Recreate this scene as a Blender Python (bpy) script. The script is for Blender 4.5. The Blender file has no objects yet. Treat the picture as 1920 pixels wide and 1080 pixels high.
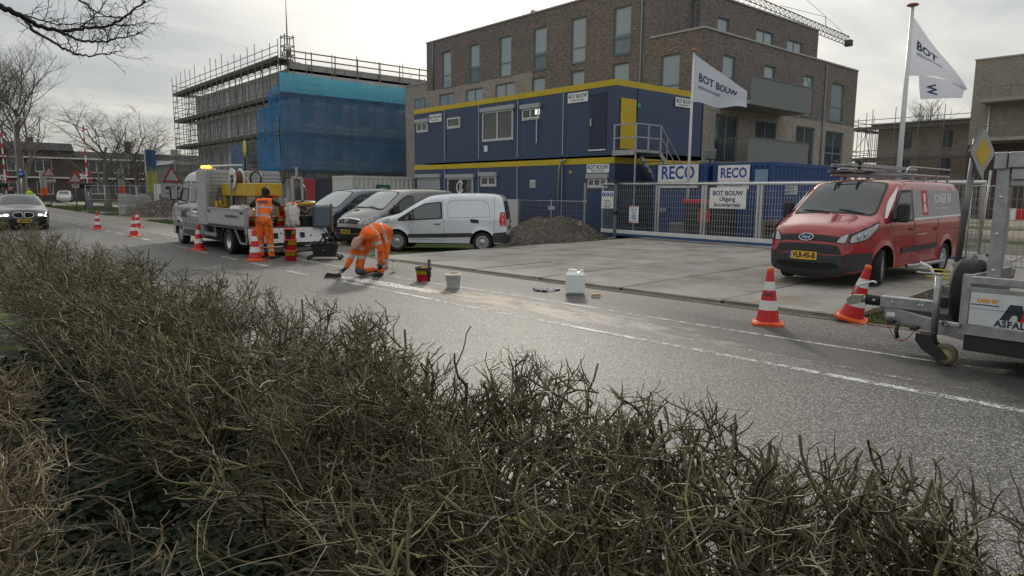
import bpy, bmesh, math, random
import numpy as np
from mathutils import Vector, Matrix
from mathutils.geometry import delaunay_2d_cdt
random.seed(7); RNG = np.random.default_rng(7)
SC = bpy.context.scene
COL = SC.collection
R = math.radians

# ------------------------------------------------------------------ camera
cam_d = bpy.data.cameras.new('camera'); cam = bpy.data.objects.new('camera', cam_d); COL.objects.link(cam)
CAMROT = Matrix(((0.654223, -0.110098, 0.748245), (0.756252, 0.083922, -0.648876), (0.008646, 0.990371, 0.138166)))
cam.matrix_world = Matrix.Translation((0, 0, 1.70)) @ CAMROT.to_4x4()
cam_d.sensor_width = 36.0; cam_d.lens = 24.0; cam_d.clip_start = 0.05; cam_d.clip_end = 3000
SC.camera = cam

# ------------------------------------------------------------------ sky, sun, exposure
SUN_DIR = Vector((-0.66, 0.657, 0.365)).normalized()
w = bpy.data.worlds.new('World'); SC.world = w; w.use_nodes = True
nt = w.node_tree; nt.nodes.clear(); N = nt.nodes.new; L = nt.links.new
out = N('ShaderNodeOutputWorld')
sky = N('ShaderNodeTexSky'); sky.sky_type = 'NISHITA'; sky.sun_disc = False
sky.sun_elevation = math.asin(SUN_DIR.z); sky.sun_rotation = math.atan2(SUN_DIR.x, SUN_DIR.y)
bg1 = N('ShaderNodeBackground'); bg1.inputs[1].default_value = 0.10; L(sky.outputs[0], bg1.inputs[0])
tc = N('ShaderNodeTexCoord')
sep = N('ShaderNodeSeparateXYZ'); L(tc.outputs['Generated'], sep.inputs[0])
def wmath(op, a, b=None, c=None):
    n = N('ShaderNodeMath'); n.operation = op
    for i, v in enumerate((a, b, c)):
        if v is None: continue
        if isinstance(v, (int, float)): n.inputs[i].default_value = v
        else: L(v, n.inputs[i])
    return n.outputs[0]
zc = wmath('MAXIMUM', sep.outputs[2], 0.0)
den = wmath('ADD', zc, 0.16)
px = wmath('DIVIDE', sep.outputs[0], den); py = wmath('DIVIDE', sep.outputs[1], den)
cmb = N('ShaderNodeCombineXYZ'); L(px, cmb.inputs[0]); L(py, cmb.inputs[1])
mp = N('ShaderNodeMapping'); L(cmb.outputs[0], mp.inputs[0]); mp.inputs['Rotation'].default_value = (0, 0, 0.85); mp.inputs['Scale'].default_value = (1.0, 0.6, 1)
n1 = N('ShaderNodeTexNoise'); L(mp.outputs[0], n1.inputs[0]); n1.inputs['Scale'].default_value = 1.9; n1.inputs['Detail'].default_value = 7; n1.inputs['Roughness'].default_value = 0.52; n1.inputs['Distortion'].default_value = 0.35
cr = N('ShaderNodeValToRGB'); L(n1.outputs[0], cr.inputs[0])
e = cr.color_ramp.elements; e[0].position = 0.38; e[0].color = (0.32, 0.338, 0.345, 1); e[1].position = 0.68; e[1].color = (0.56, 0.545, 0.505, 1)
# overcast: brighter towards the zenith (CIE) and round the veiled sun
cie = wmath('MULTIPLY_ADD', zc, 0.95, 0.80)
dt = N('ShaderNodeVectorMath'); dt.operation = 'DOT_PRODUCT'; L(tc.outputs['Generated'], dt.inputs[0]); dt.inputs[1].default_value = SUN_DIR
dp = wmath('MAXIMUM', dt.outputs['Value'], 0.0)
gl = wmath('ADD', wmath('MULTIPLY', wmath('POWER', dp, 32.0), 1.0), wmath('MULTIPLY', wmath('POWER', dp, 8.0), 0.40))
vm = N('ShaderNodeVectorMath'); vm.operation = 'SCALE'; L(cr.outputs[0], vm.inputs[0]); L(cie, vm.inputs['Scale'])
vw = N('ShaderNodeVectorMath'); vw.operation = 'SCALE'; vw.inputs[0].default_value = (0.60, 0.55, 0.46); L(gl, vw.inputs['Scale']); va = N('ShaderNodeVectorMath'); L(vm.outputs[0], va.inputs[0]); L(vw.outputs[0], va.inputs[1])
bg2 = N('ShaderNodeBackground'); L(va.outputs[0], bg2.inputs[0]); bg2.inputs[1].default_value = 1.0
mx = N('ShaderNodeMixShader'); mx.inputs[0].default_value = 0.90; L(bg1.outputs[0], mx.inputs[1]); L(bg2.outputs[0], mx.inputs[2]); L(mx.outputs[0], out.inputs[0])
sl = bpy.data.lights.new('sun', 'SUN'); sl.energy = 2.3; sl.angle = R(7); sl.color = (1.0, 0.92, 0.80)
so = bpy.data.objects.new('sun', sl); COL.objects.link(so); so.rotation_euler = (-SUN_DIR).to_track_quat('-Z', 'Y').to_euler(); so.location = (0, 0, 30)
SC.view_settings.view_transform = 'Standard'; SC.view_settings.look = 'None'; SC.view_settings.gamma = 1.0; SC.view_settings.use_curve_mapping = False
SC.view_settings.exposure = 0.42
SC.cycles.max_bounces = 6; SC.cycles.diffuse_bounces = 3; SC.cycles.glossy_bounces = 3; SC.cycles.transparent_max_bounces = 12; SC.cycles.caustics_reflective = False; SC.cycles.caustics_refractive = False
try: SC.cycles.use_denoising = True
except Exception: pass

# ------------------------------------------------------------------ materials
MATS = {}
def nodes(name):
    m = bpy.data.materials.new(name); m.use_nodes = True
    t = m.node_tree; b = t.nodes['Principled BSDF']
    return m, t, b
def mat(name, col, rough=0.6, metal=0.0, var=0.12, scale=6.0, bump=0.0, bscale=40.0, dirt=0.0, dirtcol=(0.12, 0.1, 0.08), coat=0.0, emit=0.0, island=0.0, spec=0.5, alpha=1.0, trans=0.0):
    """procedural surface: colour mottled by noise, optional dirt stains, roughness variation and fine bump"""
    if name in MATS: return MATS[name]
    m, t, b = nodes(name); N = t.nodes.new; L = t.links.new
    tc = N('ShaderNodeTexCoord')
    n = N('ShaderNodeTexNoise'); n.inputs['Scale'].default_value = scale; n.inputs['Detail'].default_value = 6; n.inputs['Roughness'].default_value = 0.6
    L(tc.outputs['Object'], n.inputs[0])
    hs = N('ShaderNodeHueSaturation'); hs.inputs['Color'].default_value = (*col, 1)
    mr = N('ShaderNodeMapRange'); mr.inputs[1].default_value = 0.25; mr.inputs[2].default_value = 0.75; mr.inputs[3].default_value = 1 - var; mr.inputs[4].default_value = 1 + var
    L(n.outputs[0], mr.inputs[0]); val = mr.outputs[0]
    if island:
        g = N('ShaderNodeNewGeometry'); r = N('ShaderNodeMapRange'); r.inputs[3].default_value = 1 - island; r.inputs[4].default_value = 1 + island
        L(g.outputs['Random Per Island'], r.inputs[0]); mm = N('ShaderNodeMath'); mm.operation = 'MULTIPLY'; L(val, mm.inputs[0]); L(r.outputs[0], mm.inputs[1]); val = mm.outputs[0]
    L(val, hs.inputs['Value']); c = hs.outputs[0]
    if dirt:
        n2 = N('ShaderNodeTexNoise'); n2.inputs['Scale'].default_value = scale * 0.45; n2.inputs['Detail'].default_value = 8; n2.inputs['Roughness'].default_value = 0.7; L(tc.outputs['Object'], n2.inputs[0])
        r2 = N('ShaderNodeMapRange'); r2.inputs[1].default_value = 0.48; r2.inputs[2].default_value = 0.75; r2.inputs[4].default_value = dirt; L(n2.outputs[0], r2.inputs[0])
        mxx = N('ShaderNodeMix'); mxx.data_type = 'RGBA'; L(r2.outputs[0], mxx.inputs[0]); L(c, mxx.inputs[6]); mxx.inputs[7].default_value = (*dirtcol, 1); c = mxx.outputs[2]
    L(c, b.inputs['Base Color'])
    rr = N('ShaderNodeMapRange'); rr.inputs[3].default_value = max(0.02, rough - 0.08); rr.inputs[4].default_value = min(1, rough + 0.1); L(n.outputs[0], rr.inputs[0]); L(rr.outputs[0], b.inputs['Roughness'])
    b.inputs['Metallic'].default_value = metal; b.inputs['Coat Weight'].default_value = coat; b.inputs['Coat Roughness'].default_value = 0.06
    b.inputs['Specular IOR Level'].default_value = spec
    if emit: b.inputs['Emission Color'].default_value = (*col, 1); b.inputs['Emission Strength'].default_value = emit
    if alpha < 1: b.inputs['Alpha'].default_value = alpha
    if trans: b.inputs['Transmission Weight'].default_value = trans
    if bump:
        n3 = N('ShaderNodeTexNoise'); n3.inputs['Scale'].default_value = bscale; n3.inputs['Detail'].default_value = 5; L(tc.outputs['Object'], n3.inputs[0])
        bp = N('ShaderNodeBump'); bp.inputs['Strength'].default_value = bump; bp.inputs['Distance'].default_value = 0.02; L(n3.outputs[0], bp.inputs['Height']); L(bp.outputs[0], b.inputs['Normal'])
    MATS[name] = m
    return m

def brick_mat(name, c1, c2, mortar, patch=0.25, soldier=0.0):
    m, t, b = nodes(name); N = t.nodes.new; L = t.links.new
    tc = N('ShaderNodeTexCoord'); s = N('ShaderNodeSeparateXYZ'); L(tc.outputs['Object'], s.inputs[0])
    g = N('ShaderNodeNewGeometry'); sn = N('ShaderNodeSeparateXYZ'); L(g.outputs['Normal'], sn.inputs[0])
    def mt(op, a, bb=None):
        n = N('ShaderNodeMath'); n.operation = op
        for i, v in enumerate((a, bb)):
            if v is None: continue
            if isinstance(v, (int, float)): n.inputs[i].default_value = v
            else: L(v, n.inputs[i])
        return n.outputs[0]
    u = mt('ADD', mt('MULTIPLY', s.outputs[0], mt('ABSOLUTE', sn.outputs[1])), mt('MULTIPLY', s.outputs[1], mt('ABSOLUTE', sn.outputs[0])))
    cb = N('ShaderNodeCombineXYZ'); L(u, cb.inputs[0]); L(s.outputs[2], cb.inputs[1])
    br = N('ShaderNodeTexBrick'); L(cb.outputs[0], br.inputs[0]); br.inputs['Scale'].default_value = 1.0
    br.inputs['Brick Width'].default_value = 0.225; br.inputs['Row Height'].default_value = 0.068; br.inputs['Mortar Size'].default_value = 0.008; br.inputs['Mortar Smooth'].default_value = 0.3; br.inputs['Bias'].default_value = -0.1
    br.inputs['Color1'].default_value = (*c1, 1); br.inputs['Color2'].default_value = (*c2, 1); br.inputs['Mortar'].default_value = (*mortar, 1)
    n = N('ShaderNodeTexNoise'); n.inputs['Scale'].default_value = 0.9; n.inputs['Detail'].default_value = 7; n.inputs['Roughness'].default_value = 0.65; L(cb.outputs[0], n.inputs[0])
    n2 = N('ShaderNodeTexNoise'); n2.inputs['Scale'].default_value = 1.0; n2.inputs['Detail'].default_value = 3
    mpp = N('ShaderNodeMapping'); mpp.inputs['Scale'].default_value = (4.2, 11.0, 1); L(cb.outputs[0], mpp.inputs[0]); L(mpp.outputs[0], n2.inputs[0])
    v = mt('ADD', mt('MULTIPLY', n.outputs[0], patch * 2.0), mt('MULTIPLY', n2.outputs[0], patch * 6.0))
    v = mt('MAXIMUM', mt('ADD', v, 1 - patch * 4.0), 0.25)
    hs = N('ShaderNodeHueSaturation'); L(br.outputs['Color'], hs.inputs['Color']); L(v, hs.inputs['Value']); L(hs.outputs[0], b.inputs['Base Color'])
    b.inputs['Roughness'].default_value = 0.9; b.inputs['Specular IOR Level'].default_value = 0.2
    bp = N('ShaderNodeBump'); bp.inputs['Strength'].default_value = 0.5; bp.inputs['Distance'].default_value = 0.01; L(br.outputs['Fac'], bp.inputs['Height']); bp.invert = True; L(bp.outputs[0], b.inputs['Normal'])
    MATS[name] = m; return m

def glass_mat(name, col=(0.02, 0.025, 0.03), rough=0.03, spec=0.9, wav=0.02):
    m, t, b = nodes(name); N = t.nodes.new; L = t.links.new
    b.inputs['Base Color'].default_value = (*col, 1); b.inputs['Roughness'].default_value = rough; b.inputs['IOR'].default_value = 1.52; b.inputs['Specular IOR Level'].default_value = spec
    tc = N('ShaderNodeTexCoord'); n = N('ShaderNodeTexNoise'); n.inputs['Scale'].default_value = 1.6; L(tc.outputs['Object'], n.inputs[0])
    bp = N('ShaderNodeBump'); bp.inputs['Strength'].default_value = wav; bp.inputs['Distance'].default_value = 0.3; L(n.outputs[0], bp.inputs['Height']); L(bp.outputs[0], b.inputs['Normal'])
    MATS[name] = m; return m

# ------------------------------------------------------------------ mesh helpers
def setp(o, label=None, cat=None, group=None, kind=None):
    if label: o['label'] = label
    if cat: o['category'] = cat
    if group: o['group'] = group
    if kind: o['kind'] = kind
    return o
def thing(name, label, cat, loc=(0, 0, 0), rz=0.0, group=None, kind=None):
    o = bpy.data.objects.new(name, None); COL.objects.link(o); o.location = loc; o.rotation_euler = (0, 0, rz); o.empty_display_size = 0.2
    return setp(o, label, cat, group, kind)
def raw(name, verts, faces, m, parent=None, smooth=False, fmat=None):
    me = bpy.data.meshes.new(name); me.from_pydata([tuple(v) for v in verts], [], [tuple(f) for f in faces])
    for x in (m if isinstance(m, (list, tuple)) else [m]): me.materials.append(x)
    if fmat is not None: me.polygons.foreach_set('material_index', list(fmat))
    if smooth is True: me.polygons.foreach_set('use_smooth', [True] * len(me.polygons))
    elif smooth: me.polygons.foreach_set('use_smooth', list(smooth))
    o = bpy.data.objects.new(name, me); COL.objects.link(o)
    if parent: o.parent = parent
    return o
def inst(o, parent=None, name=None, mtx=None):
    c = o.copy(); COL.objects.link(c)
    if name: c.name = name
    c.parent = parent
    if mtx is not None: c.matrix_local = mtx
    return c
def copy_tree(o, parent=None):
    c = o.copy(); COL.objects.link(c); c.parent = parent
    for ch in list(o.children): copy_tree(ch, c)
    return c

class MB:
    """collects shapes; build() links them as ONE mesh object"""
    def __init__(s): s.v = []; s.f = []; s.sm = []; s.mi = []; s.cur = 0; s.M = None
    def add(s, vs, fs, smooth=False):
        b = len(s.v)
        if s.M is not None: vs = [s.M @ Vector(v) for v in vs]
        s.v += [tuple(v) for v in vs]; s.f += [tuple(i + b for i in f) for f in fs]; s.sm += [smooth] * len(fs); s.mi += [s.cur] * len(fs)
        return s
    def box(s, x0, x1, y0, y1, z0, z1, bev=0.0):
        if bev <= 0:
            return s.add([(x0, y0, z0), (x1, y0, z0), (x1, y1, z0), (x0, y1, z0), (x0, y0, z1), (x1, y0, z1), (x1, y1, z1), (x0, y1, z1)],
                         [(0, 3, 2, 1), (4, 5, 6, 7), (0, 1, 5, 4), (1, 2, 6, 5), (2, 3, 7, 6), (3, 0, 4, 7)])
        b = bev; vs = []
        for z, i in ((z0, b), (z0 + b, 0), (z1 - b, 0), (z1, b)):
            for (x, y) in ((x0 + b + i * 0, y0 + i), (x1 - b, y0 + i), (x1 - i, y0 + b), (x1 - i, y1 - b), (x1 - b, y1 - i), (x0 + b, y1 - i), (x0 + i, y1 - b), (x0 + i, y0 + b)): vs.append((x, y, z))
        fs = [tuple(range(7, -1, -1)), tuple(range(24, 32))]
        for k in range(3):
            for j in range(8): a = k * 8 + j; c = k * 8 + (j + 1) % 8; fs.append((a, c, c + 8, a + 8))
        return s.add(vs, fs)
    def bar(s, p, q, wx, wy=None, up=(0, 0, 1)):
        p, q = Vector(p), Vector(q); d = (q - p).normalized(); u = Vector(up)
        if abs(d.dot(u)) > 0.98: u = Vector((1, 0, 0))
        a = d.cross(u).normalized(); b = a.cross(d).normalized(); wy = wy or wx; a *= wx / 2; b *= wy / 2
        vs = [p - a - b, p + a - b, p + a + b, p - a + b, q - a - b, q + a - b, q + a + b, q - a + b]
        return s.add(vs, [(0, 1, 2, 3), (7, 6, 5, 4), (0, 4, 5, 1), (1, 5, 6, 2), (2, 6, 7, 3), (3, 7, 4, 0)])
    def tube(s, pts, r, n=8, cap=True):
        pts = [Vector(p) for p in pts]; k = len(pts); rr = r if isinstance(r, (list, tuple)) else [r] * k
        vs = []; ref = None
        for i, p in enumerate(pts):
            d = (pts[min(i + 1, k - 1)] - pts[max(i - 1, 0)]).normalized()
            if ref is None: ref = Vector((0, 0, 1)) if abs(d.z) < 0.9 else Vector((1, 0, 0))
            a = d.cross(ref).normalized(); b = a.cross(d).normalized(); ref = b
            for j in range(n): t = 2 * math.pi * j / n; vs.append(p + (a * math.cos(t) + b * math.sin(t)) * rr[i])
        fs = [(i * n + j, i * n + (j + 1) % n, (i + 1) * n + (j + 1) % n, (i + 1) * n + j) for i in range(k - 1) for j in range(n)]
        s.add(vs, fs, True)
        if cap: s.f += [tuple(len(s.v) - len(vs) + j for j in range(n)), tuple(len(s.v) - n + j for j in range(n - 1, -1, -1))]; s.sm += [False, False]; s.mi += [s.cur] * 2
        return s
    def lathe(s, prof, n=24, axis='z', c=(0, 0, 0), smooth=True):
        vs = []; fs = []; k = len(prof)
        for j in range(n):
            t = 2 * math.pi * j / n; ct, st = math.cos(t), math.sin(t)
            for (r, h) in prof:
                v = (r * ct, r * st, h) if axis == 'z' else ((r * ct, h, r * st) if axis == 'y' else (h, r * ct, r * st))
                vs.append((v[0] + c[0], v[1] + c[1], v[2] + c[2]))
        for j in range(n):
            for i in range(k - 1): a = j * k + i; b = ((j + 1) % n) * k + i; fs.append((a, b, b + 1, a + 1) if axis != 'y' else (a, a + 1, b + 1, b))
        return s.add(vs, fs, smooth)
    def prism(s, poly, axis, a0, a1):
        """poly 2D extruded along axis; for 'y': (x,z); 'x': (y,z); 'z': (x,y)"""
        def m(p, a): return (p[0], a, p[1]) if axis == 'y' else ((a, p[0], p[1]) if axis == 'x' else (p[0], p[1], a))
        n = len(poly); vs = [m(p, a0) for p in poly] + [m(p, a1) for p in poly]
        fs = [(i, (i + 1) % n, n + (i + 1) % n, n + i) for i in range(n)] + [tuple(range(n - 1, -1, -1)), tuple(range(n, 2 * n))]
        return s.add(vs, fs)
    def sphere(s, c, r, n=12, m=8, sc=(1, 1, 1)):
        vs = []; fs = []
        for i in range(m + 1):
            ph = math.pi * i / m
            for j in range(n): t = 2 * math.pi * j / n; vs.append((c[0] + r * sc[0] * math.sin(ph) * math.cos(t), c[1] + r * sc[1] * math.sin(ph) * math.sin(t), c[2] + r * sc[2] * math.cos(ph)))
        for i in range(m):
            for j in range(n): a = i * n + j; b = i * n + (j + 1) % n; fs.append((a, a + n, b + n, b))
        return s.add(vs, fs, True)
    def quad(s, a, b, c, d): return s.add([a, b, c, d], [(0, 1, 2, 3)])
    def build(s, name, m, parent=None, fixn=True, smooth=None):
        o = raw(name, s.v, s.f, m, parent, smooth=s.sm if smooth is None else smooth, fmat=s.mi)
        if fixn:
            bm = bmesh.new(); bm.from_mesh(o.data); bmesh.ops.recalc_face_normals(bm, faces=bm.faces[:]); bm.to_mesh(o.data); bm.free()
        return o

_fonts = {}
def text_mesh(txt, size, bold=0.0, squash=1.0, spacing=1.0, align='CENTER', extrude=0.0):
    """vertices (x right, y up) and faces of a line of lettering, as plain mesh data"""
    cu = bpy.data.curves.new('txt', 'FONT'); cu.body = txt; cu.size = size; cu.align_x = align; cu.align_y = 'CENTER'; cu.offset = bold; cu.space_character = spacing; cu.resolution_u = 2
    cu.space_line = 1.0
    o = bpy.data.objects.new('txt', cu); COL.objects.link(o)
    dg = bpy.context.evaluated_depsgraph_get(); me = bpy.data.meshes.new_from_object(o.evaluated_get(dg))
    vs = [(v.co.x * squash, v.co.y) for v in me.vertices]; fs = [tuple(p.vertices) for p in me.polygons]
    bpy.data.objects.remove(o); bpy.data.curves.remove(cu); bpy.data.meshes.remove(me)
    return vs, fs
def lettering(txt, size, m, parent, origin, right, up, bold=0.0, squash=1.0, spacing=1.0, mapf=None, align='CENTER', name='lettering'):
    vs, fs = text_mesh(txt, size, bold, squash, spacing, align)
    if mapf: P = [mapf(*v) for v in vs]
    else:
        o, r, u = Vector(origin), Vector(right).normalized(), Vector(up).normalized(); P = [o + r * a + u * b for a, b in vs]
    return raw(name, P, fs, m, parent)

def mk(t):
    def f(op, a, b=None, c=None):
        n = t.nodes.new('ShaderNodeMath'); n.operation = op
        for i, v in enumerate((a, b, c)):
            if v is None: continue
            if isinstance(v, (int, float)): n.inputs[i].default_value = v
            else: t.links.new(v, n.inputs[i])
        return n.outputs[0]
    return f
def noise_of(t, vec, scale, detail=5, rough=0.6, mscale=None):
    if mscale:
        m = t.nodes.new('ShaderNodeMapping'); m.inputs['Scale'].default_value = mscale; t.links.new(vec, m.inputs[0]); vec = m.outputs[0]
    n = t.nodes.new('ShaderNodeTexNoise'); n.inputs['Scale'].default_value = scale; n.inputs['Detail'].default_value = detail; n.inputs['Roughness'].default_value = rough
    t.links.new(vec, n.inputs[0]); return n.outputs[0]
def mixc(t, fac, a, b):
    n = t.nodes.new('ShaderNodeMix'); n.data_type = 'RGBA'
    for s, v in ((0, fac), (6, a), (7, b)):
        if isinstance(v, (int, float)): n.inputs[s].default_value = v
        elif isinstance(v, tuple): n.inputs[s].default_value = (*v, 1)
        else: t.links.new(v, n.inputs[s])
    return n.outputs[2]
def sstep(t, v, a, b, lo=0.0, hi=1.0):
    n = t.nodes.new('ShaderNodeMapRange'); n.interpolation_type = 'SMOOTHSTEP'; n.inputs[1].default_value = a; n.inputs[2].default_value = b; n.inputs[3].default_value = lo; n.inputs[4].default_value = hi
    t.links.new(v, n.inputs[0]); return n.outputs[0]

def road_material():
    m, t, b = nodes('worn asphalt'); f = mk(t); L = t.links.new
    tc = t.nodes.new('ShaderNodeTexCoord'); P = tc.outputs['Object']; s = t.nodes.new('ShaderNodeSeparateXYZ'); L(P, s.inputs[0]); X, Y = s.outputs[0], s.outputs[1]
    vo = t.nodes.new('ShaderNodeTexVoronoi'); vo.inputs['Scale'].default_value = 95; L(P, vo.inputs[0])
    sc = t.nodes.new('ShaderNodeSeparateColor'); L(vo.outputs['Color'], sc.inputs[0])
    big = noise_of(t, P, 0.35, 5, 0.6, (0.35, 1.6, 1)); mid = noise_of(t, P, 3.2, 6, 0.65); fine = noise_of(t, P, 26, 4, 0.7)
    grain = f('MULTIPLY_ADD', f('POWER', sc.outputs[0], 4.0), 3.4, 0.34)
    val = f('MULTIPLY', grain, f('MULTIPLY', f('MULTIPLY_ADD', big, 0.7, 0.65), f('MULTIPLY', f('MULTIPLY_ADD', mid, 0.45, 0.78), f('MULTIPLY_ADD', fine, 0.6, 0.7))))
    cb = t.nodes.new('ShaderNodeHueSaturation'); cb.inputs['Color'].default_value = (0.112, 0.108, 0.100, 1); L(val, cb.inputs['Value']); c = cb.outputs[0]
    # older, darker dressing between the two lines on the right
    band = f('MULTIPLY', sstep(t, f('SUBTRACT', f('MULTIPLY_ADD', X, 0.06, Y), 6.55), 0.0, 0.12), sstep(t, f('SUBTRACT', f('MULTIPLY_ADD', X, 0.085, Y), 8.0), -0.02, -0.25))
    band = f('MULTIPLY', band, sstep(t, f('MULTIPLY_ADD', mid, 1.8, X), -6.5, -3.6))
    wp = f('MULTIPLY', sstep(t, f('ABSOLUTE', f('SUBTRACT', f('FRACT', f('DIVIDE', f('MULTIPLY_ADD', X, 0.03, Y), 1.55)), 0.5)), 0.12, 0.4), 0.35); c = mixc(t, f('MULTIPLY', wp, big), c, (0.04, 0.04, 0.04))
    c = mixc(t, f('MULTIPLY', band, 0.72), c, (0.045, 0.041, 0.039))
    ve = t.nodes.new('ShaderNodeTexVoronoi'); ve.feature = 'DISTANCE_TO_EDGE'; ve.inputs['Scale'].default_value = 0.42
    wv = t.nodes.new('ShaderNodeVectorMath'); wv.operation = 'ADD'; nw = t.nodes.new('ShaderNodeTexNoise'); nw.inputs['Scale'].default_value = 1.6; nw.inputs['Detail'].default_value = 6; L(P, nw.inputs[0]); L(P, wv.inputs[0]); L(nw.outputs['Color'], wv.inputs[1]); L(wv.outputs[0], ve.inputs[0])
    ck = f('MULTIPLY', sstep(t, ve.outputs['Distance'], 0.011, 0.003), sstep(t, big, 0.5, 0.58)); c = mixc(t, f('MULTIPLY', ck, 0.65), c, (0.025, 0.024, 0.023))
    vs_ = t.nodes.new('ShaderNodeTexVoronoi'); vs_.inputs['Scale'].default_value = 1.3; L(wv.outputs[0], vs_.inputs[0]); c = mixc(t, f('MULTIPLY', sstep(t, f('ADD', vs_.outputs['Distance'], f('MULTIPLY', fine, 0.12)), 0.17, 0.10), 0.5), c, (0.03, 0.029, 0.028))
    # sand left by the repair, in a drawn-out smear
    u = f('DIVIDE', f('ADD', X, 7.4), 4.0); v = f('DIVIDE', f('SUBTRACT', Y, f('MULTIPLY_ADD', f('ADD', X, 7.4), 0.06, 6.86)), 0.46)
    d = f('SQRT', f('ADD', f('MULTIPLY', u, u), f('MULTIPLY', v, v)))
    nz = noise_of(t, P, 2.1, 10, 0.76, (0.6, 1.7, 1))
    sm = sstep(t, f('ADD', f('SUBTRACT', 1.0, d), f('MULTIPLY', f('SUBTRACT', nz, 0.5), 4.2)), 0.05, 0.6)
    c = mixc(t, f('MULTIPLY', sm, f('MULTIPLY_ADD', fine, 0.7, 0.42)), c, mixc(t, sstep(t, X, -9.0, -4.5), (0.37, 0.285, 0.2), (0.3, 0.285, 0.26)))
    # dark scraped patches round it
    nz2 = noise_of(t, P, 2.2, 8, 0.7, (0.6, 1.9, 1)); dk = f('MULTIPLY', sstep(t, nz2, 0.51, 0.57), sstep(t, d, 1.5, 0.7))
    c = mixc(t, f('MULTIPLY', dk, 0.75), c, (0.035, 0.033, 0.032))
    # thin grey dust along the site entrance
    du = f('MULTIPLY', sstep(t, f('ADD', f('MULTIPLY_ADD', X, -0.08, Y), f('MULTIPLY', nz, 0.9)), 9.1, 10.3), 0.6); c = mixc(t, du, c, (0.27, 0.24, 0.2))
    # white primer being spread by the kneeling worker
    pu = f('DIVIDE', f('ADD', X, 11.2), 1.75); pv = f('DIVIDE', f('SUBTRACT', Y, f('MULTIPLY_ADD', f('ADD', X, 11.2), 0.10, 6.46)), 0.2)
    pd = f('SQRT', f('ADD', f('MULTIPLY', pu, pu), f('MULTIPLY', pv, pv)))
    vo2 = t.nodes.new('ShaderNodeTexVoronoi'); vo2.inputs['Scale'].default_value = 26; L(P, vo2.inputs[0])
    pm = f('MULTIPLY', sstep(t, f('ADD', f('SUBTRACT', 1.0, pd), f('MULTIPLY', f('SUBTRACT', nz, 0.5), 1.5)), 0.0, 0.3), sstep(t, vo2.outputs['Distance'], 0.62, 0.42))
    c = mixc(t, pm, c, (0.78, 0.78, 0.76))
    L(c, b.inputs['Base Color'])
    L(f('MULTIPLY_ADD', fine, 0.35, 0.46), b.inputs['Roughness']); b.inputs['Specular IOR Level'].default_value = 0.5
    h = f('ADD', f('MULTIPLY', vo.outputs['Distance'], -1.0), f('MULTIPLY', fine, 0.8))
    bp = t.nodes.new('ShaderNodeBump'); bp.inputs['Strength'].default_value = 0.6; bp.inputs['Distance'].default_value = 0.008; L(h, bp.inputs['Height']); L(bp.outputs[0], b.inputs['Normal'])
    return m
def paint_material(name, col, wear):
    m, t, b = nodes(name); f = mk(t); L = t.links.new
    tc = t.nodes.new('ShaderNodeTexCoord'); P = tc.outputs['Object']
    n = noise_of(t, P, 9, 8, 0.75); vo = t.nodes.new('ShaderNodeTexVoronoi'); vo.inputs['Scale'].default_value = 60; L(P, vo.inputs[0])
    big = noise_of(t, P, 0.9, 3, 0.6)
    a = sstep(t, f('ADD', f('ADD', n, f('MULTIPLY', big, 0.5)), f('MULTIPLY', vo.outputs['Distance'], -0.25)), wear, wear + 0.09)
    L(a, b.inputs['Alpha']); L(mixc(t, n, tuple(x * 0.75 for x in col), col), b.inputs['Base Color']); b.inputs['Roughness'].default_value = 0.65
    return m
def soil_material(name, c1, c2, grass=0.0, gscale=0.25, stones=30):
    m, t, b = nodes(name); f = mk(t); L = t.links.new
    tc = t.nodes.new('ShaderNodeTexCoord'); P = tc.outputs['Object']
    n = noise_of(t, P, 1.3, 9, 0.7); n2 = noise_of(t, P, 14, 6, 0.75); vo = t.nodes.new('ShaderNodeTexVoronoi'); vo.inputs['Scale'].default_value = stones; L(P, vo.inputs[0])
    s = t.nodes.new('ShaderNodeSeparateColor'); L(vo.outputs['Color'], s.inputs[0])
    c = mixc(t, sstep(t, f('ADD', f('MULTIPLY', n, 0.65), f('MULTIPLY', n2, 0.35)), 0.35, 0.65), c1, c2)
    c = mixc(t, sstep(t, s.outputs[0], 0.86, 0.95, 0, 0.7), c, (0.42, 0.4, 0.37))
    c = mixc(t, sstep(t, s.outputs[1], 0.75, 0.95, 0, 0.6), c, (0.05, 0.04, 0.035))
    if grass: c = mixc(t, sstep(t, f('ADD', noise_of(t, P, gscale, 4), f('MULTIPLY', n2, 0.2)), 0.62 - grass * 0.3, 0.7 - grass * 0.3), c, mixc(t, n2, (0.05, 0.085, 0.022), (0.11, 0.13, 0.045)))
    L(c, b.inputs['Base Color']); b.inputs['Roughness'].default_value = 0.95; b.inputs['Specular IOR Level'].default_value = 0.2
    bp = t.nodes.new('ShaderNodeBump'); bp.inputs['Strength'].default_value = 0.8; bp.inputs['Distance'].default_value = 0.05; L(f('ADD', n2, f('MULTIPLY', vo.outputs['Distance'], -0.5)), bp.inputs['Height']); L(bp.outputs[0], b.inputs['Normal'])
    return m
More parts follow.
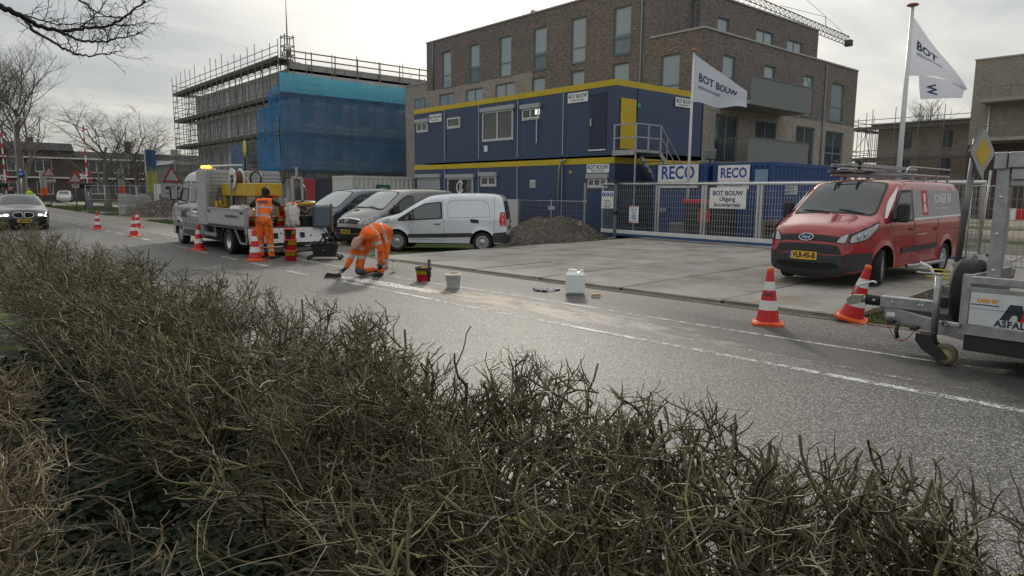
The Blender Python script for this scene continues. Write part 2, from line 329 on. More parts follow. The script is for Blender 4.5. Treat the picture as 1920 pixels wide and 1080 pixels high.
def slab_material():
    m, t, b = nodes('site concrete'); f = mk(t); L = t.links.new
    g = t.nodes.new('ShaderNodeNewGeometry'); P = g.outputs['Position']; oi = t.nodes.new('ShaderNodeObjectInfo')
    n = noise_of(t, P, 0.8, 8, 0.68); n2 = noise_of(t, P, 9, 7, 0.75); n3 = noise_of(t, P, 1.0, 7, 0.65, (1.5, 0.7, 1))
    c = mixc(t, n2, (0.29, 0.275, 0.248), (0.43, 0.412, 0.378))
    hs = t.nodes.new('ShaderNodeHueSaturation'); L(c, hs.inputs['Color']); L(f('MULTIPLY_ADD', oi.outputs['Random'], 0.22, 0.86), hs.inputs['Value']); c = hs.outputs[0]
    c = mixc(t, sstep(t, n, 0.42, 0.66, 0, 0.75), c, (0.225, 0.18, 0.13))       # sand tracked over it
    c = mixc(t, sstep(t, n3, 0.50, 0.64, 0, 0.5), c, (0.19, 0.155, 0.12))       # wheel tracks
    vo = t.nodes.new('ShaderNodeTexVoronoi'); vo.inputs['Scale'].default_value = 7; L(P, vo.inputs[0])
    c = mixc(t, f('MULTIPLY', sstep(t, vo.outputs['Distance'], 0.14, 0.06), sstep(t, n, 0.45, 0.6)), c, (0.09, 0.07, 0.05))
    L(c, b.inputs['Base Color']); L(f('MULTIPLY_ADD', n2, 0.3, 0.55), b.inputs['Roughness'])
    bp = t.nodes.new('ShaderNodeBump'); bp.inputs['Strength'].default_value = 0.35; bp.inputs['Distance'].default_value = 0.02; L(n2, bp.inputs['Height']); L(bp.outputs[0], b.inputs['Normal'])
    return m

# ------------------------------------------------------------------ materials in use
WHITE = mat('white paint', (0.78, 0.78, 0.76), 0.45, dirt=0.35, dirtcol=(0.4, 0.37, 0.33), scale=3)
LETTER_DK = mat('dark lettering', (0.025, 0.03, 0.05), 0.5); LETTER_NAVY = mat('navy lettering', (0.02, 0.035, 0.13), 0.5); LETTER_BLUE = mat('blue lettering', (0.02, 0.075, 0.34), 0.5)
LETTER_W = mat('white lettering', (0.75, 0.75, 0.75), 0.5); RED_P = mat('sign red', (0.55, 0.02, 0.02), 0.45); YEL_P = mat('sign yellow', (0.75, 0.5, 0.03), 0.5)
GALV = mat('galvanised steel', (0.38, 0.39, 0.4), 0.45, 0.75, var=0.3, scale=9, bump=0.12, bscale=60, dirt=0.35, dirtcol=(0.2, 0.19, 0.18))
GALV_D = mat('weathered galvanised steel', (0.2, 0.205, 0.21), 0.55, 0.6, var=0.35, scale=5, bump=0.1, dirt=0.5, dirtcol=(0.1, 0.1, 0.095))
ALU = mat('aluminium', (0.6, 0.61, 0.62), 0.35, 0.85, var=0.12)
STEEL_W = mat('white painted steel', (0.62, 0.63, 0.64), 0.4, var=0.1, dirt=0.3, dirtcol=(0.3, 0.28, 0.25))
RUBBER = mat('tyre rubber', (0.018, 0.018, 0.019), 0.8, var=0.3, dirt=0.5, dirtcol=(0.07, 0.065, 0.06)); BLACK_PL = mat('black plastic', (0.02, 0.02, 0.022), 0.55, dirt=0.3, dirtcol=(0.07, 0.065, 0.06))
DARK_PL = mat('dark grey bumper plastic', (0.035, 0.036, 0.04), 0.6, dirt=0.25, dirtcol=(0.1, 0.095, 0.09)); UNDER = mat('underbody', (0.01, 0.01, 0.01), 0.9)
CHROME = mat('chrome', (0.75, 0.76, 0.77), 0.12, 1.0, var=0.03); ALLOY = mat('wheel silver', (0.52, 0.53, 0.55), 0.35, 0.7, var=0.1, dirt=0.3, dirtcol=(0.14, 0.12, 0.1))
PLATE = mat('yellow number plate', (0.72, 0.42, 0.02), 0.45); EU_BLUE = mat('plate blue', (0.02, 0.06, 0.4), 0.45)
GLASS = glass_mat('vehicle glass', (0.02, 0.025, 0.027)); LAMP = glass_mat('headlamp glass', (0.42, 0.44, 0.46), 0.12, 0.7); LAMP_R = mat('rear lamp red', (0.5, 0.015, 0.015), 0.2, coat=0.6)
WIN = glass_mat('window glass', (0.05, 0.07, 0.085), 0.04, 1.0, 0.05)
GREY_FR = mat('grey window frame', (0.21, 0.25, 0.28), 0.5, var=0.06); CONCR = mat('concrete', (0.34, 0.335, 0.32), 0.85, var=0.2, scale=2.5, bump=0.2, dirt=0.3)
SLATE_W = mat('deck board', (0.12, 0.105, 0.09), 0.9, var=0.35, scale=3, island=0.3)

# ------------------------------------------------------------------ ground, road
def gz(x, y):
    """height of the site ground: the parking strip lies a little lower than the road"""
    def st(v, a, b): t = min(1, max(0, (v - a) / (b - a))); return t * t * (3 - 2 * t)
    return -0.04 - 0.13 * st(y, 8.6, 10.2) * st(x, -14.5, -17.5) * (1 - st(x, -38, -42))
def ground():
    xs = [-1500, -600, -250, -140, -100] + [-80 + 1.0 * i for i in range(96)] + [30, 60, 140, 400, 1200]
    ys = [-1200, -300, -60, -20, -8, -4, 0, 2, 4, 6] + [7 + 0.5 * i for i in range(40)] + [30, 40, 60, 100, 200, 500, 1500]
    vs = [(x, y, gz(x, y) + (0.025 * math.sin(x * 2.1) * math.cos(y * 1.7) if (y > 9.5 and y < 27) else 0)) for y in ys for x in xs]; n = len(xs)
    fs = [(j * n + i, j * n + i + 1, (j + 1) * n + i + 1, (j + 1) * n + i) for j in range(len(ys) - 1) for i in range(n - 1)]
    o = raw('ground', vs, fs, soil_material('bare site ground', (0.19, 0.165, 0.135), (0.29, 0.26, 0.22), 0.16, 0.12), smooth=True); setp(o, kind='structure')
ground()
far = [(-220, 9.0), (-60, 9.2), (-33, 9.5), (-22, 9.1), (-15.8, 8.78), (-10, 9.05), (-4, 9.55), (3, 10.2), (70, 15)]
road = raw('road', [(x, 2.5, 0) for x, y in far] + [(x, y, 0) for x, y in far], [(i, i + 1, len(far) + i + 1, len(far) + i) for i in range(len(far) - 1)], road_material()); setp(road, kind='structure')
P_LINE = paint_material('worn line paint', (0.62, 0.62, 0.59), 0.545); P_FADE = paint_material('faded line paint', (0.58, 0.58, 0.55), 0.56); P_OLD = paint_material('old line paint', (0.5, 0.49, 0.46), 0.66)
def strip(pts, wd, z, name, m):
    vs = []; k = len(pts)
    for i, p in enumerate(pts):
        a, b = Vector(pts[max(i - 1, 0)]), Vector(pts[min(i + 1, k - 1)]); d = (b - a).normalized(); nrm = Vector((-d.y, d.x)) * wd / 2
        vs += [(p[0] - nrm.x, p[1] - nrm.y, z), (p[0] + nrm.x, p[1] + nrm.y, z)]
    o = raw(name, vs, [(2 * i, 2 * i + 1, 2 * i + 3, 2 * i + 2) for i in range(k - 1)], m); setp(o, kind='structure'); return o
def lineA(x):
    pts = [(-200, 5.9), (-45, 5.95), (-20, 5.97), (-12, 6.0), (-8.2, 6.12), (-4.4, 6.35), (-1.3, 6.57), (10, 7.3), (70, 11)]
    for (a, b), (c, d) in zip(pts, pts[1:]):
        if a <= x <= c: return b + (d - b) * (x - a) / (c - a)
    return pts[-1][1]
strip([(x, lineA(x)) for x in np.linspace(-11.9, -4.3, 18)], 0.095, 0.004, 'road_marking', P_FADE)
strip([(x, lineA(x)) for x in np.linspace(-4.3, -2.90, 6)], 0.105, 0.004, 'road_marking', P_LINE)
strip([(x, lineA(x)) for x in np.linspace(-2.86, -1.92, 5)], 0.11, 0.004, 'road_marking', P_LINE)
strip([(x, lineA(x)) for x in np.linspace(-1.89, 12, 28)], 0.11, 0.004, 'road_marking', P_LINE)
x = -14.2
while x > -46:
    strip([(x, lineA(x) - 0.1), (x + 1.05, lineA(x + 1) - 0.1)], 0.1, 0.004, 'road_marking', P_LINE); 
    strip([(x - 0.9, lineA(x) + 0.42), (x + 0.5, lineA(x) + 0.42)], 0.1, 0.004, 'road_marking', P_OLD); x -= 2.05
strip([(x, lineA(x) + 0.05) for x in np.arange(-75, -45, 2)], 0.1, 0.004, 'road_marking', P_LINE)
strip([(-60, 7.0), (-20, 7.05), (-10.7, 7.2), (-8.4, 7.45), (-4.7, 7.66), (-2.6, 7.83), (-1.6, 8.0), (20, 9.8)], 0.07, 0.004, 'road_marking', P_FADE)
strip([(x, lineA(x) + 0.42 + 0.03 * math.sin(x)) for x in np.arange(-4.5, 3, 0.5)], 0.07, 0.004, 'road_marking', P_OLD)
strip([(-12.9, 7.35), (-11.6, 7.62), (-9.4, 7.85)], 0.07, 0.004, 'road_marking', P_OLD)

# site entrance of big concrete plates
E1 = Vector((math.cos(R(4.4)), math.sin(R(4.4)))); E2 = Vector((-E1.y, E1.x)); P0 = Vector((-16.0, 8.95))
apron = thing('site_entrance', None, None, (0, 0, 0), kind='structure')
SLAB_M = slab_material(); proto = None
for j in range(6):
    for i in range(7):
        if i == 6 and j < 2: continue
        c = P0 + E1 * (2.0 * i + 1.0) + E2 * (2.42 * j + 1.21)
        if proto is None:
            mb = MB(); mb.box(-0.972, 0.972, -1.182, 1.182, -0.11, 0.02, 0.014); o = mb.build('slab', SLAB_M, apron); proto = o
        else: o = inst(proto, apron, 'slab')
        o.location = (c.x, c.y, -0.012 + random.uniform(-0.004, 0.004)); o.rotation_euler = (random.uniform(-1, 1) * 0.003, random.uniform(-1, 1) * 0.003, R(4.4) + random.uniform(-1, 1) * 0.004)
# gravelly strip of dirt between carriageway and plates, in front of the grass
SOIL_D = soil_material('dark gravelly soil', (0.07, 0.057, 0.045), (0.145, 0.122, 0.1), 0, 1, 55)
strip([(-16.2, 8.8), (-12, 8.98), (-8, 9.2), (-4, 9.48), (-1, 9.75), (4, 10.2), (20, 11.5)], 0.2, 0.006, 'dirt_strip', soil_material('pale road edge dirt', (0.15, 0.13, 0.105), (0.23, 0.205, 0.17), 0, 1, 50))

jp = [P0 + E1 * a + E2 * b for a, b in ((-.05, .02), (14.05, .02), (14.05, 14.5), (-.05, 14.5))]; jp[1] = P0 + E1 * 12 + E2 * .02
jf = raw('joint_fill', [(p.x, p.y, -.009) for p in jp], [(0, 1, 2, 3)], soil_material('brown joint dirt', (.055, .042, .03), (.09, .07, .052), 0, 1, 40), apron)
def mound(name, label, cx, cy, rx, ry, h, m, rot=0.0, seed=1, rocks=300):
    rng = random.Random(seed); vs = []; fs = []; nr, na = 26, 64
    ph = [rng.uniform(0, 6.28) for _ in range(12)]
    def hz(x, y):
        d = math.hypot(x / rx, y / ry); a = math.atan2(y, x); d *= 1 + 0.1 * math.sin(3 * a + ph[0]) + 0.06 * math.sin(5 * a + ph[1])
        b = max(0, 1 - d) ** 0.85
        return h * min(b * 1.35, 0.78 + 0.22 * b) + 0.05 * h * (math.sin(5 * x + ph[2]) * math.sin(4.3 * y + ph[3]) + 0.6 * math.sin(11 * x + ph[4]) * math.sin(9 * y + ph[5])) * min(1, b * 4) - 0.03
    for i in range(nr + 1):
        for j in range(na):
            r = i / nr * 1.08; a = 2 * math.pi * j / na; x, y = rx * r * math.cos(a), ry * r * math.sin(a); vs.append((x + rng.uniform(-.03, .03), y + rng.uniform(-.03, .03), hz(x, y) + rng.uniform(-.018, .018)))
    for i in range(nr):
        for j in range(na): a = i * na + j; b = i * na + (j + 1) % na; fs.append((a, a + na, b + na, b))
    t = thing(name, label, 'mound', (cx, cy, gz(cx, cy) - 0.02), rot)
    raw('heap', vs, fs, m, t, smooth=True)
    mb = MB()
    for _ in range(rocks):
        r = math.sqrt(rng.random()) * 1.12; a = rng.uniform(0, 6.28); x, y = rx * r * math.cos(a), ry * r * math.sin(a); s = rng.uniform(.012, .05); z = max(hz(x, y), 0.0)
        mb.cur = 0 if rng.random() < 0.75 else 1
        pts = [(x + s * rng.uniform(.6, 1.3) * dx, y + s * rng.uniform(.6, 1.3) * dy, z + s * rng.uniform(.4, .9) * dz) for dx, dy, dz in ((1, 0, 0), (0, 1, 0), (-1, 0, 0), (0, -1, 0), (0, 0, 1), (0, 0, -1))]
        mb.add(pts, [(0, 1, 4), (1, 2, 4), (2, 3, 4), (3, 0, 4), (1, 0, 5), (2, 1, 5), (3, 2, 5), (0, 3, 5)])
    st = mb.build('rubble', [SOIL_D, mat('pale rubble', (0.42, 0.4, 0.37), 0.9, var=0.3)], t, fixn=False); st['kind'] = 'stuff'
    return t
mound('dirt_mound', 'grey brown heap of gravelly dirt behind the silver van', -18.5, 17.9, 1.7, 2.9, 1.04, SOIL_D, R(6), 3, 900)
mound('soil_mound', 'dark heap of dug soil beside the road left of the flatbed truck', -49.5, 13.2, 5.0, 2.6, 1.15, soil_material('dark dug soil', (0.05, 0.04, 0.032), (0.1, 0.082, 0.066), 0, 1, 20), R(20), 5, 500)
mound('dirt_mound', 'low brown dirt pile at the foot of the left gate post', -17.6, 20.0, 0.95, 0.55, 0.3, SOIL_D, 0, 8, 160)

def grass_patch(name, label, fn, n, hmin, hmax, wd, m, kind='stuff'):
    """fn(rng) -> x,y,z ; n blades as single bent triangles pairs in one mesh"""
    rng = np.random.default_rng(11); V = []; F = []
    for i in range(n):
        x, y, z = fn(rng); h = rng.uniform(hmin, hmax); a = rng.uniform(0, 6.283); dx, dy = math.cos(a), math.sin(a); ln = rng.uniform(0.1, 0.7) * h; b = rng.uniform(0, 6.283); lx, ly = math.cos(b) * ln, math.sin(b) * ln
        k = len(V); V += [(x - dx * wd, y - dy * wd, z), (x + dx * wd, y + dy * wd, z), (x + lx * .4 + dx * wd * .7, y + ly * .4 + dy * wd * .7, z + h * .6), (x + lx, y + ly, z + h)]; F += [(k, k + 1, k + 2), (k, k + 2, k + 3)]
    o = raw(name, V, F, m); setp(o, label, 'grass', kind=kind); return o
GRASS = mat('grass blades', (0.085, 0.12, 0.035), 0.7, var=0.3, scale=2, island=0.45)
def g_right(r):
    while True:
        x, y = r.uniform(-4.4, 1.5), r.uniform(9.75, 12.9)
        if x > -3.9 + 0.25 * (y - 10) + r.normal() * 0.15: return x, y, -0.01
grass_patch('grass', 'green grass patch round the foot of the yellow diamond sign post', g_right, 9000, 0.05, 0.13, 0.006, GRASS)
grass_patch('grass', 'strip of short grass between the hedge and the road', lambda r: (r.uniform(-7, 2.5), r.uniform(1.5, 2.5) if r.random() < .8 else r.uniform(1.0, 2.0), -0.02), 8000, 0.03, 0.07, 0.003, GRASS)
grass_patch('grass', 'grass verge beside the road at the far left', lambda r: (r.uniform(-78, -56), r.uniform(9.4, 13.6), -0.01), 9000, 0.08, 0.2, 0.025, GRASS)
grass_patch('grass', 'narrow strip of grass beside the cab of the flatbed truck', lambda r: (r.uniform(-42, -27), r.uniform(9.5, 10.8), -0.045), 4000, 0.06, 0.16, 0.02, GRASS)
v = raw('verge', [(-80, 9.35, -0.008), (-54, 9.35, -0.008), (-54, 13.8, -0.008), (-80, 13.8, -0.008)], [(0, 1, 2, 3)], soil_material('verge turf', (0.06, 0.075, 0.03), (0.09, 0.1, 0.04), 0.9)); setp(v, kind='structure')
v = raw('verge', [(-3.9, 9.72, -0.006), (3, 10.3, -0.006), (3, 13, -0.006), (-3.2, 12.9, -0.006)], [(0, 1, 2, 3)], bpy.data.materials['verge turf']); setp(v, kind='structure')
f_ = raw('footpath', [(-130, 14.2, -0.018), (-56, 14.0, -0.018), (-56, 16.2, -0.018), (-130, 17.0, -0.018)], [(0, 1, 2, 3)], CONCR); setp(f_, kind='structure')

# ------------------------------------------------------------------ vehicles
def chaikin(p, it=2, closed=False):
    for _ in range(it):
        q = [p[0]]
        for a, b in zip(p, p[1:]):
            q.append(tuple(a[k] * .75 + b[k] * .25 for k in range(len(a)))); q.append(tuple(a[k] * .25 + b[k] * .75 for k in range(len(a))))
        q.append(p[-1]); p = q
    return p
def resample(p, step):
    out = [p[0]]; acc = 0.0
    for a, b in zip(p, p[1:]):
        d = math.hypot(b[0] - a[0], b[1] - a[1])
        if d < 1e-9: continue
        s = step - acc
        while s <= d: t = s / d; out.append(tuple(a[k] + (b[k] - a[k]) * t for k in range(len(a)))); s += step
        acc = (acc + d) % step
    if math.hypot(out[-1][0] - p[-1][0], out[-1][1] - p[-1][1]) > step * .3: out.append(p[-1])
    else: out[-1] = p[-1]
    return out
def in_poly(x, y, P):
    c = False; j = len(P) - 1
    for i in range(len(P)):
        if (P[i][1] > y) != (P[j][1] > y) and x < (P[j][0] - P[i][0]) * (y - P[i][1]) / (P[j][1] - P[i][1]) + P[i][0]: c = not c
        j = i
    return c
def cdt(poly, grid):
    """triangulate a 2D polygon with interior grid points"""
    n = len(poly); xs = [p[0] for p in poly]; ys = [p[1] for p in poly]; pts = [Vector(p[:2]) for p in poly]
    x = min(xs) + grid * .5; P = np.array([p[:2] for p in poly])
    while x < max(xs):
        y = min(ys) + grid * .5
        while y < max(ys):
            if in_poly(x, y, poly) and np.min((P[:, 0] - x) ** 2 + (P[:, 1] - y) ** 2) > (grid * .45) ** 2: pts.append(Vector((x, y)))
            y += grid
        x += grid
    r = delaunay_2d_cdt(pts, [(i, (i + 1) % n) for i in range(n)], [], 1, 1e-6)
    V = [tuple(v) for v in r[0]]; F = []
    for f in r[2]:
        cx = sum(V[i][0] for i in f) / len(f); cy = sum(V[i][1] for i in f) / len(f)
        if in_poly(cx, cy, poly): F.append(tuple(f))
    return V, F
def rpoly(pts, r=0.04, n=4):
    """round the corners of a closed polygon"""
    out = []; k = len(pts)
    for i in range(k):
        a, b, c = Vector(pts[i - 1]), Vector(pts[i]), Vector(pts[(i + 1) % k]); da, dc = (a - b), (c - b); rr = min(r, da.length * .45, dc.length * .45)
        p, q = b + da.normalized() * rr, b + dc.normalized() * rr
        for j in range(n + 1): t = j / n; out.append(tuple(p * (1 - t) ** 2 + b * 2 * t * (1 - t) + q * t * t))
    return out

def dense(p, step=0.06):
    out = []
    for a, b in zip(p, p[1:] + p[:1]):
        n = max(1, int(math.hypot(b[0] - a[0], b[1] - a[1]) / step)); out += [(a[0] + (b[0] - a[0]) * k / n, a[1] + (b[1] - a[1]) * k / n) for k in range(n)]
    return out
class Body:
    """vehicle shell: side outline (x forward, z up, bulge) swept across a width that narrows towards roof and nose"""
    def __init__(s, outline, W, sill, arches, belt, tumble, nose_x, nose_taper, roll=0.09, rear_taper=0.03, flare=0.02):
        s.out = resample(chaikin(outline, 3), 0.05); s.W = W / 2; s.sill = sill; s.arches = arches; s.belt = belt; s.tumble = tumble; s.nx = nose_x; s.nt = nose_taper; s.roll = roll; s.rt = rear_taper; s.flare = flare
        s.A = np.array([p[:2] for p in s.out]); s.L = s.A[:, 0].max()
        # arc normals (outward = to the left of travel front-bottom -> roof -> rear, seen with x forward)
        d = np.gradient(s.A, axis=0); d /= np.linalg.norm(d, axis=1)[:, None] + 1e-9; s.N = np.stack([d[:, 1], -d[:, 0]], 1)
        top = int(np.argmax(s.A[:, 1])); s.fz = s.A[:top + 1]; s.ti = top
    def dist(s, x, z):
        P, Q = s.A[:-1], s.A[1:]; d = Q - P; v = np.array([x, z]) - P; t = np.clip((v * d).sum(1) / (d * d).sum(1), 0, 1); e = v - d * t[:, None]
        return math.sqrt((e * e).sum(1).min())
    def hw(s, x, z, roll=True):
        w = s.W
        if z > s.belt: w -= (z - s.belt) * s.tumble
        elif z < s.belt: w -= 0.035 * ((s.belt - z) / s.belt) ** 2
        if x > s.nx: w -= s.nt * ((x - s.nx) / (s.L - s.nx)) ** 2.2
        if x < 0.35: w -= s.rt * ((0.35 - x) / 0.35) ** 2
        w -= 0.012 * max(0, 1 - abs(z - (s.belt - 0.12)) / 0.05)
        for ax, az, r in s.arches:
            q = math.hypot(x - ax, z - az) - r
            if q < 0.12: w += s.flare * max(0.0, 1 - max(q, 0) / 0.12) ** 2
        if roll:
            d = s.dist(x, z)
            if d < s.roll: k = 1 - d / s.roll; w -= s.roll * (1 - math.sqrt(max(0, 1 - k * k)))
        return w
    def side(s, x, z, off=0.0, sg=1): return (x, sg * (s.hw(x, z) + off), z)
    def strip_pt(s, i, u, off=0.0):
        x, z, b = s.out[i]; w = s.hw(x, z); k = 1 - abs(u) ** 2.3; n = s.N[i]
        return (x + n[0] * (b * k + off), u * w, z + n[1] * (b * k + off))
    def _at(s, z, front=True):
        A = s.A[:s.ti + 1] if front else s.A[s.ti:][::-1]
        zz = np.maximum.accumulate(A[:, 1]); i = int(np.clip(np.searchsorted(zz, z), 1, len(zz) - 1)); t = (z - zz[i - 1]) / max(1e-6, zz[i] - zz[i - 1]); t = min(1, max(0, t))
        return (i - 1, i, t) if front else (len(s.A) - i, len(s.A) - 1 - i, t)
    def face_pt(s, y, z, off=0.0, front=True):
        i, j, t = s._at(z, front); o = [s.out[i][k] * (1 - t) + s.out[j][k] * t for k in range(3)]; n = s.N[i] * (1 - t) + s.N[j] * t
        w = s.hw(o[0], o[1]); u = max(-1, min(1, y / w)); k = 1 - abs(u) ** 2.3; e = o[2] * k + off
        # beyond the edge of the face: wrap round the corner on to the side
        ex = max(0, abs(y) - w); r = s.roll; q = min(ex, r * .98); dr = r - math.sqrt(r * r - q * q) + max(0, ex - q); fl = off * q / r
        return (o[0] + n[0] * (e - dr), math.copysign(min(abs(y), w + q) + fl, y), o[1] + n[1] * (e - dr))
    def shell(s, m, parent, name='body', grid=0.075):
        lo = [s.out[-1][:2]]; x0, x1 = s.out[-1][0], s.out[0][0]
        for ax, az, r in sorted(s.arches):
            h = s.sill - az; e = math.sqrt(max(0, r * r - h * h)); a0 = math.atan2(h, -e); a1 = math.atan2(h, e)
            if a0 < 0: a0 += 2 * math.pi
            lo.append((ax - e - .12, s.sill))
            for k in range(15): a = a0 + (a1 - a0) * k / 14; lo.append((ax + r * math.cos(a), az + r * math.sin(a)))
            lo.append((ax + e + .12, s.sill))
        poly = [p[:2] for p in s.out] + lo[1:]
        V, F = cdt(poly, grid); mb = MB()
        for sg in (1, -1): mb.add([s.side(x, z, 0, sg) for x, z in V], F, True)
        nu = 14; us = [-1 + 2 * k / nu for k in range(nu + 1)]
        vs = [s.strip_pt(i, u) for i in range(len(s.out)) for u in us]; k = nu + 1
        mb.add(vs, [(i * k + j, i * k + j + 1, (i + 1) * k + j + 1, (i + 1) * k + j) for i in range(len(s.out) - 1) for j in range(nu)], True)
        o = mb.build(name, m, parent, fixn=False)
        bm = bmesh.new(); bm.from_mesh(o.data); bmesh.ops.remove_doubles(bm, verts=bm.verts, dist=0.002); bmesh.ops.recalc_face_normals(bm, faces=bm.faces[:]); bm.to_mesh(o.data); bm.free()
        # wheel wells and floor
        u = MB(); u.box(0.2, s.L - .35, -s.W * .78, s.W * .78, s.sill - .04, s.sill + .3)
        for ax, az, r in s.arches:
            for sg in (1, -1):
                ya, yb = sg * (s.W - .03), sg * (s.W - .36); h = s.sill - az; A = [R(-4) + R(188) * k / 16 for k in range(17)]; rr = r + .008
                u.add([(ax + rr * math.cos(a), y, az + rr * math.sin(a)) for a in A for y in (ya, yb)], [(2 * k, 2 * k + 1, 2 * k + 3, 2 * k + 2) for k in range(16)]); u.add([(ax + rr * math.cos(a), yb, az + rr * math.sin(a)) for a in A], [tuple(range(17))])
        u.build('underbody', UNDER, parent)
        return o
    def spatch(s, poly, m, parent, name, off=0.004, sides=(1, -1), grid=0.08, rnd=0.03):
        V, F = cdt(dense(rpoly(poly, rnd) if rnd else poly), grid); r = []
        for sg in sides: r.append(raw(name, [s.side(x, z, off, sg) for x, z in V], F if sg < 0 else [f[::-1] for f in F], m, parent, smooth=True))
        return r
    def fpatch(s, poly, m, parent, name, off=0.004, front=True, grid=0.07, rnd=0.03):
        V, F = cdt(dense(rpoly(poly, rnd) if rnd else poly), grid); return raw(name, [s.face_pt(y, z, off, front) for y, z in V], F, m, parent, smooth=True)
    def seam(s, pts, parent, sides=(1, -1), r=0.005, m=None, closed=False, name='door_seam'):
        pts = resample(list(pts) + ([pts[0]] if closed else []), 0.07)
        for sg in sides: MB().tube([s.side(x, z, -0.001, sg) for x, z in pts], r, 4).build(name, m or UNDER, parent)
    def ftext(s, txt, size, y0, z0, m, parent, bold=0, squash=1, front=True, off=0.014): return lettering(txt, size, m, parent, 0, 0, 0, bold, squash, mapf=lambda a, b: s.face_pt(y0 + (a if front else -a), z0 + b, off, front))
    def stext(s, txt, size, x0, z0, m, parent, sg=1, bold=0, squash=1, slope=0, align='CENTER', off=0.009): return lettering(txt, size, m, parent, 0, 0, 0, bold, squash, mapf=lambda a, b: s.side(x0 + sg * -a, z0 + b + slope * a, off, sg), align=align)

_wheels = {}
def wheel(parent, x, y, z, rad, wd, style, sg, steer=0.0):
    """wheel > tyre, rim ; sg=+1 outer face to +y"""
    w = bpy.data.objects.new('wheel', None); COL.objects.link(w); w.parent = parent; w.location = (x, y, z); w.rotation_euler = (0, 0, steer + (0 if sg > 0 else math.pi))
    key = (rad, wd, style)
    if key not in _wheels:
        h = wd / 2; rr = rad * (.68 if style not in ('truck',) else .6)
        mb = MB(); mb.lathe([(rr, -h * .8), (rr * 1.06, -h), (rad * .93, -h), (rad * .985, -h * .82), (rad, -h * .5), (rad, h * .5), (rad * .985, h * .82), (rad * .93, h), (rr * 1.06, h), (rr, h * .8), (rr * .97, h * .5)], 40, 'y')
        for k in range(5):
            yy = -h * .62 + k * h * .31; mb.lathe([(rad + .001, yy - .006), (rad + .002, yy), (rad + .001, yy + .006)], 40, 'y')
        ty = mb.build('tyre', RUBBER, w)
        mb = MB()
        if style == 'cover':      # wheel trim with a ring of slots
            mb.lathe([(rr, h * .55), (rr * .97, h * .86), (rr * .9, h * .88), (rr * .86, h * .7)], 40, 'y'); mb.lathe([(rr * .45, h * .72), (rr * .42, h * .86), (rr * .2, h * .95), (0.001, h * .97)], 40, 'y')
            ns = 20
            for k in range(ns):
                a = 2 * math.pi * k / ns; ct, st = math.cos(a), math.sin(a); tx, tz = -st, ct; q = []
                for (r, wv, yy) in ((rr * .42, rr * .045, h * .84), (rr * .9, rr * .085, h * .87)): q += [(r * ct - wv * tx, yy, r * st - wv * tz), (r * ct + wv * tx, yy, r * st + wv * tz)]
                q += [(a_, b_ - .02, c_) for a_, b_, c_ in q]; mb.add(q, [(0, 1, 3, 2), (0, 2, 6, 4), (1, 5, 7, 3)])
        elif style == 'alloy':
            mb.lathe([(rr, h * .5), (rr * .98, h * .9), (rr * .92, h * .9), (rr * .9, h * .6)], 40, 'y'); mb.lathe([(rr * .24, h * .5), (rr * .22, h * .88), (0.001, h * .9)], 30, 'y')
            for k in range(7):
                a = 2 * math.pi * k / 7
                for da in (-.12, .12): mb.bar((rr * .15 * math.cos(a), h * .78, rr * .15 * math.sin(a)), (rr * .95 * math.cos(a + da), h * .8, rr * .95 * math.sin(a + da)), rr * .1, .03, (0, 1, 0))
        elif style == 'steel':    # plain steel wheel with cover of round slots
            mb.lathe([(rr, h * .5), (rr * .97, h * .86), (rr * .84, h * .8), (rr * .8, h * .62)], 40, 'y'); mb.lathe([(rr * .56, h * .62), (rr * .5, h * .8), (rr * .2, h * .82), (.001, h * .84)], 36, 'y')
            for k in range(12):
                a = 2 * math.pi * k / 12; mb.bar((rr * .5 * math.cos(a), h * .74, rr * .5 * math.sin(a)), (rr * .86 * math.cos(a), h * .74, rr * .86 * math.sin(a)), rr * .15, .025, (0, 1, 0))
        else:                     # truck: deep dished twin wheel
            mb.lathe([(rr, h * .6), (rr * .98, h * .8), (rr * .9, h * .7), (rr * .86, -h * .1), (rr * .5, -h * .25), (rr * .46, h * .1), (rr * .3, h * .2), (.001, h * .2)], 40, 'y')
            for k in range(6): a = 2 * math.pi * k / 6; mb.lathe([(.018, -h * .2), (.018, -h * .02), (.001, -h * .02)], 8, 'y', (rr * .66 * math.cos(a), 0, rr * .66 * math.sin(a)))
        ri = mb.build('rim', ALLOY, w); d = MB(); d.lathe([(rr * .99, h * .45), (.001, h * .45)], 24, 'y') if style != 'truck' else d.lathe([(rr * .99, -h * .3), (.001, -h * .3)], 24, 'y'); db = d.build('brake_disc', UNDER, w)
        _wheels[key] = (ty, ri, db)
    else:
        for o in _wheels[key]: inst(o, w, o.name.split('.')[0])
    return w
def plate(body, txt, y0, z0, wd, ht, parent, front=True, off=0.02):
    p = body.fpatch([(y0 - wd / 2, z0 - ht / 2), (y0 + wd / 2, z0 - ht / 2), (y0 + wd / 2, z0 + ht / 2), (y0 - wd / 2, z0 + ht / 2)], PLATE, parent, 'number_plate', off, front, rnd=0.008)
    s = 1 if front else -1; e = wd * .09; ya = y0 - s * wd / 2
    body.fpatch([(ya, z0 - ht / 2), (ya + s * e, z0 - ht / 2), (ya + s * e, z0 + ht / 2), (ya, z0 + ht / 2)][::s], EU_BLUE, p, 'country_band', off + .002, front, rnd=0)
    body.ftext(txt, ht * .95, y0 + s * wd * .05, z0, LETTER_DK, p, .004, .92, front, off + .003); return p
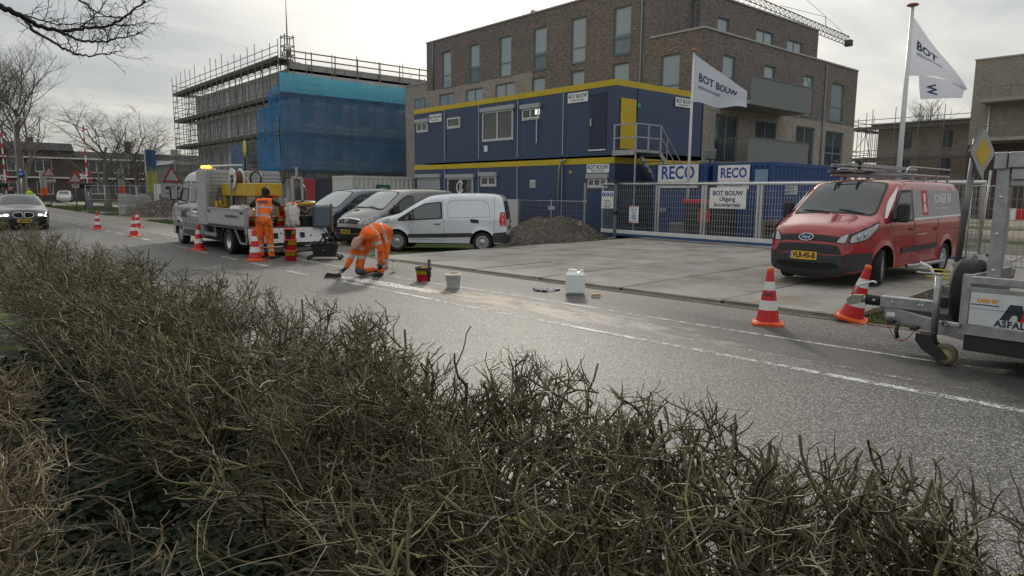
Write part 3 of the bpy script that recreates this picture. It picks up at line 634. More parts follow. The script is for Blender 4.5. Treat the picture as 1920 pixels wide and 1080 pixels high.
def mirror(body, parent, x, z, m, sides=(1, -1), sx=.16, sy=.2, sz=.3):
    for sg in sides:
        b = body.side(x, z, 0, sg); mb = MB(); mb.bar((b[0], b[1] - sg * .02, z - .1), (b[0] + .02, b[1] + sg * .12, z - .06), .07, .05)
        mb.box(b[0] - sx / 2, b[0] + sx / 2, *sorted((b[1] + sg * .06, b[1] + sg * (.06 + sy))), z - .12, z - .12 + sz, .035); o = mb.build('wing_mirror', m, parent)
        g = MB(); g.box(b[0] - sx / 2 - .004, b[0] - sx / 2 + .004, *sorted((b[1] + sg * .09, b[1] + sg * (.03 + sy))), z - .09, z - .15 + sz); g.build('mirror_glass', CHROME, o)
def wipers(body, parent, pts):
    for a, b in pts: MB().tube([body.face_pt(*a, .02), body.face_pt((a[0] + b[0]) / 2, (a[1] + b[1]) / 2, .022), body.face_pt(*b, .018)], .009, 5).build('wiper', BLACK_PL, parent)
def handle(body, parent, x, z, sides=(1, -1), m=None):
    for sg in sides: MB().tube([body.side(x - .1, z, .004, sg), body.side(x - .07, z + .005, .03, sg), body.side(x + .07, z + .005, .03, sg), body.side(x + .1, z, .004, sg)], .015, 6).build('door_handle', m or BLACK_PL, parent)
def car_paint(name, col, metal=0.0, rough=0.35): return mat(name, col, rough, metal, var=0.05, scale=2.5, coat=0.8, dirt=0.16, dirtcol=tuple(0.6 * c + 0.04 for c in col))
def place(t, x, y, ang, z=0.0):
    """vehicle local +x = forward; ang = heading"""
    t.location = (x, y, z); t.rotation_euler = (0, 0, ang)

# red panel van --------------------------------------------------------------
def red_van():
    t = thing('panel_van', 'red panel van with roof rack and ladders parked on the concrete plates', 'van'); P = car_paint('red van paint', (0.33, 0.004, 0.008), 0, .22); fa, ra = 4.33, 1.03
    B = Body([(5.22, .24, .12), (5.33, .30, .13), (5.36, .50, .14), (5.34, .68, .14), (5.30, .86, .13), (5.22, 1.00, .12), (5.06, 1.09, .08), (4.72, 1.19, .06), (4.42, 1.28, .06), (4.20, 1.40, .09), (3.86, 1.66, .10), (3.55, 1.88, .08), (3.36, 1.95, .05), (2.9, 1.98, .04), (1.6, 1.99, .04), (.4, 1.97, .04), (.1, 1.93, .03), (.03, 1.75, .02), (-.02, 1.1, .03), (-.05, .7, .04), (-.04, .40, .04), (.06, .30, .03)],
             1.99, .30, [(ra, .34, .42), (fa, .34, .42)], 1.12, .155, 4.05, .26, roll=.1)
    B.shell(P, t)
    # windscreen with black surround, side glass
    B.fpatch([(-.80, 1.27), (.80, 1.27), (.68, 1.90), (-.68, 1.90)], BLACK_PL, t, 'windscreen_surround', .003, rnd=.1); B.fpatch([(-.755, 1.30), (.755, 1.30), (.645, 1.865), (-.645, 1.865)], GLASS, t, 'windscreen', .008, rnd=.1)
    wipers(B, t, [((.6, 1.29), (.1, 1.33)), ((-.05, 1.28), (-.6, 1.33))])
    gl = [(3.00, 1.18), (4.26, 1.17), (4.18, 1.26), (3.62, 1.78), (3.02, 1.80)]
    B.spatch(gl, BLACK_PL, t, 'window_surround', .003, rnd=.07); B.spatch([(3.06, 1.22), (3.86, 1.22), (3.80, 1.48), (3.56, 1.73), (3.07, 1.75)], GLASS, t, 'side_window', .008, rnd=.06)
    # grey band with lettering
    GREY = mat('grey vinyl band', (0.3, 0.31, 0.32), 0.45)
    B.spatch([(.15, 1.27), (2.98, 1.23), (2.98, 1.80), (.18, 1.80)], GREY, t, 'grey_band', .0035, rnd=.02); WS = mat('white stripe', (0.7, 0.7, 0.7), .45)
    B.spatch([(.15, 1.25), (2.99, 1.20), (2.99, 1.235), (.15, 1.285)], WS, t, 'white_stripe', .005, rnd=0); B.spatch([(3.54, 1.86), (3.60, 1.86), (4.38, 1.26), (4.30, 1.26)], WS, t, 'white_stripe', .0045, rnd=0)
    q = B.spatch([(2.18, 1.29), (2.52, 1.29), (2.52, 1.79), (2.18, 1.79)], mat('logo red', (0.5, 0.012, 0.02), .45), t, 'logo_panel', .0055, rnd=.01)
    for sg, qq in zip((1, -1), q):
        raw('logo', [B.side(2.35 + sg * -a, z, .0075, sg) for a, z in ((-.055, 1.73), (.055, 1.73), (.04, 1.55), (-.04, 1.55))], [(0, 1, 2, 3)], LETTER_W, qq)
        for dx, dz in ((-.09, 1.36), (-.045, 1.35), (0, 1.34), (.045, 1.35), (.09, 1.36)):
            raw('logo', [B.side(2.35 - sg * a, z, .0075, sg) for a, z in ((dx * .3 - .01, 1.53), (dx * .3 + .01, 1.53), (dx * 1.1 + .014, dz), (dx * 1.1 - .014, dz))], [(0, 1, 2, 3)], LETTER_W, qq)
    for sg in (1, -1):
        x0 = 1.62 if sg > 0 else .8
        B.stext('JONKER BV', .27, 1.28, 1.62, LETTER_W, t, sg, .006, .78); B.stext('Loodgieters en dakdekkers', .08, 1.33, 1.43, LETTER_W, t, sg, 0, .9); B.stext('www.jonkerbv.nl', .07, 2.5, .92, LETTER_W, t, sg, 0, 1); B.stext('Dakbedekkingen  Zink en Lood  Onderhoud', .07, 1.6, 1.875, LETTER_W, t, sg, 0, .95, off=.004)
    # front face
    B.fpatch([(-.52, .80), (.52, .80), (.60, .90), (-.60, .90)], BLACK_PL, t, 'upper_grille', .004, rnd=.03)
    for k in range(2): B.fpatch([(-.5, .825 + .032 * k), (.5, .825 + .032 * k), (.5, .835 + .032 * k), (-.5, .835 + .032 * k)], DARK_PL, t, 'grille_slat', .014, rnd=0)
    B.fpatch([(-.64, .60), (.64, .60), (.56, .76), (-.56, .76)], BLACK_PL, t, 'lower_grille', .006, rnd=.05)
    for k in range(4): B.fpatch([(-.57, .62 + .034 * k), (.57, .62 + .034 * k), (.57, .630 + .034 * k), (-.57, .630 + .034 * k)], DARK_PL, t, 'grille_slat', .016, rnd=0)
    B.fpatch([(-.72, .26), (.72, .26), (.72, .60), (.5, .575), (-.5, .575), (-.72, .60)], DARK_PL, t, 'bumper', .012, rnd=.05)
    B.spatch([(4.78, .32), (5.26, .29), (5.345, .50), (5.335, .62), (4.74, .64)], DARK_PL, t, 'bumper_corner', .012, rnd=.03)
    B.fpatch([(-.6, .36), (.6, .36), (.55, .45), (-.55, .45)], UNDER, t, 'air_intake', .016, rnd=.03); bd = B.fpatch([(.135 * math.cos(a), .85 + .053 * math.sin(a)) for a in np.linspace(0, 6.283, 25)[:-1]], mat('badge blue', (0.02, 0.04, 0.14), .25), t, 'badge', .022, rnd=0)
    MB().tube([B.face_pt(.135 * math.cos(a), .85 + .053 * math.sin(a), .026) for a in np.linspace(0, 6.283, 25)], .007, 5, False).build('badge_ring', CHROME, bd); B.ftext('Ford', .075, 0, .85, LETTER_W, bd, 0, 1, off=.026)
    for sg in (1, -1):
        hl = B.fpatch([(sg * y, z) for y, z in ((.50, .79), (.68, .80), (.70, 1.0), (.58, .92))][::sg], BLACK_PL, t, 'headlamp_bezel', .008, rnd=.02); B.fpatch([(sg * y, z) for y, z in ((.53, .805), (.67, .815), (.69, .98), (.59, .91))][::sg], LAMP, hl, 'headlamp_glass', .014, rnd=.02)
        B.spatch([(5.30, .80), (5.24, .97), (5.02, 1.07), (4.55, 1.21), (4.66, 1.05), (4.92, .86)], BLACK_PL, t, 'headlamp_bezel', .006, (sg,), rnd=.04); B.spatch([(5.29, .82), (5.235, .95), (5.0, 1.05), (4.60, 1.18), (4.70, 1.05), (4.94, .885)], LAMP, t, 'headlamp_glass', .012, (sg,), rnd=.04)
        for xx, zz in ((5.13, .92), (4.98, .96)): MB().lathe([(.055, 0), (.05, sg * .006), (.03, sg * .008), (.001, sg * .004)], 16, 'y', B.side(xx, zz, .011, sg)).build('reflector', CHROME, hl)
        B.fpatch([(sg * y, z) for y, z in ((.74, .40), (.92, .40), (.92, .5), (.74, .5))][::sg], UNDER, t, 'fog_lamp', .017, rnd=.03)
    plate(B, 'VLR-45-B', -.02, .555, .54, .125, t, off=.03)
    # side mouldings, seams, handles, mirrors
    B.spatch([(1.6, .60), (3.55, .56), (3.55, .67), (1.6, .71)], DARK_PL, t, 'side_moulding', .012, rnd=.03)
    B.seam([(2.96, .42), (2.97, 1.85)], t); B.seam([(3.9, .45), (3.86, .7), (4.0, 1.0), (4.2, 1.2)], t); B.seam([(1.62, .42), (1.62, 1.84)], t); B.seam([(.2, .98), (2.9, .95)], t, r=.007, m=mat('groove shadow line', (0.2, 0.008, 0.012), .5)); handle(B, t, 3.12, 1.02); handle(B, t, 1.78, 1.0)
    mirror(B, t, 3.98, 1.30, BLACK_PL, sz=.36, sy=.2)
    for sg in (1, -1): B.fpatch([(sg * y, z) for y, z in ((.74, 1.0), (.9, 1.0), (.82, 1.7), (.68, 1.7))][::sg], LAMP_R, t, 'rear_lamp', .01, False, rnd=.03)
    B.fpatch([(-.62, 1.2), (.62, 1.2), (.55, 1.8), (-.55, 1.8)], GLASS, t, 'rear_window', .008, False, rnd=.05); plate(B, 'VLR-45-B', 0, .75, .52, .11, t, False)
    for ax in (fa, ra):
        for sg in (1, -1): wheel(t, ax, sg * .86, .335, .335, .22, 'steel', sg, R(14) if ax == fa else 0)
    # tubular side step along the sill, sticking out
    for sg in (1,): MB().tube([(1.2, sg * .98, .30), (1.4, sg * 1.06, .30), (3.0, sg * 1.06, .30), (3.2, sg * .98, .30)], .04, 8).build('side_step', GALV, t)
    MB().tube([(3.25, .1, 1.99), (3.0, .1, 2.18)], .006, 5).build('aerial', BLACK_PL, t)
    # roof rack with rails, cross bars and roller
    rk = MB()
    for sg in (1, -1):
        rk.tube([(.25, sg * .70, 2.10), (3.05, sg * .70, 2.10)], .022, 8); rk.tube([(.25, sg * .70, 2.26), (2.5, sg * .70, 2.26), (2.68, sg * .70, 2.25), (2.85, sg * .70, 2.12)], .018, 8)
        for xx in (.4, 1.1, 1.8, 2.5): rk.bar((xx, sg * .72, 1.95), (xx, sg * .70, 2.10), .05, .03)
    for xx in (.4, 1.1, 1.8, 2.5, 3.0): rk.bar((xx, -.72, 2.11), (xx, .72, 2.11), .04, .03)
    rk.build('roof_rack', GALV, t)
    place(t, 0, 0, 0); return t, B
van_t, van_B = red_van()
place(van_t, -6.06, 12.62 + 5.35, R(-90), 0.03)
# ladders lying on the rack
def ladder(name, label, mtx, ln, wd, rungs, m):
    t = thing(name, label, 'ladder'); t.matrix_world = mtx
    for sg in (1, -1): b = MB(); b.box(0, ln, sg * wd / 2 - .012, sg * wd / 2 + .012, 0, .07); b.build('rail', m, t)
    r0 = None
    for k in range(rungs):
        x = ln * (k + .7) / (rungs + .4)
        if r0 is None: b = MB(); b.tube([(0, -wd / 2, .035), (0, wd / 2, .035)], .014, 6); r0 = b.build('rung', m, t); r0.location = (x, 0, 0)
        else: o = inst(r0, t, 'rung'); o.location = (x, 0, 0)
    return t
ladder('ladder', 'upper aluminium ladder lying on the red van roof rack', van_t.matrix_basis @ Matrix.Translation((.1, -.25, 2.26)), 3.5, .42, 12, GALV)
ladder('ladder', 'lower wider ladder under the other on the red van roof rack', van_t.matrix_basis @ Matrix.Translation((.3, -.22, 2.135)), 3.4, .5, 12, GALV_D)
rl = thing('load_clamp', 'pair of black load clamps on the front of the red van roof rack', 'clamp'); rl.matrix_world = van_t.matrix_basis
for yy in (-.55, -.05):
    b = MB(); b.lathe([(.001, -.06), (.055, -.06), (.055, .06), (.001, .06)], 14, 'x', (3.28, yy, 2.35)); b.bar((3.2, yy, 2.13), (3.28, yy, 2.33), .05, .05); b.box(3.1, 3.34, yy - .05, yy + .05, 2.12, 2.2, .02); b.build('clamp_jaw', BLACK_PL, rl)
b = MB(); b.box(3.12, 3.17, -.7, .2, 2.13, 2.17); b.build('clamp_bar', BLACK_PL, rl)

# two grey delivery vans -------------------------------------------------------
WSG = glass_mat('sky bright windscreen', (.33, .36, .36), .1, 1.0)  # sky reflection put into a pale glass base colour
def grey_van(label, col, badge, platetxt, rearwin):
    t = thing('delivery_van', label, 'van'); P = car_paint('van paint ' + badge, col, .55, .38); fa, ra = 3.93, .83
    B = Body([(4.62, .22, .10), (4.74, .28, .13), (4.80, .48, .14), (4.78, .66, .14), (4.70, .84, .14), (4.52, .99, .12), (4.2, 1.13, .08), (3.86, 1.25, .09), (3.45, 1.50, .12), (3.0, 1.76, .10), (2.72, 1.88, .06), (2.35, 1.945, .04), (1.5, 1.965, .04), (.4, 1.945, .04), (.1, 1.90, .03), (.03, 1.7, .02), (-.02, 1.0, .03), (-.03, .6, .04), (.0, .38, .04), (.08, .30, .03)],
             1.90, .30, [(ra, .33, .40), (fa, .33, .40)], 1.08, .16, 3.6, .24, roll=.11)
    B.shell(P, t)
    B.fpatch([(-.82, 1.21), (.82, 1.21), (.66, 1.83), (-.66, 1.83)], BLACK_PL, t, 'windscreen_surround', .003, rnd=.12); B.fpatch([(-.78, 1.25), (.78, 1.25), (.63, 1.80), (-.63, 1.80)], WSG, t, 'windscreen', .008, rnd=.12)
    wipers(B, t, [((.65, 1.23), (.1, 1.27)), ((-.05, 1.22), (-.6, 1.27))])
    B.spatch([(2.36, 1.12), (3.70, 1.08), (3.72, 1.16), (3.05, 1.62), (2.75, 1.74), (2.42, 1.74)], BLACK_PL, t, 'window_surround', .003, rnd=.08); B.spatch([(2.40, 1.15), (3.56, 1.12), (3.58, 1.18), (3.02, 1.58), (2.74, 1.70), (2.45, 1.70)], GLASS, t, 'side_window', .008, rnd=.08)
    if rearwin: B.spatch([(1.1, 1.14), (2.22, 1.12), (2.22, 1.72), (1.1, 1.72)], GLASS, t, 'rear_side_window', .006, rnd=.08)
    B.fpatch([(-.48, .72), (.48, .72), (.52, .86), (-.52, .86)], BLACK_PL, t, 'grille', .006, rnd=.04); B.fpatch([(-.52, .845), (.52, .845), (.53, .875), (-.53, .875)], CHROME, t, 'grille_bar', .016, rnd=0)
    MB().tube([B.face_pt(.07 * math.cos(a), .80 + .07 * math.sin(a), .03) for a in np.linspace(0, 6.283, 21)], .008, 5, False).build('badge', CHROME, t)
    raw('badge', [B.face_pt(y, z, .033) for y, z in ((-.11, .79), (.02, .795), (.11, .81), (-.02, .805))], [(0, 1, 2, 3)], CHROME, t)
    B.fpatch([(-.9, .24), (.9, .24), (.92, .42), (-.92, .42)], DARK_PL, t, 'bumper', .012, rnd=.05); B.fpatch([(-.62, .46), (.62, .46), (.66, .62), (-.66, .62)], UNDER, t, 'air_intake', .01, rnd=.05); B.fpatch([(-.3, 1.10), (-.08, 1.10), (-.06, 1.16), (-.3, 1.16)], UNDER, t, 'bonnet_vent', .006, rnd=.02)
    for sg in (1, -1):
        h = B.fpatch([(sg * y, z) for y, z in ((.50, .77), (.62, .74), (.66, .80), (.66, .97), (.58, .93))][::sg], LAMP, t, 'headlamp', .012, rnd=.07)
        B.spatch([(4.40, .76), (4.73, .76), (4.66, .90), (4.48, 1.0), (4.18, 1.12), (4.10, 1.02)], LAMP, t, 'headlamp_side', .008, (sg,), rnd=.06)
    plate(B, platetxt, 0, .50, .52, .11, t, off=.03)
    B.seam([(2.30, .42), (2.30, 1.82)], t); B.seam([(3.5, .45), (3.42, .75), (3.62, 1.0), (3.75, 1.1)], t); B.seam([(1.1, .42), (1.1, 1.82)], t); B.seam([(.3, .9), (3.4, .86), (3.9, 1.0)], t, r=.008, m=P, name='body_crease'); handle(B, t, 2.45, 1.0)
    B.spatch([(1.3, .48), (3.4, .48), (3.4, .58), (1.3, .58)], DARK_PL, t, 'side_moulding', .01, rnd=.03); mirror(B, t, 3.52, 1.24, DARK_PL, sz=.3)
    MB().tube([(2.5, .3, 1.95), (2.25, .3, 2.3)], .006, 5).build('aerial', BLACK_PL, t)
    for sg in (1, -1): B.fpatch([(sg * y, z) for y, z in ((.76, .9), (.9, .9), (.84, 1.5), (.72, 1.5))][::sg], LAMP_R, t, 'rear_lamp', .01, False, rnd=.03)
    for ax in (fa, ra):
        for sg in (1, -1): wheel(t, ax, sg * .82, .325, .325, .215, 'cover', sg)
    return t
HB = math.atan2(-2.5, -.72)
def park(t, L, fx, fy, ang, z): place(t, fx - math.cos(ang) * L, fy - math.sin(ang) * L, ang, z)
park(grey_van('mid grey delivery van with bare windscreen between the silver van and the dark van', (0.23, 0.225, 0.215), 'mid', '6-VTL-58', False), 4.78, -21.85, 11.35, R(-77), -.18)
park(grey_van('dark blue grey delivery van parked nearest the flatbed truck', (0.085, 0.105, 0.135), 'dark', '91-VKB-7', True), 4.78, -24.55, 10.95, R(-76), -.18)

# silver small van -----------------------------------------------------------
def silver_van():
    t = thing('small_van', 'silver small van parked sideways in front of the dirt heap', 'van'); P = car_paint('silver van paint', (0.66, 0.69, 0.75), .25, .32); fa, ra = 3.45, .74
    B = Body([(4.20, .20, .10), (4.32, .26, .13), (4.38, .46, .14), (4.35, .68, .14), (4.22, .86, .12), (3.95, .98, .08), (3.62, 1.07, .06), (3.36, 1.16, .08), (2.95, 1.42, .11), (2.55, 1.64, .08), (2.3, 1.72, .05), (1.7, 1.785, .04), (.9, 1.80, .04), (.38, 1.785, .03), (.17, 1.73, .03), (.10, 1.55, .03), (.02, 1.05, .04), (-.02, .7, .04), (-.02, .40, .04), (.06, .28, .03)],
             1.81, .27, [(ra, .315, .385), (fa, .315, .385)], 1.0, .15, 3.2, .25, roll=.09)
    B.shell(P, t)
    B.fpatch([(-.76, 1.13), (.76, 1.13), (.62, 1.63), (-.62, 1.63)], BLACK_PL, t, 'windscreen_surround', .003, rnd=.1); B.fpatch([(-.72, 1.16), (.72, 1.16), (.59, 1.605), (-.59, 1.605)], GLASS, t, 'windscreen', .008, rnd=.1)
    B.spatch([(1.98, 1.02), (3.40, .94), (3.42, 1.0), (2.92, 1.32), (2.55, 1.50), (2.02, 1.56)], BLACK_PL, t, 'window_surround', .003, rnd=.06)
    SG = glass_mat('clear side glass', (0.11, 0.13, 0.13), .04, .9)
    B.spatch([(2.04, 1.06), (2.90, 1.01), (2.90, 1.30), (2.54, 1.465), (2.07, 1.52)], SG, t, 'side_window', .008, rnd=.05); B.spatch([(2.95, 1.01), (3.2, .99), (2.95, 1.27)], SG, t, 'quarter_window', .008, rnd=.02)
    B.spatch([(1.04, .47), (3.1, .42), (3.1, .54), (1.04, .60)], DARK_PL, t, 'side_moulding', .012, rnd=.03)
    B.seam([(1.93, .36), (1.95, 1.0), (2.0, 1.62)], t); B.seam([(3.02, .36), (2.96, .6), (3.1, .9), (3.3, .98)], t); B.seam([(.48, 1.10), (1.82, 1.06), (1.83, 1.5), (1.7, 1.60), (.75, 1.62), (.55, 1.5)], t, closed=True, r=.007, m=mat('panel groove', (0.2, 0.21, 0.24), .5), name='panel_groove'); B.seam([(.36, .5), (.36, 1.72)], t)
    B.seam([(2.0, .36), (2.96, .38)], t)
    handle(B, t, 2.16, .86); B.spatch([(.84, .90), (1.10, .92), (1.12, 1.03), (.86, 1.01)], BLACK_PL, t, 'fuel_flap', .01, (1,), rnd=.03)
    B.spatch([(-.01, .30), (.42, .30), (.40, .60), (-.02, .64)], DARK_PL, t, 'bumper_corner', .014, rnd=.04); B.fpatch([(-.88, .28), (.88, .28), (.88, .56), (-.88, .56)], DARK_PL, t, 'rear_bumper', .03, False, rnd=.04); MB().tube([B.face_pt(-.8, .50, .08, False), B.face_pt(0, .50, .09, False), B.face_pt(.8, .50, .08, False)], .05, 8).build('rear_step', DARK_PL, t)
    for sg in (1, -1):
        B.spatch([(.02, .84), (.17, .82), (.21, 1.0), (.17, 1.26), (.05, 1.24)], LAMP_R, t, 'rear_lamp', .012, (sg,), rnd=.03); B.fpatch([(sg * y, z) for y, z in ((.78, .84), (.9, .84), (.86, 1.24), (.76, 1.24))][::sg], LAMP_R, t, 'rear_lamp', .01, False, rnd=.03)
        B.spatch([(4.05, .66), (4.34, .68), (4.24, .84), (3.98, .96), (3.66, 1.04), (3.72, .92)], LAMP, t, 'headlamp_side', .008, (sg,), rnd=.05); B.fpatch([(sg * y, z) for y, z in ((.46, .70), (.60, .69), (.62, .84), (.54, .80))][::sg], LAMP, t, 'headlamp', .012, rnd=.05)
        B.fpatch([(sg * y, z) for y, z in ((.06, 1.02), (.68, 1.02), (.6, 1.58), (.06, 1.58))][::sg], GLASS, t, 'rear_window', .008, False, rnd=.06)
    B.fpatch([(-.7, .42), (.7, .42), (.7, .56), (-.7, .56)], UNDER, t, 'air_intake', .01, rnd=.04); B.fpatch([(-.86, .22), (.86, .22), (.88, .38), (-.88, .38)], DARK_PL, t, 'bumper', .01, rnd=.04)
    plate(B, '8-VHN-24', .28, .76, .34, .18, t, False, .03); plate(B, '8-VHN-24', 0, .50, .5, .11, t, True, .03); B.ftext('K9', .08, -.5, .98, LETTER_DK, t, 0, 1, False)
    MB().tube([B.face_pt(.12, .92, .03, False), B.face_pt(-.05, .93, .05, False)], .018, 6).build('rear_handle', BLACK_PL, t)
    mirror(B, t, 2.98, 1.12, BLACK_PL, sx=.12, sy=.17, sz=.2); MB().tube([(1.8, .0, 1.82), (1.55, .0, 2.05)], .005, 5).build('aerial', BLACK_PL, t)
    for ax in (fa, ra):
        for sg in (1, -1): wheel(t, ax, sg * .78, .31, .31, .2, 'cover', sg)
    return t
HS = math.atan2(-2.55, -.80); sv = silver_van()
# left front wheel at (-17.3,10.4): local (3.45,.78)
def place_ref(t, lx, ly, wx, wy, ang, z): c, s = math.cos(ang), math.sin(ang); place(t, wx - (c * lx - s * ly), wy - (s * lx + c * ly), ang, z)
place_ref(sv, 3.45, .88, -18.65, 11.35, R(-136), -.15)

# oncoming black estate car -----------------------------------------------------
def black_car():
    t = thing('estate_car', 'oncoming black estate car with headlights on behind the hedge', 'car'); P = car_paint('black car paint', (0.012, 0.013, 0.016), 0, .25); fa, ra = 3.9, 1.05
    B = Body([(4.55, .17, .12), (4.68, .24, .16), (4.72, .42, .17), (4.70, .60, .17), (4.62, .72, .15), (4.30, .82, .08), (3.8, .90, .06), (3.35, .97, .07), (2.95, 1.17, .10), (2.5, 1.36, .08), (2.2, 1.42, .04), (1.5, 1.44, .04), (.8, 1.42, .03), (.42, 1.33, .03), (.15, 1.02, .04), (.02, .85, .05), (-.02, .6, .05), (.0, .36, .04), (.1, .24, .03)],
             1.85, .22, [(ra, .33, .38), (fa, .33, .38)], .82, .42, 3.7, .15, roll=.08)
    B.shell(P, t)
    B.fpatch([(-.72, .985), (.72, .985), (.56, 1.36), (-.56, 1.36)], GLASS, t, 'windscreen', .008, rnd=.07); B.spatch([(1.0, .92), (3.1, .92), (2.9, 1.08), (2.45, 1.30), (1.0, 1.32)], GLASS, t, 'side_window', .008, rnd=.06)
    for sg in (1, -1):
        k = B.fpatch([(sg * y, z) for y, z in ((.03, .49), (.27, .50), (.36, .58), (.33, .63), (.09, .645), (.03, .62))][::sg], UNDER, t, 'kidney_grille', .012, rnd=.06)
        pts = rpoly([(sg * y, z) for y, z in ((.03, .49), (.27, .50), (.36, .58), (.33, .63), (.09, .645), (.03, .62))], .06); MB().tube([B.face_pt(y, z, .022) for y, z in pts + pts[:1]], .012, 5, False).build('grille_surround', CHROME, k)
        h = B.fpatch([(sg * y, z) for y, z in ((.42, .55), (.90, .59), (.92, .67), (.48, .65))][::sg], LAMP, t, 'headlamp', .012, rnd=.03)
        for y0 in (.50, .70): B.fpatch([(sg * y, z) for y, z in ((y0, .565), (y0 + .16, .58), (y0 + .15, .63), (y0 + .02, .62))][::sg], mat('lit headlamp', (0.9, 0.95, 1.0), .3, emit=4.0), h, 'lit_element', .02, rnd=.01)
        B.fpatch([(sg * y, z) for y, z in ((.55, .26), (.84, .26), (.84, .38), (.6, .36))][::sg], UNDER, t, 'side_intake', .01, rnd=.03)
    B.fpatch([(-.48, .24), (.48, .24), (.42, .36), (-.42, .36)], UNDER, t, 'air_intake', .01, rnd=.03); plate(B, 'J-076-NB', 0, .405, .52, .11, t, off=.03)
    MB().lathe([(.04, 0), (.035, .012), (.001, .014)], 14, 'x', B.face_pt(0, .715, .0)).build('badge', ALU, t)
    mirror(B, t, 2.92, 1.02, P, sx=.14, sy=.2, sz=.15)
    for sg in (1, -1): MB().tube([(.6, sg * .58, 1.40), (.8, sg * .6, 1.455), (2.1, sg * .6, 1.465), (2.3, sg * .58, 1.41)], .016, 6).build('roof_rail', ALU, t)
    for ax in (fa, ra):
        for sg in (1, -1): wheel(t, ax, sg * .77, .33, .33, .22, 'alloy', sg)
    return t
bc = black_car(); place(bc, -34.3 - 4.72, 3.5, R(-3), 0)

# ------------------------------------------------------------------ flatbed truck
SILV = car_paint('silver cab paint', (0.40, 0.415, 0.44), .55, .38)
def beacon_mat(): return mat('lit amber beacon', (1.0, 0.36, 0.04), .3, emit=3.5)
def flatbed():
    t = thing('flatbed_truck', 'silver flatbed crew truck with open load bed and lit amber beacon bar', 'truck'); fa = 6.08; ra = 1.52   # local x: 0 = tail, forward to nose 7.1
    o = 3.42
    pts = [(3.58, .26, .10), (3.68, .32, .13), (3.73, .52, .14), (3.71, .72, .14), (3.64, .98, .13), (3.50, 1.14, .10), (3.22, 1.26, .07), (2.92, 1.36, .08), (2.62, 1.66, .10), (2.36, 2.02, .09), (2.16, 2.17, .07), (1.8, 2.245, .05), (1.2, 2.27, .04), (.9, 2.27, .03), (.64, 2.26, .01), (.54, 2.2, .0), (.52, 1.4, .0), (.52, .5, .0), (.54, .36, .0), (.60, .30, .0)]
    B = Body([(x + o - .04 + (.2 if x > 3.1 else 0), z, b) for x, z, b in pts], 2.0, .30, [(fa, .34, .42)], 1.16, .12, 6.3, .13, roll=.09)
    B.shell(SILV, t, 'cab')
    B.fpatch([(-.80, 1.34), (.80, 1.34), (.72, 2.08), (-.72, 2.08)], GLASS, t, 'windscreen', .008, rnd=.1); x = o
    B.spatch([(x + 1.62, 1.30), (x + 2.72, 1.22), (x + 2.80, 1.30), (x + 2.50, 1.66), (x + 2.20, 1.95), (x + 1.64, 1.98)], BLACK_PL, t, 'window_surround', .003, rnd=.05); B.spatch([(x + 1.66, 1.33), (x + 2.62, 1.26), (x + 2.66, 1.34), (x + 2.45, 1.62), (x + 2.17, 1.91), (x + 1.68, 1.94)], GLASS, t, 'side_window', .008, rnd=.05)
    B.spatch([(x + .86, 1.32), (x + 1.46, 1.32), (x + 1.46, 1.96), (x + .86, 1.96)], BLACK_PL, t, 'window_surround', .003, rnd=.05); B.spatch([(x + .9, 1.36), (x + 1.42, 1.36), (x + 1.42, 1.92), (x + .9, 1.92)], GLASS, t, 'rear_door_window', .008, rnd=.05)
    B.seam([(x + 1.55, .45), (x + 1.55, 2.05)], t); B.seam([(x + .78, .45), (x + .78, 2.05)], t); B.seam([(x + 2.72, .9), (x + 2.8, 1.2)], t); handle(B, t, x + 1.72, 1.12); handle(B, t, x + .94, 1.12)
    B.spatch([(x + .56, .34), (x + 2.2, .34), (x + 2.2, .50), (x + .56, .52)], DARK_PL, t, 'sill_moulding', .01, rnd=.02); B.spatch([(x + .56, .54), (x + 3.66, .58), (x + 3.66, .70), (x + .56, .70)], mat('grey cab lower band', (0.16, 0.165, 0.175), .5), t, 'side_moulding', .006, rnd=.02)
    for sg in (1, -1): B.stext('AWS', .30, x + 2.12, .96, LETTER_DK, t, sg, .012, .9); B.spatch([(x + 2.22, .855), (x + 1.93, .855), (x + 1.93, .87), (x + 2.22, .87)][::-1], RED_P, t, 'logo_rule', .008, (sg,), rnd=0)
    mirror(B, t, x + 2.66, 1.50, BLACK_PL, sx=.14, sy=.22, sz=.42)
    B.fpatch([(-.6, .70), (.6, .70), (.55, 1.0), (-.55, 1.0)], BLACK_PL, t, 'grille', .006, rnd=.05); B.fpatch([(-.95, .3), (.95, .3), (.95, .5), (-.95, .5)], DARK_PL, t, 'bumper', .01, rnd=.04)
    for sg in (1, -1): B.fpatch([(sg * y, z) for y, z in ((.64, .78), (.94, .80), (.98, 1.1), (.72, 1.04))][::sg], LAMP, t, 'headlamp', .01, rnd=.05); B.spatch([(x + 3.2, .86), (x + 3.6, .84), (x + 3.5, 1.04), (x + 3.3, 1.12)], LAMP, t, 'headlamp_side', .008, (sg,), rnd=.04)
    # tool locker with roller shutter behind the cab
    LK = mat('grey locker panels', (0.42, 0.43, 0.44), .5, .3, dirt=.3, dirtcol=(.2, .19, .18)); m = MB(); m.box(3.02, 3.90, -1.06, 1.06, .72, 2.27, .015); lk = m.build('tool_locker', LK, t)
    for sg in (1, -1):
        for k in range(14): m = MB(); m.box(3.08, 3.84, *sorted((sg * 1.06, sg * 1.072)), .82 + k * .1, .905 + k * .1); m.build('shutter_slat', LK, lk)
    # chassis, bed, drop sides
    m = MB(); m.box(-.1, 6.0, -.42, -.3, .45, .62); m.box(-.1, 6.0, .3, .42, .45, .62); [m.box(xx, xx + .08, -1.0, 1.0, .60, .70) for xx in (.1, .9, 1.9, 2.8)]; m.build('chassis', BLACK_PL, t)
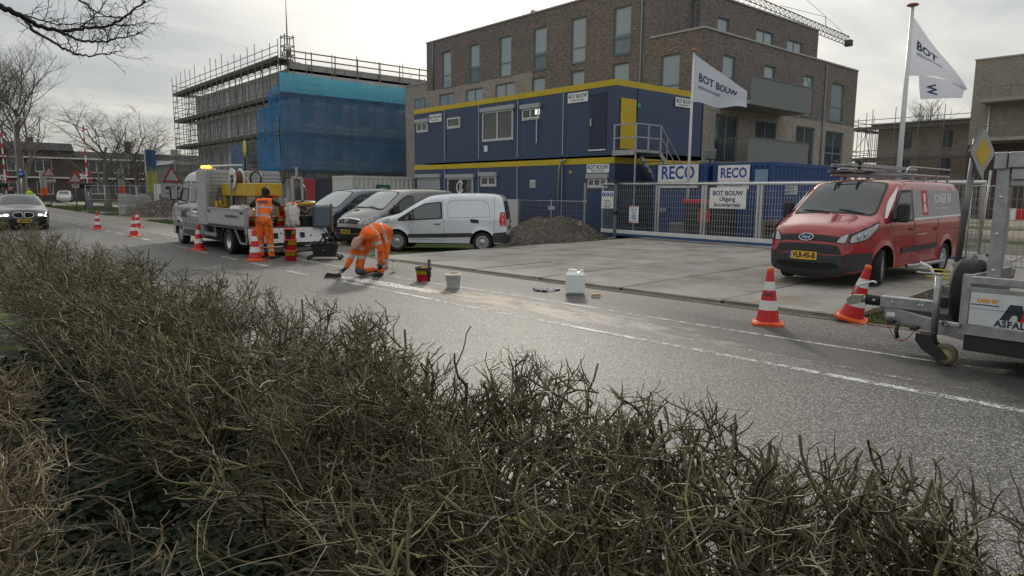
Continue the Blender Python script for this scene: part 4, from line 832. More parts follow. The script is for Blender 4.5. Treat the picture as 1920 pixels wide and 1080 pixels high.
    m = MB(); m.box(0, 3.0, -1.05, 1.05, .70, .77); m.build('load_floor', SLATE_W, t)
    m = MB(); m.box(.06, 2.98, 1.045, 1.085, .78, 1.23, .006); ds = m.build('drop_side', LK, t)
    for zz in (.80, 1.19): m = MB(); m.box(.06, 2.98, 1.085, 1.095, zz - .02, zz + .03); m.build('side_rib', GALV, ds)
    lettering('www.asfaltwerken.nl', .145, LETTER_DK, ds, (1.0, 1.0875, 1.03), (-1, 0, 0), (0, 0, 1), .003, .82)
    for xx in (.25, 2.8): m = MB(); m.box(xx - .09, xx + .09, 1.085, 1.11, 1.10, 1.15, .01); m.build('side_latch', BLACK_PL, ds)
    m = MB(); m.box(0, .07, 1.0, 1.09, .6, 1.26); m.build('corner_post', GALV, t); m = MB(); m.box(0, .07, -1.09, -1.0, .6, 1.28); m.build('corner_post', GALV, t); m = MB(); m.box(2.93, 3.0, 1.0, 1.08, .76, 2.2); m.build('corner_post', GALV, t)
    # far drop side, and tall slatted aluminium headboard behind the locker
    m = MB(); m.box(.06, 2.98, -1.085, -1.045, .78, 1.23, .006); m.build('drop_side', LK, t); slat = None; m = MB(); m.box(3.0, 3.02, -1.06, 1.04, .78, 2.26); hb = m.build('headboard', LK, t)
    for k in range(14):
        if slat is None: m = MB(); m.box(2.975, 3.0, -1.08, 1.0, 0, .075); slat = m.build('wall_slat', GALV, hb); slat.location = (0, 0, .80)
        else: q = inst(slat, hb, 'wall_slat'); q.location = (0, 0, .80 + .105 * k)
    # tail board hanging down, splattered, and light bar below
    SPL = paint_material('asphalt splattered white board', (0.72, 0.72, 0.70), -1.0)
    SPLm, tt, bb = nodes('splattered tail board'); ff = mk(tt); tcc = tt.nodes.new('ShaderNodeTexCoord'); nn = noise_of(tt, tcc.outputs['Object'], 7, 8, .75); n2_ = noise_of(tt, tcc.outputs['Object'], 28, 5, .7)
    tt.links.new(mixc(tt, sstep(tt, ff('ADD', ff('MULTIPLY', nn, .6), ff('MULTIPLY', n2_, .4)), .56, .60), (.66, .67, .68), (.05, .05, .052)), bb.inputs['Base Color']); bb.inputs['Roughness'].default_value = .5
    m = MB(); m.prism([(.0, .74), (-.03, .72), (-.13, .37), (-.10, .36)], 'y', -1.06, 1.04); m.build('tail_board', SPLm, t)
    m = MB(); m.box(-.04, .04, -1.0, 1.0, .28, .36); m.build('rear_beam', mat('brown rusty beam', (.1, .075, .055), .8), t); m = MB(); m.box(-.05, -.02, -1.0, 1.0, .10, .25, .006); bbd = m.build('bumper_board', BLACK_PL, t)
    lettering('WWW.ASFALTWERKEN.NL', .125, GALV, bbd, (-.053, -.0, .175), (0, -1, 0), (0, 0, 1), .0, 1.05, 1.1)
    # side guard and mudguards
    m = MB(); m.box(2.4, 3.4, 1.02, 1.05, .42, .52); m.bar((2.5, 1.03, .48), (2.5, 1.03, .74), .04); m.build('side_guard', GALV, t); m = MB(); m.bar((.95, 1.03, .74), (.55, 1.03, .35), .04); m.bar((.55, 1.03, .35), (.1, 1.03, .35), .04); m.bar((.08, 1.03, .74), (.08, 1.03, .35), .05); m.build('side_guard', GALV, t)
    m = MB()
    for sg in (1, -1):
        A = [R(5) + R(170) * k / 10 for k in range(11)]; m.add([(ra + .44 * math.cos(a), y, .34 + .42 * math.sin(a)) for a in A for y in (sg * .68, sg * 1.03)], [(2 * k, 2 * k + 1, 2 * k + 3, 2 * k + 2) for k in range(10)])
    m.build('mudguard', BLACK_PL, t)
    for sg in (1, -1):
        wheel(t, fa, sg * .87, .34, .34, .22, 'steel', sg); wheel(t, ra, sg * .92, .34, .34, .21, 'truck', sg); wheel(t, ra, sg * .68, .34, .34, .21, 'truck', sg)
    # beacon bar and tube rail on the locker roof
    m = MB(); m.tube([(3.5, .86, 2.38), (.7, .86, 2.34)], .028, 8); m.tube([(3.3, .86, 2.27), (3.3, .86, 2.37)], .02, 6); m.tube([(3.05, .86, 2.2), (3.05, .86, 2.36)], .02, 6); m.build('roof_tube', STEEL_W, t)
    bb2 = MB(); bb2.box(3.35, 3.85, .66, 1.0, 2.275, 2.32, .01); bx = bb2.build('beacon_base', LK, t)
    for k in range(4): q = MB(); q.box(3.18 + .16 * k, 3.31 + .16 * k, .80, .95, 2.325, 2.40, .015); q.build('beacon_lens', beacon_mat(), bx)
    return t
TR = flatbed(); place(TR, -17.35, 7.27, math.pi, 0)
TRM = Matrix.Translation((-17.35, 7.27, 0)) @ Matrix.Rotation(math.pi, 4, 'Z')
# ---- load on the truck: separate things. local truck coords, near side = local -y after rotation?  (heading -x: local +y = world -y = camera side)
YEL = mat('machine yellow paint', (.52, .33, .012), .5, dirt=.45, dirtcol=(.12, .09, .05), scale=4)
def at_truck(name, label, cat, loc): t = thing(name, label, cat); t.matrix_world = TRM @ Matrix.Translation(loc); return t
t = at_truck('asphalt_kettle', 'yellow asphalt heating machine on the truck bed', 'machine', (2.2, .35, .77))
m = MB(); m.box(-1.95, .65, -.35, .35, .78, 1.12, .02); m.build('hood', YEL, t); m = MB(); m.box(.1, .6, .0, .55, .02, .46, .02); m.build('burner_box', YEL, t)
m = MB(); m.box(.05, .68, -.05, .58, .47, .50); m.build('tray', YEL, t); m = MB(); m.tube([(.72, .42, .1), (.72, .42, .65)], .11, 14); m.build('gas_cylinder', YEL, t); m = MB(); m.box(-.3, .0, .32, .38, .5, .75); m.tube([(.3, .58, .1), (.25, .60, .35), (.1, .6, .42), (.3, .6, .7), (.2, .55, 1.0)], .02, 6); m.build('valve_gear', BLACK_PL, t)
m = MB(); m.box(-1.9, .6, -.34, .34, 0, .1); m.build('skid_frame', BLACK_PL, t)
for xx in (-1.8, .5):
    for yy in (-.3, .28): m = MB(); m.box(xx, xx + .06, yy, yy + .05, .05, .80); m.build('frame_leg', YEL, t)
HOSE = mat('black hose', (.02, .02, .02), .6); HOSE_O = mat('tan hose', (.3, .13, .06), .6)
t = at_truck('hose_reel', 'white hose reel with wound brown hose above the truck bed', 'reel', (1.85, .62, 2.0))
for yy in (-.11, .11): m = MB(); m.lathe([(.12, -.008), (.29, -.01), (.30, 0), (.29, .01), (.12, .008)], 32, 'y', (0, yy, 0)); m.build('reel_flange', STEEL_W, t)
for k in range(5): m = MB(); m.tube([(.22 * math.cos(a), -.08 + .04 * k, .22 * math.sin(a)) for a in np.linspace(0, 6.283, 25)], .022, 6, False); m.build('hose_turn', mat('brown hose', (.14, .05, .03), .6), t)
m = MB(); m.bar((.0, -.15, -.85), (0, -.15, .02), .04); m.bar((0, .15, -.85), (0, .15, .02), .04); m.tube([(0, -.16, 0), (0, .16, 0)], .03, 8); [m.bar((0, .125, 0), (.28 * math.cos(a), .125, .28 * math.sin(a)), .03, .012, (0, 1, 0)) for a in (.5, 2.6, 4.7)]; m.build('reel_stand', GALV, t)
t = at_truck('hose', 'black rubber hose looped over the truck bed beside the reel', 'hose', (1.15, .35, 1.9))
m = MB(); m.tube([(.35 * math.cos(a) * (1 + .08 * math.sin(3 * a)), .02 * math.sin(2 * a), .26 * math.sin(a) + .04) for a in np.linspace(-.4, 3.9, 24)], .028, 6); m.build('hose_loop', HOSE, t); m = MB(); m.tube([(.5, .1, -.05), (.35, .12, .12), (.1, .15, -.02), (-.05, .2, -.1)], .016, 6); m.build('tan_hose', HOSE_O, t)
# bucket kind: printed plastic pail
def pail_mat():
    mm, tt, bb = nodes('printed pail'); f = mk(tt); tc = tt.nodes.new('ShaderNodeTexCoord'); s = tt.nodes.new('ShaderNodeSeparateXYZ'); tt.links.new(tc.outputs['Object'], s.inputs[0])
    an = f('ARCTAN2', s.outputs[1], s.outputs[0]); z = s.outputs[2]
    c = mixc(tt, f('GREATER_THAN', z, .14), (.50, .015, .012), (.62, .40, .01)); w = f('ADD', f('MULTIPLY', f('SINE', f('MULTIPLY', an, 2.0)), 1.0), f('MULTIPLY', z, 3.0))
    c = mixc(tt, sstep(tt, w, .85, .95), c, (.02, .025, .035)); n = noise_of(tt, tc.outputs['Object'], 9, 6, .7); c = mixc(tt, sstep(tt, n, .58, .72, 0, .8), c, (.03, .028, .026))
    tt.links.new(c, bb.inputs['Base Color']); bb.inputs['Roughness'].default_value = .42; return mm
PAIL = pail_mat(); PLID = mat('red pail lid', (.5, .02, .015), .45, dirt=.3)
def pail(label, group=None, mtx=None, lid=True, stroke=True):
    t = thing('pail', label, 'bucket', group=group)
    if mtx is not None: t.matrix_world = mtx
    m = MB(); m.lathe([(.001, 0), (.125, 0), (.13, .008), (.147, .25), (.153, .25), (.153, .262)] + ([] if lid else [(.143, .262), (.122, .02), (.001, .02)]), 28); m.build('pail_body', PAIL, t)
    if lid: m = MB(); m.lathe([(.158, .240), (.158, .268), (.145, .272), (.14, .262), (.001, .262)], 28); m.build('lid', PLID, t)
    for k in range(2): m = MB(); m.tube([(.155 * math.cos(a), .155 * math.sin(a), .235 - .05 * math.sin((a) * 1.0)) for a in np.linspace(0, math.pi, 12)], .004, 4); m.build('bail', STEEL_W, t); break
    if stroke: lettering('KWS', .06, LETTER_DK, t, 0, 0, 0, .003, 1, mapf=lambda a, b: ((.141 + .075 * (b + .19 - .12)) * math.cos(-2.2 + a / .14), (.141 + .075 * (b + .19 - .12)) * math.sin(-2.2 + a / .14), .19 + b), name='print')
    return t
for k, lab in enumerate(('bottom pail of the three stacked behind the standing worker', 'middle pail of the three stacked behind the standing worker', 'top red lidded pail of the three stacked behind the standing worker')): pail(lab, 'stacked red and yellow pails', Matrix.Translation((-16.17, 6.83, .262 * k)) @ Matrix.Rotation(R(40 * k + 15), 4, 'Z'), True, False)
for k, (x_, y_, z_, lab) in enumerate(((.55, .62, .77, 'pail on the truck bed left of the worker back'), (.30, .10, .77, 'pail on the truck bed right of the worker waist'), (.30, -.30, .77, 'pail at the right end of the truck bed row'), (.42, -.12, 1.04, 'upper pail on the truck bed right of the worker shoulder'), (.30, .30, 1.32, 'topmost pail on the truck bed beside the worker neck'))): pail(lab, 'pails on the truck bed', TRM @ Matrix.Translation((x_, y_, z_)) @ Matrix.Rotation(R(70 * k), 4, 'Z'), True, False)
# shrink wrapped pallet: crumpled film
def film_blob(name, label, mtx, sx, sy, sz, m, seed, cat='sack', rough=.12):
    rng = random.Random(seed); ph = [rng.uniform(0, 6.3) for _ in range(9)]; vs = []; fs = []; n, k = 28, 14
    for i in range(k + 1):
        for j in range(n):
            u, v = math.pi * i / k, 2 * math.pi * j / n; d = 1 + rough * (math.sin(5 * v + ph[0] + 3 * u) * math.sin(4 * u + ph[1]) + .7 * math.sin(9 * v + ph[2]) * math.sin(7 * u + ph[3])); sx_ = math.copysign(abs(math.sin(u)) ** .6, 1)
            cx, cy = math.cos(v), math.sin(v); q = (abs(cx) ** 4 + abs(cy) ** 4) ** -.25
            vs.append((sx * d * sx_ * cx * q, sy * d * sx_ * cy * q, sz * (1 + d * math.copysign(abs(math.cos(u)) ** .6, math.cos(u))) * .5 * 2))
    for i in range(k):
        for j in range(n): a = i * n + j; b = i * n + (j + 1) % n; fs.append((a, a + n, b + n, b))
    t = thing(name, label, cat); t.matrix_world = mtx; raw('wrapped_goods', vs, fs, m, t, smooth=True); return t
FILM = mat('crumpled clear film', (.62, .58, .55), .25, var=.4, scale=9, bump=.6, bscale=14)
film_blob('wrapped_sacks', 'plastic wrapped pale sacks on the truck bed left of the worker', TRM @ Matrix.Translation((1.25, .72, .78)), .42, .26, .26, FILM, 1)
film_blob('plastic_bag', 'clear plastic film hanging off the truck tail right of the worker', TRM @ Matrix.Translation((.06, -.16, .78)), .07, .16, .27, FILM, 2, 'film', .3)
t = at_truck('gas_bottle', 'dark gas bottle standing at the right rear of the truck bed', 'gas bottle', (.9, -.78, .77)); m = MB(); m.lathe([(.001, 0), (.15, 0), (.155, .05), (.155, .95), (.1, 1.1), (.04, 1.14), (.04, 1.24), (.001, 1.24)], 20); m.build('cylinder', mat('dark grey cylinder', (.03, .035, .045), .5), t); m = MB(); m.tube([(0, 0, 1.2), (.1, .12, 1.32), (.3, .3, 1.28), (.5, .3, 1.1)], .02, 6); m.build('hose', HOSE, t)
t = at_truck('tool_rack', 'steel tool rack frame at the right of the truck tail', 'rack', (.2, -.5, .77))
for (p, q) in (((0, .25, 0), (0, .25, 1.28)), ((0, -.02, 1.28), (0, .25, 1.28)), ((.0, -.02, .55), (0, -.02, 1.28)), ((0, .25, .66), (0, -.35, .66)), ((0, .25, .4), (0, .0, .66)), ((0, -.35, 0), (0, -.35, .66)), ((0, .12, 1.28), (0, .12, 1.55))): m = MB(); m.bar(p, q, .05); m.build('rack_bar', GALV, t)
t = at_truck('blue_barrow', 'worn grey blue plastic tub on edge at the truck tail', 'tub', (-.1, -.88, .74)); m = MB(); m.box(-.1, .12, -.26, .2, 0, .58, .05); m.build('tub', mat('grey blue plastic', (.09, .115, .15), .5, dirt=.4), t); m = MB(); m.bar((-.02, -.32, -.1), (-.02, -.30, .62), .05); m.build('wooden_handle', mat('worn wood', (.22, .14, .07), .8), t); m = MB(); m.tube([(.1, .5, .62), (.12, .1, .64)], .05, 10); m.build('yellow_pipe', YEL, t)
t = at_truck('helmet', 'orange hard hat lying on the load at the truck tail', 'helmet', (.2, -.25, 1.30)); m = MB(); m.sphere((0, 0, 0), .15, 16, 8, (1.15, 1, .8)); m.build('dome', mat('orange hard hat', (.8, .12, .01), .35), t)
# two wooden shovels / black parts on bed floor
t = at_truck('burner_torch', 'black gas torch equipment lying on the rear of the truck bed', 'torch', (.25, -.62, .77)); m = MB(); m.tube([(0, -.1, .3), (.3, 0, .42), (.9, .2, .3)], .02, 6); m.box(-.1, .3, -.2, .15, 0, .28, .02); m.tube([(0, .3, .05), (0, -.2, .5)], .02, 6); m.build('torch_body', BLACK_PL, t)

# ---- tools and buckets on the road
t = thing('mixing_tub', 'black wheeled tub with burner stand behind the truck', 'tub', (-16.05, 7.68, 0), R(8)); 
m = MB(); V = []
for z, a, b in ((.09, .26, .17), (.38, .33, .23), (.40, .36, .26), (.40, .32, .22), (.12, .245, .155)): V += [(-a, -b, z), (a, -b, z), (a, b, z), (-a, b, z)]
F = [(3, 2, 1, 0), (16, 17, 18, 19)] + [(4 * k + j, 4 * k + (j + 1) % 4, 4 * k + 4 + (j + 1) % 4, 4 * k + 4 + j) for k in range(4) for j in range(4)]
m.add(V, F); m.M = Matrix.Rotation(R(90), 4, 'Z'); tub = m.build('tub', BLACK_PL, t, fixn=True); tub.rotation_euler = (0, 0, R(50))
fr = MB(); fr.bar((-.38, -.2, .09), (.38, -.2, .09), .03); fr.bar((-.38, .2, .09), (.38, .2, .09), .03); fr.bar((-.36, -.2, .09), (-.36, .2, .09), .03); fr.bar((.36, -.2, .09), (.36, .2, .09), .03); f_o = fr.build('frame', BLACK_PL, t); f_o.rotation_euler = (0, 0, R(50))
for (a, b) in ((-.38, -.2), (.38, -.2), (.38, .2), (-.38, .2)):
    m = MB(); m.lathe([(.001, -.02), (.05, -.02), (.05, .02), (.001, .02)], 14, 'y'); q = m.build('castor', BLACK_PL, t); c_, s_ = math.cos(R(50)), math.sin(R(50)); q.location = (a * c_ - b * s_, a * s_ + b * c_, .05); q.rotation_euler = (0, 0, R(50))
m = MB(); m.tube([(0, 0, .2), (0, 0, .62)], .03, 8); m.tube([(-.1, -.15, .38), (0, 0, .6), (.12, .18, .7)], .022, 6); m.tube([(.2, .2, .4), (.0, .05, .68), (-.05, -.05, .75)], .02, 6); m.box(-.07, .05, -.05, .06, .56, .66, .012); m.box(-.03, .12, -.02, .05, .44, .52, .01); m.tube([(-.2, .05, .62), (.16, -.06, .66)], .018, 6); m.tube([(.1, .1, .4), (.14, .2, .62), (.1, .26, .66)], .014, 6); m.build('burner', BLACK_PL, t)
m = MB(); m.lathe([(.001, 0), (.02, 0), (.02, .008), (.001, .01)], 10, 'y'); q = m.build('emblem', ALU, t); q.location = (.17, -.17, .24)
pail('open pail of black primer with a brush in it on the road', None, Matrix.Translation((-10.99, 7.27, 0)) @ Matrix.Rotation(R(-20), 4, 'Z'), False, False)
pl = [o for o in COL.objects if o.get('label', '').startswith('open pail of black')][0]; pl.name = 'primer_pail'
m = MB(); m.lathe([(.001, .20), (.135, .20)], 20); m.build('primer', mat('black primer', (.01, .01, .01), .2), pl); m = MB(); m.lathe([(.152, .215), (.160, .22), (.160, .268), (.150, .27)], 24); m.build('rim', BLACK_PL, pl)
t = thing('brush', 'paint brush handle sticking out of the open primer pail', 'brush', (-10.93, 7.36, .18), R(30)); m = MB(); m.box(-.03, .03, -.012, .012, -.02, .24, .008); m.build('handle', mat('stained brush handle', (.12, .11, .10), .7), t); m = MB(); m.box(-.035, .035, -.016, .016, -.1, .0); m.build('bristles', BLACK_PL, t)
WB = mat('stained white plastic', (.74, .73, .70), .45, var=.1, dirt=.6, dirtcol=(.25, .24, .22), scale=12)
t = thing('white_bucket', 'stained white bucket with a wire handle on the road', 'bucket', (-9.84, 7.14, 0)); m = MB(); m.lathe([(.001, 0), (.112, 0), (.118, .01), (.135, .225), (.142, .225), (.142, .255), (.132, .255), (.112, .03), (.001, .03)], 28); m.build('bucket_body', WB, t); m = MB(); m.tube([(.142 * math.cos(a), .142 * math.sin(a), .23 - .12 * math.sin(a - 3.6)) for a in np.linspace(3.6, 6.74, 14)], .004, 4); m.build('wire_handle', STEEL_W, t); m = MB(); m.lathe([(.001, .2), (.128, .2)], 20); m.build('sand_fill', mat('pale filler', (.45, .36, .27), .9), t)
t = thing('sponge', 'tan scouring pad resting on the rim of the white bucket', 'pad', (-9.84, 7.16, .262), R(30)); m = MB(); m.box(-.07, .07, -.03, .03, 0, .025, .01); m.build('pad', mat('tan pad', (.45, .3, .2), .9), t)
JC = mat('white translucent plastic', (.80, .82, .79), .35, var=.06, dirt=.1, dirtcol=(.4, .4, .38))
t = thing('jerrycan', 'white plastic jerrycan standing on the road in front of the concrete plates', 'jerrycan', (-7.98, 8.34, 0), R(46))
m = MB(); m.box(-.145, .145, -.12, .12, 0, .35, .04); m.build('can_body', JC, t); m = MB(); m.box(-.115, .03, -.02, .02, .345, .39, .012); m.build('handle', JC, t); m = MB(); m.lathe([(.001, .35), (.03, .35), (.032, .385), (.001, .39)], 16, 'z', (.095, 0, 0)); m.build('cap', JC, t)
t.scale = (1.12, 1.12, 1.1)
# rag
rng = random.Random(4); V = []; n = 18
for i in range(n):
    for j in range(n): u, v = i / (n - 1) - .5, j / (n - 1) - .5; V.append((u * .36 * (1 + .2 * math.sin(7 * v)), v * .22 * (1 + .3 * math.sin(5 * u + 1)), max(.006, .035 + .035 * math.sin(11 * u + 3 * v) * math.cos(9 * v + 2 * u) - .05 * (u * u + v * v)))) 
rg = raw('rag', V, [(i * n + j, i * n + j + 1, (i + 1) * n + j + 1, (i + 1) * n + j) for i in range(n - 1) for j in range(n - 1)], mat('dirty rag', (.45, .45, .47), .9, var=.5, scale=14, dirt=.9, dirtcol=(.03, .03, .05)), smooth=True); rg.location = (-8.58, 8.2, 0); rg.rotation_euler = (0, 0, R(40)); setp(rg, 'crumpled dirty white rag lying on the road left of the jerrycan', 'rag')
t = thing('can_lid', 'small round black lid lying on the road beside the rag', 'lid', (-8.48, 8.4, .0)); m = MB(); m.lathe([(.001, .028), (.05, .028), (.056, .02), (.056, .0), (.001, .0)], 18); m.build('lid_disc', BLACK_PL, t)
t = thing('hand_brush', 'small wooden hand brush lying on the road right of the jerrycan', 'brush', (-7.52, 8.36, 0), R(70)); m = MB(); m.box(-.08, .08, -.03, .03, .035, .06, .012); m.build('brush_block', mat('varnished wood', (.4, .2, .07), .5), t); m = MB(); m.box(-.075, .075, -.026, .026, 0, .035); m.build('bristles', mat('pale bristles', (.6, .52, .38), .9), t)
# ---- cones
CONE_O = mat('cone orange base', (.72, .09, .01), .5, dirt=.35, dirtcol=(.2, .06, .03), scale=8); CONE_R = mat('cone red band', (.56, .02, .025), .42, dirt=.35, dirtcol=(.2, .03, .03), scale=8); CONE_W = mat('cone white band', (.7, .7, .68), .4, dirt=.5, dirtcol=(.3, .28, .26), scale=9)
cone_proto = None
def cone(label, x, y, rz=0, tilt=None, s=1.0, z=0.0):
    global cone_proto
    if cone_proto is None:
        t = thing('traffic_cone', label, 'traffic cone', group='red and white traffic cones')
        m = MB(); a = .2; pts = rpoly([(-a, -a), (a, -a), (a, a), (-a, a)], .07, 4); m.prism(pts, 'z', 0, .03); m.lathe([(.185, .03), (.17, .045), (.155, .05)], 24); m.build('base', CONE_O, t)
        def rad(z): return .145 - (z - .05) / .70 * .112
        for z0, z1, mm, nm in ((.05, .20, CONE_R, 'red_band'), (.20, .325, CONE_W, 'white_band'), (.325, .46, CONE_R, 'red_band'), (.46, .575, CONE_W, 'white_band'), (.575, .70, CONE_R, 'red_band')):
            m = MB(); m.lathe([(rad(z0), z0), (rad(z1), z1)], 24); m.build(nm, mm, t)
        m = MB(); m.lathe([(rad(.70), .70), (.042, .705), (.042, .745), (.03, .755), (.001, .755)], 24); m.build('tip', CONE_O, t); cone_proto = t
    else: t = copy_tree(cone_proto)
    t['label'] = label; t.location = (x, y, z); t.rotation_euler = (0, 0, rz) if tilt is None else tilt; t.scale = (s, s, s); return t
cone('traffic cone at the left rear corner of the truck by the worker', -16.72, 6.16, R(12), None, 1.04)
c6 = cone('traffic cone standing on the road in the foreground left of the trailer hitch', -4.52, 8.42, R(30))
for k in (0,): lettering('AWS', .065, LETTER_DK, c6, 0, 0, 0, .003, .9, mapf=lambda a, b: ((.145 - (.40 + b - .05) / .7 * .112 + .002) * math.cos(-1.75 + a / .09), (.145 - (.40 + b - .05) / .7 * .112 + .002) * math.sin(-1.75 + a / .09), .40 + b), name='print')
cone('tilted traffic cone pushed behind the trailer hitch', -3.92, 9.55, R(10), (R(4), R(13), R(20)), 1.02, .03)
cone('traffic cone beside the truck between its front and rear wheels', -20.6, 6.0, R(40), None, 1.0)
cone('nearer of the two overlapping cones ahead of the truck', -28.1, 5.95, R(5)); cone('farther cone mostly hidden behind another ahead of the truck', -34.4, 7.45, R(25)); cone('leftmost traffic cone next to the oncoming black car', -33.8, 5.78, R(70))

# ------------------------------------------------------------------ people
ORANGE = mat('hi-vis orange cloth', (.80, .15, .015), .85, var=.3, scale=13, dirt=1.0, dirtcol=(.085, .045, .03), bump=.5, bscale=22)
ORANGE_V = mat('hi-vis vest', (.95, .17, .03), .8, var=.12, scale=5, bump=.35, bscale=18); REFL = mat('reflective tape', (.42, .42, .41), .55, var=.1); NAVY = mat('black jacket', (.012, .013, .018), .85, bump=.4, bscale=18)
SKIN = mat('skin', (.42, .22, .16), .6, var=.15, scale=8); HAIR = mat('dark hair', (.02, .016, .013), .8, bump=.7, bscale=60); GLOVE = mat('dark work glove', (.03, .03, .03), .8); BOOT = mat('worn black boot', (.025, .022, .02), .7, dirt=.5); KNEE = mat('grey knee pad', (.07, .08, .1), .8)
def person(label, bones, blobs, frame, tape=(), voxel=.0095):
    """one continuous body: tapered capsules between joints fused by a voxel remesh; cloth assigned by the nearest bone"""
    O, rx, ry, rz = frame
    def W(p): return O + rx * p[0] + ry * p[1] + rz * p[2]
    mb = MB(); B = []
    for a, b, ra, rb, m in bones:
        A, C = W(a), W(b); d = C - A; n = max(3, int(d.length / .025)); B.append((A, C, ra, rb, m))
        k = len(mb.v); mb.tube([A - d.normalized() * ra * .8, A - d.normalized() * ra * .45] + [A + d * i / n for i in range(n + 1)] + [C + d.normalized() * rb * .45, C + d.normalized() * rb * .8], [ra * .45, ra * .87] + [ra + (rb - ra) * i / n for i in range(n + 1)] + [rb * .87, rb * .45], 14)
    for c, r, sc, m in blobs: q = W(c); mb.sphere((q.x, q.y, q.z), r, 14, 10, sc); B.append((q, q + Vector((0, 0, .001)), r * min(sc), r * min(sc), m))
    t = thing('person', label, 'person', (O.x, O.y, 0)); o = mb.build('body', ORANGE); md = o.modifiers.new('r', 'REMESH'); md.mode = 'VOXEL'; md.voxel_size = voxel; md.use_smooth_shade = True; sm = o.modifiers.new('s', 'SMOOTH'); sm.factor = .5; sm.iterations = 4
    dg = bpy.context.evaluated_depsgraph_get(); me = bpy.data.meshes.new_from_object(o.evaluated_get(dg)); bpy.data.objects.remove(o)
    ms = [ORANGE, ORANGE_V, REFL, NAVY, SKIN, HAIR, GLOVE, BOOT, KNEE]; me.materials.clear(); [me.materials.append(x) for x in ms]
    n = len(me.polygons); cen = np.zeros(n * 3); me.polygons.foreach_get('center', cen); cen = cen.reshape(-1, 3); best = np.full(n, 1e9); idx = np.zeros(n, int)
    for A, C, ra, rb, m in B:
        A_, d = np.array(A), np.array(C - A); v = cen - A_; tt = np.clip((v @ d) / (d @ d), 0, 1); dist = np.linalg.norm(v - tt[:, None] * d, axis=1) - (ra + (rb - ra) * tt)
        q = dist < best; best[q] = dist[q]; idx[q] = ms.index(m)
    for A, C, t0, t1, only in tape:
        A_, C_ = np.array(W(A)), np.array(W(C)); d = C_ - A_; v = cen - A_; tt = (v @ d) / (d @ d); rad = np.linalg.norm(v - tt[:, None] * d, axis=1)
        q = (tt > t0) & (tt < t1) & (rad < only) & ((idx == 0) | (idx == 1)); idx[q] = 2
    from mathutils import noise as NZ
    vm = np.zeros(len(me.vertices), int); [vm.__setitem__(list(p.vertices), idx[p.index]) for p in me.polygons]; nv = [v.normal.copy() for v in me.vertices]
    for v in me.vertices:      # creases in the cloth
        if vm[v.index] in (0, 1, 3): q = v.co; v.co = q + nv[v.index] * (.016 * (abs(NZ.noise(Vector((q.x * 11, q.y * 11, q.z * 19)))) - .25) + .006 * NZ.noise(q * 38))
    me.polygons.foreach_set('material_index', idx.tolist()); me.polygons.foreach_set('use_smooth', [True] * n); me.name = 'body'
    bo = bpy.data.objects.new('body', me); COL.objects.link(bo); bo.parent = t; bo.location = (-O.x, -O.y, 0); return t
def hand(w, d, s, sc=1.0, curl=.5, mm=None):
    """palm, four fingers and thumb: w wrist, d pointing direction, s side (thumb) direction"""
    w, d, s = Vector(w), Vector(d).normalized(), Vector(s).normalized(); s = (s - d * s.dot(d)).normalized(); n = d.cross(s); mm = mm or GLOVE; b = []
    p = w + d * .09 * sc; b.append((tuple(w), tuple(p), .034 * sc, .038 * sc, mm))
    for k, l in enumerate((.075, .085, .08, .062)):
        f0 = p + s * (.03 - .02 * k) * sc; f1 = f0 + (d * .8 + n * curl * .5).normalized() * l * .55 * sc; f2 = f1 + (d * .5 + n * curl).normalized() * l * .5 * sc; b += [(tuple(f0), tuple(f1), .0115 * sc, .0105 * sc, mm), (tuple(f1), tuple(f2), .0105 * sc, .009 * sc, mm)]
    t0 = w + d * .03 * sc + s * .03 * sc; t1 = t0 + (d * .6 + s * .8).normalized() * .045 * sc; b += [(tuple(t0), tuple(t1), .014 * sc, .013 * sc, mm), (tuple(t1), tuple(t1 + (d + s * .1 + n * .4).normalized() * .04 * sc), .012 * sc, .01 * sc, mm)]
    return b
CR = Vector((.6585, .7525, 0)).normalized(); CF = Vector((-.7525, .6585, 0)).normalized(); UP = Vector((0, 0, 1))
